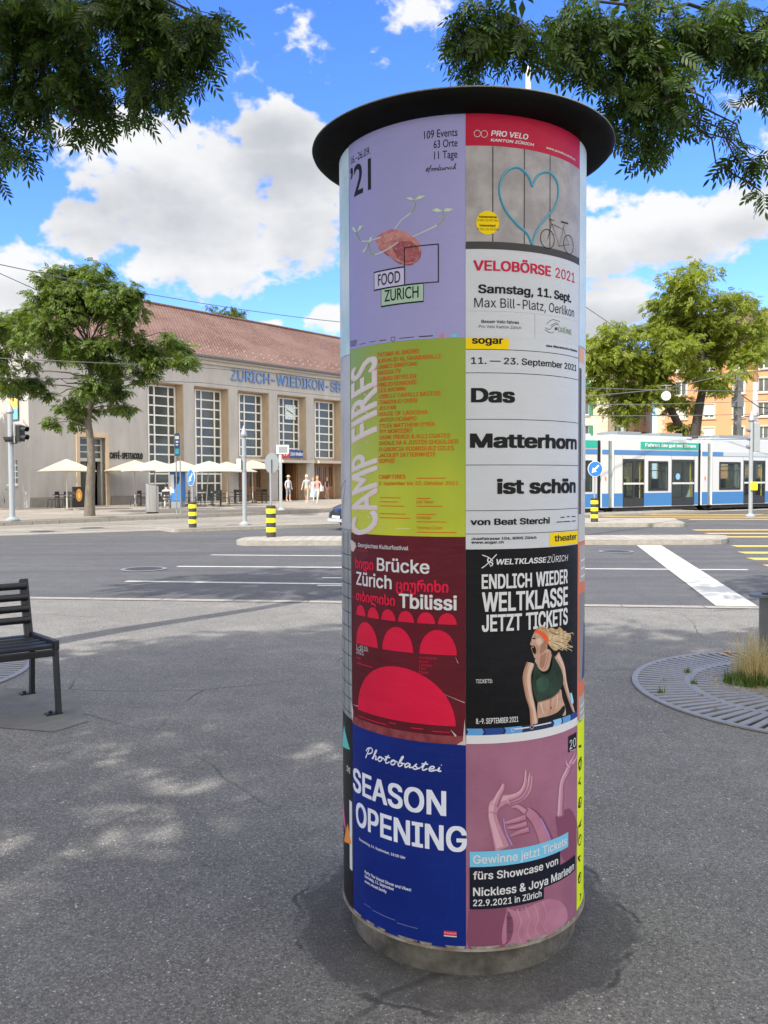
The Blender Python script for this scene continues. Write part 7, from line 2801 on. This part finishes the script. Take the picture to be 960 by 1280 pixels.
k1 = Y1 / 1063
bl_ = [(112, 351, 28), (73, 351, 26), (141, 364, 28), (156, 385, 26), (154, 412, 20), (86, 378, 30), (117, 380, 26), (62, 372, 20), (34, 388, 24), (16, 411, 26), (47, 419, 28), (73, 437, 24), (104, 439, 18), (135, 435, 22), (125, 458, 24), (177, 450, 20), (198, 448, 20), (221, 442, 19), (213, 419, 9), (229, 453, 12), (16, 468, 22), (39, 481, 18), (10, 487, 13), (57, 492, 9), (109, 481, 18), (146, 487, 20), (154, 508, 13), (112, 511, 18), (86, 507, 13), (62, 528, 8), (94, 524, 11), (182, 468, 13), (98, 338, 12), (55, 350, 10), (165, 366, 10), (-12, 440, 26), (-20, 400, 24)]
tree('street_tree', 'tree with a bent grey trunk standing in front of the station, half hiding its roof', B1,
     [B1, on(112.5, 615, Y1), on(114, 580, Y1), on(113, 550, Y1, .1), on(110, 520, Y1), on(114, 480, Y1, .2), on(110, 430, Y1, .1)], .165, .10,
     [(on(x, y, Y1, rng.uniform(-1.6, 1.6)), (r * k1 * .95, r * k1 * 1.15, r * k1 * .85)) for x, y, r in bl_], M_lf_st, M_bark, .34, 9, 4, 700, sub=8, droop=(-.25, .9))
st2 = copy_tree([o for o in COL.objects if o.name == 'street_tree'][0])
st2.location = (-25.5, 43.3, FZ)
st2.rotation_euler = (0, 0, R_(130))
st2['label'] = 'tree left of the picture whose shade falls on the end wall of the station'
# ---- two trees behind the tram
Y2 = 50.0
k2 = Y2 / 1063
b2_ = Vector(on(868, 600, Y2)); b2_.z = 0
bl_ = [(870, 350, 24), (845, 370, 28), (895, 375, 28), (925, 385, 22), (870, 395, 36), (840, 405, 28), (910, 410, 32), (940, 425, 20), (945, 405, 14), (880, 435, 30), (920, 445, 26), (848, 435, 24), (900, 470, 22), (905, 487, 12), (880, 462, 20), (858, 455, 18), (826, 425, 18), (838, 450, 16), (890, 410, 26), (825, 378, 16), (868, 336, 12)]
tree('background_tree', 'tall yellow green tree with a straighter trunk behind the tram', b2_,
     [b2_, on(867, 575, Y2), on(868, 550, Y2), on(873, 515, Y2), on(879, 475, Y2), on(876, 430, Y2)], .34, .17,
     [(on(x, y, Y2, rng.uniform(-2, 2)), (r * k2 * 1.08, r * k2 * 1.2, r * k2 * .82)) for x, y, r in bl_], M_lf_rt, M_bark2, .42, 9, 4, 310, sub=9, droop=(-.25, .9))
b3_ = Vector(on(862, 600, Y2 + 1)); b3_.z = 0
bl_ = [(755, 430, 22), (780, 425, 24), (750, 455, 22), (775, 455, 28), (800, 440, 20), (805, 465, 26), (820, 482, 24), (790, 485, 24), (765, 485, 20), (745, 480, 14), (775, 508, 18), (805, 500, 18), (835, 495, 20), (850, 505, 16), (742, 495, 10), (780, 522, 10), (850, 540, 12), (840, 530, 10), (825, 405, 16), (800, 415, 14), (790, 455, 24), (822, 450, 18), (765, 415, 14)]
tree('background_tree', 'lower spreading tree with a leaning trunk, left of the tall one behind the tram', b3_,
     [b3_, on(858, 570, Y2 + 1), on(853, 548, Y2 + 1), on(845, 525, Y2 + 1), on(832, 505, Y2 + 1), on(810, 485, Y2 + 1)], .30, .15,
     [(on(x, y, Y2 + 1, rng.uniform(-1.5, 1.5)), (r * k2 * 1.08, r * k2 * 1.2, r * k2 * .85)) for x, y, r in bl_], M_lf_rt, M_bark2, .42, 9, 4, 320, sub=9, droop=(-.25, .9))
# ---- a tree top beyond the station roof, a hedge behind the tram
b4_ = Vector(on(283, 600, 88)); b4_.z = 0
tree('distant_tree', 'tree whose top just shows above the station roof', b4_, [b4_, on(283, 500, 88), on(283, 420, 88)], .4, .2,
     [(on(271, 391, 88), 1.0), (on(291, 392, 88), 1.1), (on(281, 402, 88), 2.2), (on(296, 404, 88), 1.4)], M_lf_bg, M_bark2, .5, 7, 4, 160, sub=4)
hp_ = []
for k in range(60):
    p = TP + TD * (-4 + k * .6) - TN * 7.5
    q_, dd = blob_points(60, (p.x, p.y, .9), (.8, .7, 1.0), .4)
    hp_.append(leaves(q_, dd, .45, 7, 4, stalk=False))
hd2 = thing('hedge', 'green hedge seen through the windows of the tram', 'hedge', TP - TN * 7.5)
o = leaf_object('foliage', hp_, M_lf_rt, hd2)
o.location = -hd2.location
sm_ = MB()
for k in range(14):
    p = TD * (-3 + k * 2.4)
    sm_.cyl((p.x, p.y, 0), (p.x, p.y, .8), .03, n=6)
sm_.build('stems', M_bark2, hd2)

def n_far(c, base): return (Vector(c) - Vector(base)).xy.length


# ---- the two near trees whose boughs hang into the picture
def near_tree(label, base, height, r0, vis, upper, dens_vis, dens_up):
    t = thing('street_tree', label, 'tree', base, 0)
    b = Vector(base)
    tm = MB()
    Ps = [Vector(p) for p in spline([(0, 0, 0), (.03, .02, 1.2), (-.04, .03, 2.6), (.02, 0, 4.0), (0, .05, height * .7)], 5)]
    rr_ = [r0 * 1.35 - (r0 * .8) * (i / (len(Ps) - 1)) ** .7 for i in range(len(Ps))]
    tm.tube(Ps, rr_, 14)
    tm.build('trunk', M_bark, t, smooth=True)
    lm = MB()
    parts = []
    order = sorted([q_ for q_ in vis if q_[0][2] > 4.05], key=lambda q_: -n_far(q_[0], base))
    hubset = [order[i] for i in range(0, len(order), 6)][:5]
    hubs = {((Vector(q_[0]) - b).x, (Vector(q_[0]) - b).y) for q_ in hubset}
    trunkish = list(Ps[len(Ps) // 2:])
    for (c, r, n) in hubset + [q_ for q_ in vis if q_ not in hubset]:
        c = Vector(c) - b
        if (c.x, c.y) in hubs:
            bp_ = limb(lm, min(Ps, key=lambda p: abs(p.z - (c.z + .75))), c, .018, .006, .10, 10)
            trunkish += bp_[3:]
        else:
            bp_ = limb(lm, min(trunkish, key=lambda p: (p - c).length), c, .009, .004, .2, 6)
        tw = np.array([p for p in bp_[2:] for _ in range(5)]) + rng.normal(0, .05, (5 * len(bp_[2:]), 3))
        tw = tw[tw[:, 2] + b.z > 3.6]
        if len(tw): parts.append(leaves(tw, rng.normal(size=(len(tw), 3)), .15, 11, 6, droop=(.0, 1.0), flat=.6))
        for k in range(n):
            d = Vector((rng.normal(), rng.normal(), rng.normal() * .7)).normalized()
            e_ = c + d * r * rng.uniform(.45, 1.0)
            limb(lm, bp_[-2] if k % 2 else c, e_, .005, .002, .25, 4)
            m = max(4, int(dens_vis * r * r))
            q_, dd = blob_points(m, e_, (r * .42, r * .42, r * .36), .1)
            parts.append(leaves(q_, dd, .150, 11, 6, droop=(.0, 1.15), flat=.6))
    for (c, r) in upper:
        c = Vector(c) - b
        st = min(Ps, key=lambda p: abs(p.z - (c.z - 1.4)))
        limb(lm, st, c, .09, .03, .15, 6)
        rx = Vector((r, r, r * .7))
        for k in range(6):
            d = Vector((rng.normal(), rng.normal(), rng.normal() * .7)).normalized()
            e_ = c + Vector((d.x * rx.x, d.y * rx.y, d.z * rx.z)) * rng.uniform(.4, .9)
            limb(lm, c, e_, .03, .008, .2, 4)
            m = int(dens_up * r * r)
            q_, dd = blob_points(m, e_, (r * .55, r * .55, r * .4), .15)
            parts.append(leaves(q_, dd, .34, 9, 4, stalk=False, droop=(0, .8)))
    lm.build('limbs', M_bark2, t, smooth=True)
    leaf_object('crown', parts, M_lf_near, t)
    return t


def V(px, py, rp, Y, n):
    return (on(px, py, Y), rp * Y / 1063, n)


visL = [V(20, 30, 55, 5.6, 10), (V(90, 20, 55, 5.4, 10)), V(160, 15, 55, 5.3, 10), V(220, 25, 45, 5.2, 8), V(262, 45, 30, 5.1, 6), V(250, 80, 34, 5.2, 7), V(285, 35, 16, 5.1, 3), V(40, 90, 50, 5.6, 9), V(110, 85, 50, 5.5, 9), V(170, 80, 45, 5.3, 8), V(215, 105, 30, 5.2, 5), V(10, 140, 36, 5.7, 6), V(60, 130, 30, 5.6, 5), V(120, 135, 26, 5.4, 5), V(120, 163, 22, 5.4, 4), V(145, 150, 18, 5.4, 3), V(185, 125, 20, 5.3, 3), V(193, 148, 9, 5.25, 2), V(18, 185, 26, 5.7, 5), V(48, 195, 14, 5.6, 3), V(4, 220, 14, 5.7, 2), V(240, 120, 12, 5.2, 2)]
upL = [((-6.4, 8.2, 6.7), 1.7), ((-5.0, 7.4, 8.2), 1.7), ((-6.6, 6.8, 7.4), 1.6)]
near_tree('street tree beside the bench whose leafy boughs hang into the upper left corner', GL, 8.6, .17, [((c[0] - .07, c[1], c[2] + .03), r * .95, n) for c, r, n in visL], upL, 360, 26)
visR = [V(590, 18, 26, 4.9, 5), V(605, 60, 28, 4.9, 5), V(575, 40, 14, 4.9, 2), V(590, 88, 12, 4.9, 2), V(650, 25, 40, 5.0, 7), V(655, 65, 22, 5.0, 4), V(700, 40, 40, 5.1, 7), V(750, 45, 42, 5.2, 8), V(745, 90, 26, 5.2, 5), V(795, 80, 36, 5.3, 7), V(800, 30, 40, 5.3, 7), V(850, 40, 44, 5.4, 8), V(840, 95, 34, 5.4, 6), V(800, 120, 28, 5.3, 5), V(850, 135, 26, 5.4, 5), V(775, 140, 14, 5.2, 3), V(795, 170, 22, 5.3, 5), V(818, 190, 16, 5.3, 3), V(835, 165, 20, 5.4, 4), V(895, 30, 40, 5.5, 7), V(940, 40, 44, 5.6, 8), V(930, 85, 26, 5.6, 4), V(955, 110, 18, 5.6, 3), V(930, 185, 18, 4.9, 3), V(945, 205, 14, 4.9, 3), V(920, 200, 12, 4.9, 2), V(950, 238, 9, 4.9, 2), V(770, 178, 9, 5.2, 1)]
upR = [((3.9, 6.9, 6.9), 1.8), ((2.4, 6.6, 6.9), 1.7), ((4.4, 5.4, 6.3), 1.7), ((3.2, 6.4, 8.2), 1.7)]
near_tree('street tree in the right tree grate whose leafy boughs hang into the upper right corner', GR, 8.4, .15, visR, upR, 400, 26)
# the tree standing behind the viewer that shades the pavement and the column
upS = [((-3.6, -.6, 7.2), 2.4), ((-1.4, .2, 6.8), 2.1), ((-5.6, .6, 6.8), 2.1), ((-3.4, 1.8, 6.4), 1.9), ((-2.0, -2.0, 7.0), 2.1), ((-5.4, -1.8, 6.8), 2.0), ((.2, -1.2, 6.6), 1.8), ((-7.2, -.4, 6.4), 1.6), ((-3.6, -.4, 8.6), 1.9), ((1.4, .6, 6.3), 1.5), ((-6.6, 2.0, 6.2), 1.5), ((-.6, 1.9, 6.0), 1.3), ((-2.6, -3.7, 6.8), 1.5), ((-.8, -3.4, 6.6), 1.7)]
near_tree('street tree standing behind the viewer, its crown shading the pavement', Vector((-3.4, -1.2, 0)), 8.8, .19, [], upS, 55, 52)

# ================================================================= SMALL THINGS ON THE GROUND
gr = []
rnd = random.Random(4)


def blades(n, c, spread, h, lean, w):
    vs, f = [], []
    for _ in range(n):
        a = rnd.uniform(0, 6.283)
        rr = spread * math.sqrt(rnd.random())
        x, y = c[0] + math.cos(a) * rr, c[1] + math.sin(a) * rr
        hh_ = h * rnd.uniform(.4, 1.1)
        la, ll_ = rnd.uniform(0, 6.283), lean * rnd.uniform(.2, 1.2)
        dx, dy = math.cos(la) * ll_, math.sin(la) * ll_
        px_, py_ = -math.sin(la) * w, math.cos(la) * w
        k = len(vs)
        for t in (0, .4, .75, 1):
            q_ = 1 - t * .9
            bx, by, bz = x + dx * t * t, y + dy * t * t, .012 + hh_ * (t - .25 * t * t * ll_ / max(h, .01))
            vs += [(bx - px_ * q_, by - py_ * q_, bz), (bx + px_ * q_, by + py_ * q_, bz)]
        f += [(k, k + 1, k + 3, k + 2), (k + 2, k + 3, k + 5, k + 4), (k + 4, k + 5, k + 7, k + 6)]
    return vs, f


M_dry = leaf_mat('dry_grass', (.42, .33, .16), (.60, .50, .28), .25)
M_wgr = leaf_mat('weed_green', (.05, .10, .02), (.12, .18, .035), .3)
gb = g(940, 852)
mb = MB()
mb.add(*blades(420, (gb.x + .18, gb.y, 0), .26, .40, .30, .0028))
mb.add(*blades(160, (gb.x + .02, gb.y + .1, 0), .14, .44, .16, .0026))
mb.add(*blades(260, (gb.x - .05, gb.y - .10, 0), .36, .05, .40, .0035))
gt = thing('dry_grass_tuft', 'tuft of straw coloured dry grass growing in the right tree grate', 'grass tuft', (0, 0, 0))
o = mb.build('blades', M_dry, gt)
mb = MB()
mb.add(*blades(320, (gb.x - .09, gb.y - .10, 0), .17, .10, .07, .006))
mb.build('green_weeds', M_wgr, gt)
for (px, py, lab) in ((867, 857, 'small green weed in the grate slots, nearest to the dry grass'), (860, 843, 'small green weed in the grate slots, highest up of the three'), (827, 868, 'small green weed in the grate slots, closest to the outer rim')):
    p = g(px, py)
    wd = thing('weed', lab, 'weed', p, 0, 'small weeds in the right tree grate')
    MB().add(*blades(14, (0, 0, 0), .032, .05, .03, .006)).build('blades', M_wgr, wd)
# fallen leaves and litter flakes on the pavement
mb = MB()
for _ in range(230):
    y = rnd.uniform(2.6, 12) ** 1.0
    x = rnd.uniform(-.52, .52) * y
    if math.hypot(x - COLX, y - COLD) < .5: continue
    a, s_ = rnd.uniform(0, 6.28), rnd.uniform(.004, .014)
    c, d = math.cos(a), math.sin(a)
    tl = rnd.uniform(0, .012)
    P = [(-1, 0), (-.2, .45), (1, 0), (-.1, -.5)]
    z0 = .012
    mb.add([(x + (u * c - v * d) * s_, y + (u * d + v * c) * s_, z0 + tl * max(0, u)) for u, v in P], [(0, 1, 2, 3)], rnd.choice((0, 0, 1, 2)))
o = mb.build('fallen_leaves', [mat('dry_leaf_pale', (.40, .37, .29), .8), mat('dry_leaf_brown', (.22, .15, .08), .8), mat('paper_flake', (.45, .44, .42), .8)])
tag(o, 'scattered dry leaves and flakes on the asphalt pavement', 'litter', kind='stuff')
mb = MB()
for (px, py, s_) in ((912, 818, .05), (905, 821, .04), (830, 853, .02), (895, 890, .025), (877, 872, .02)):
    p = g(px, py)
    a = rnd.uniform(0, 6)
    mb.add([(p.x + math.cos(a + t) * s_ * (.6 if i % 2 else 1.2), p.y + math.sin(a + t) * s_ * (.6 if i % 2 else 1.2), .019 + (.01 if i % 2 else 0)) for i, t in enumerate((0, .8, 1.6, 2.4, 3.2, 4.0, 4.8, 5.6))], [tuple(range(8))], 0 if s_ > .03 else 1)
o = mb.build('fallen_leaves', [mat('dry_leaf_orange', (.50, .30, .15), .8), MATS['dry_leaf_brown']])
tag(o, 'curled brown leaves lying on the right tree grate', 'litter', kind='stuff')
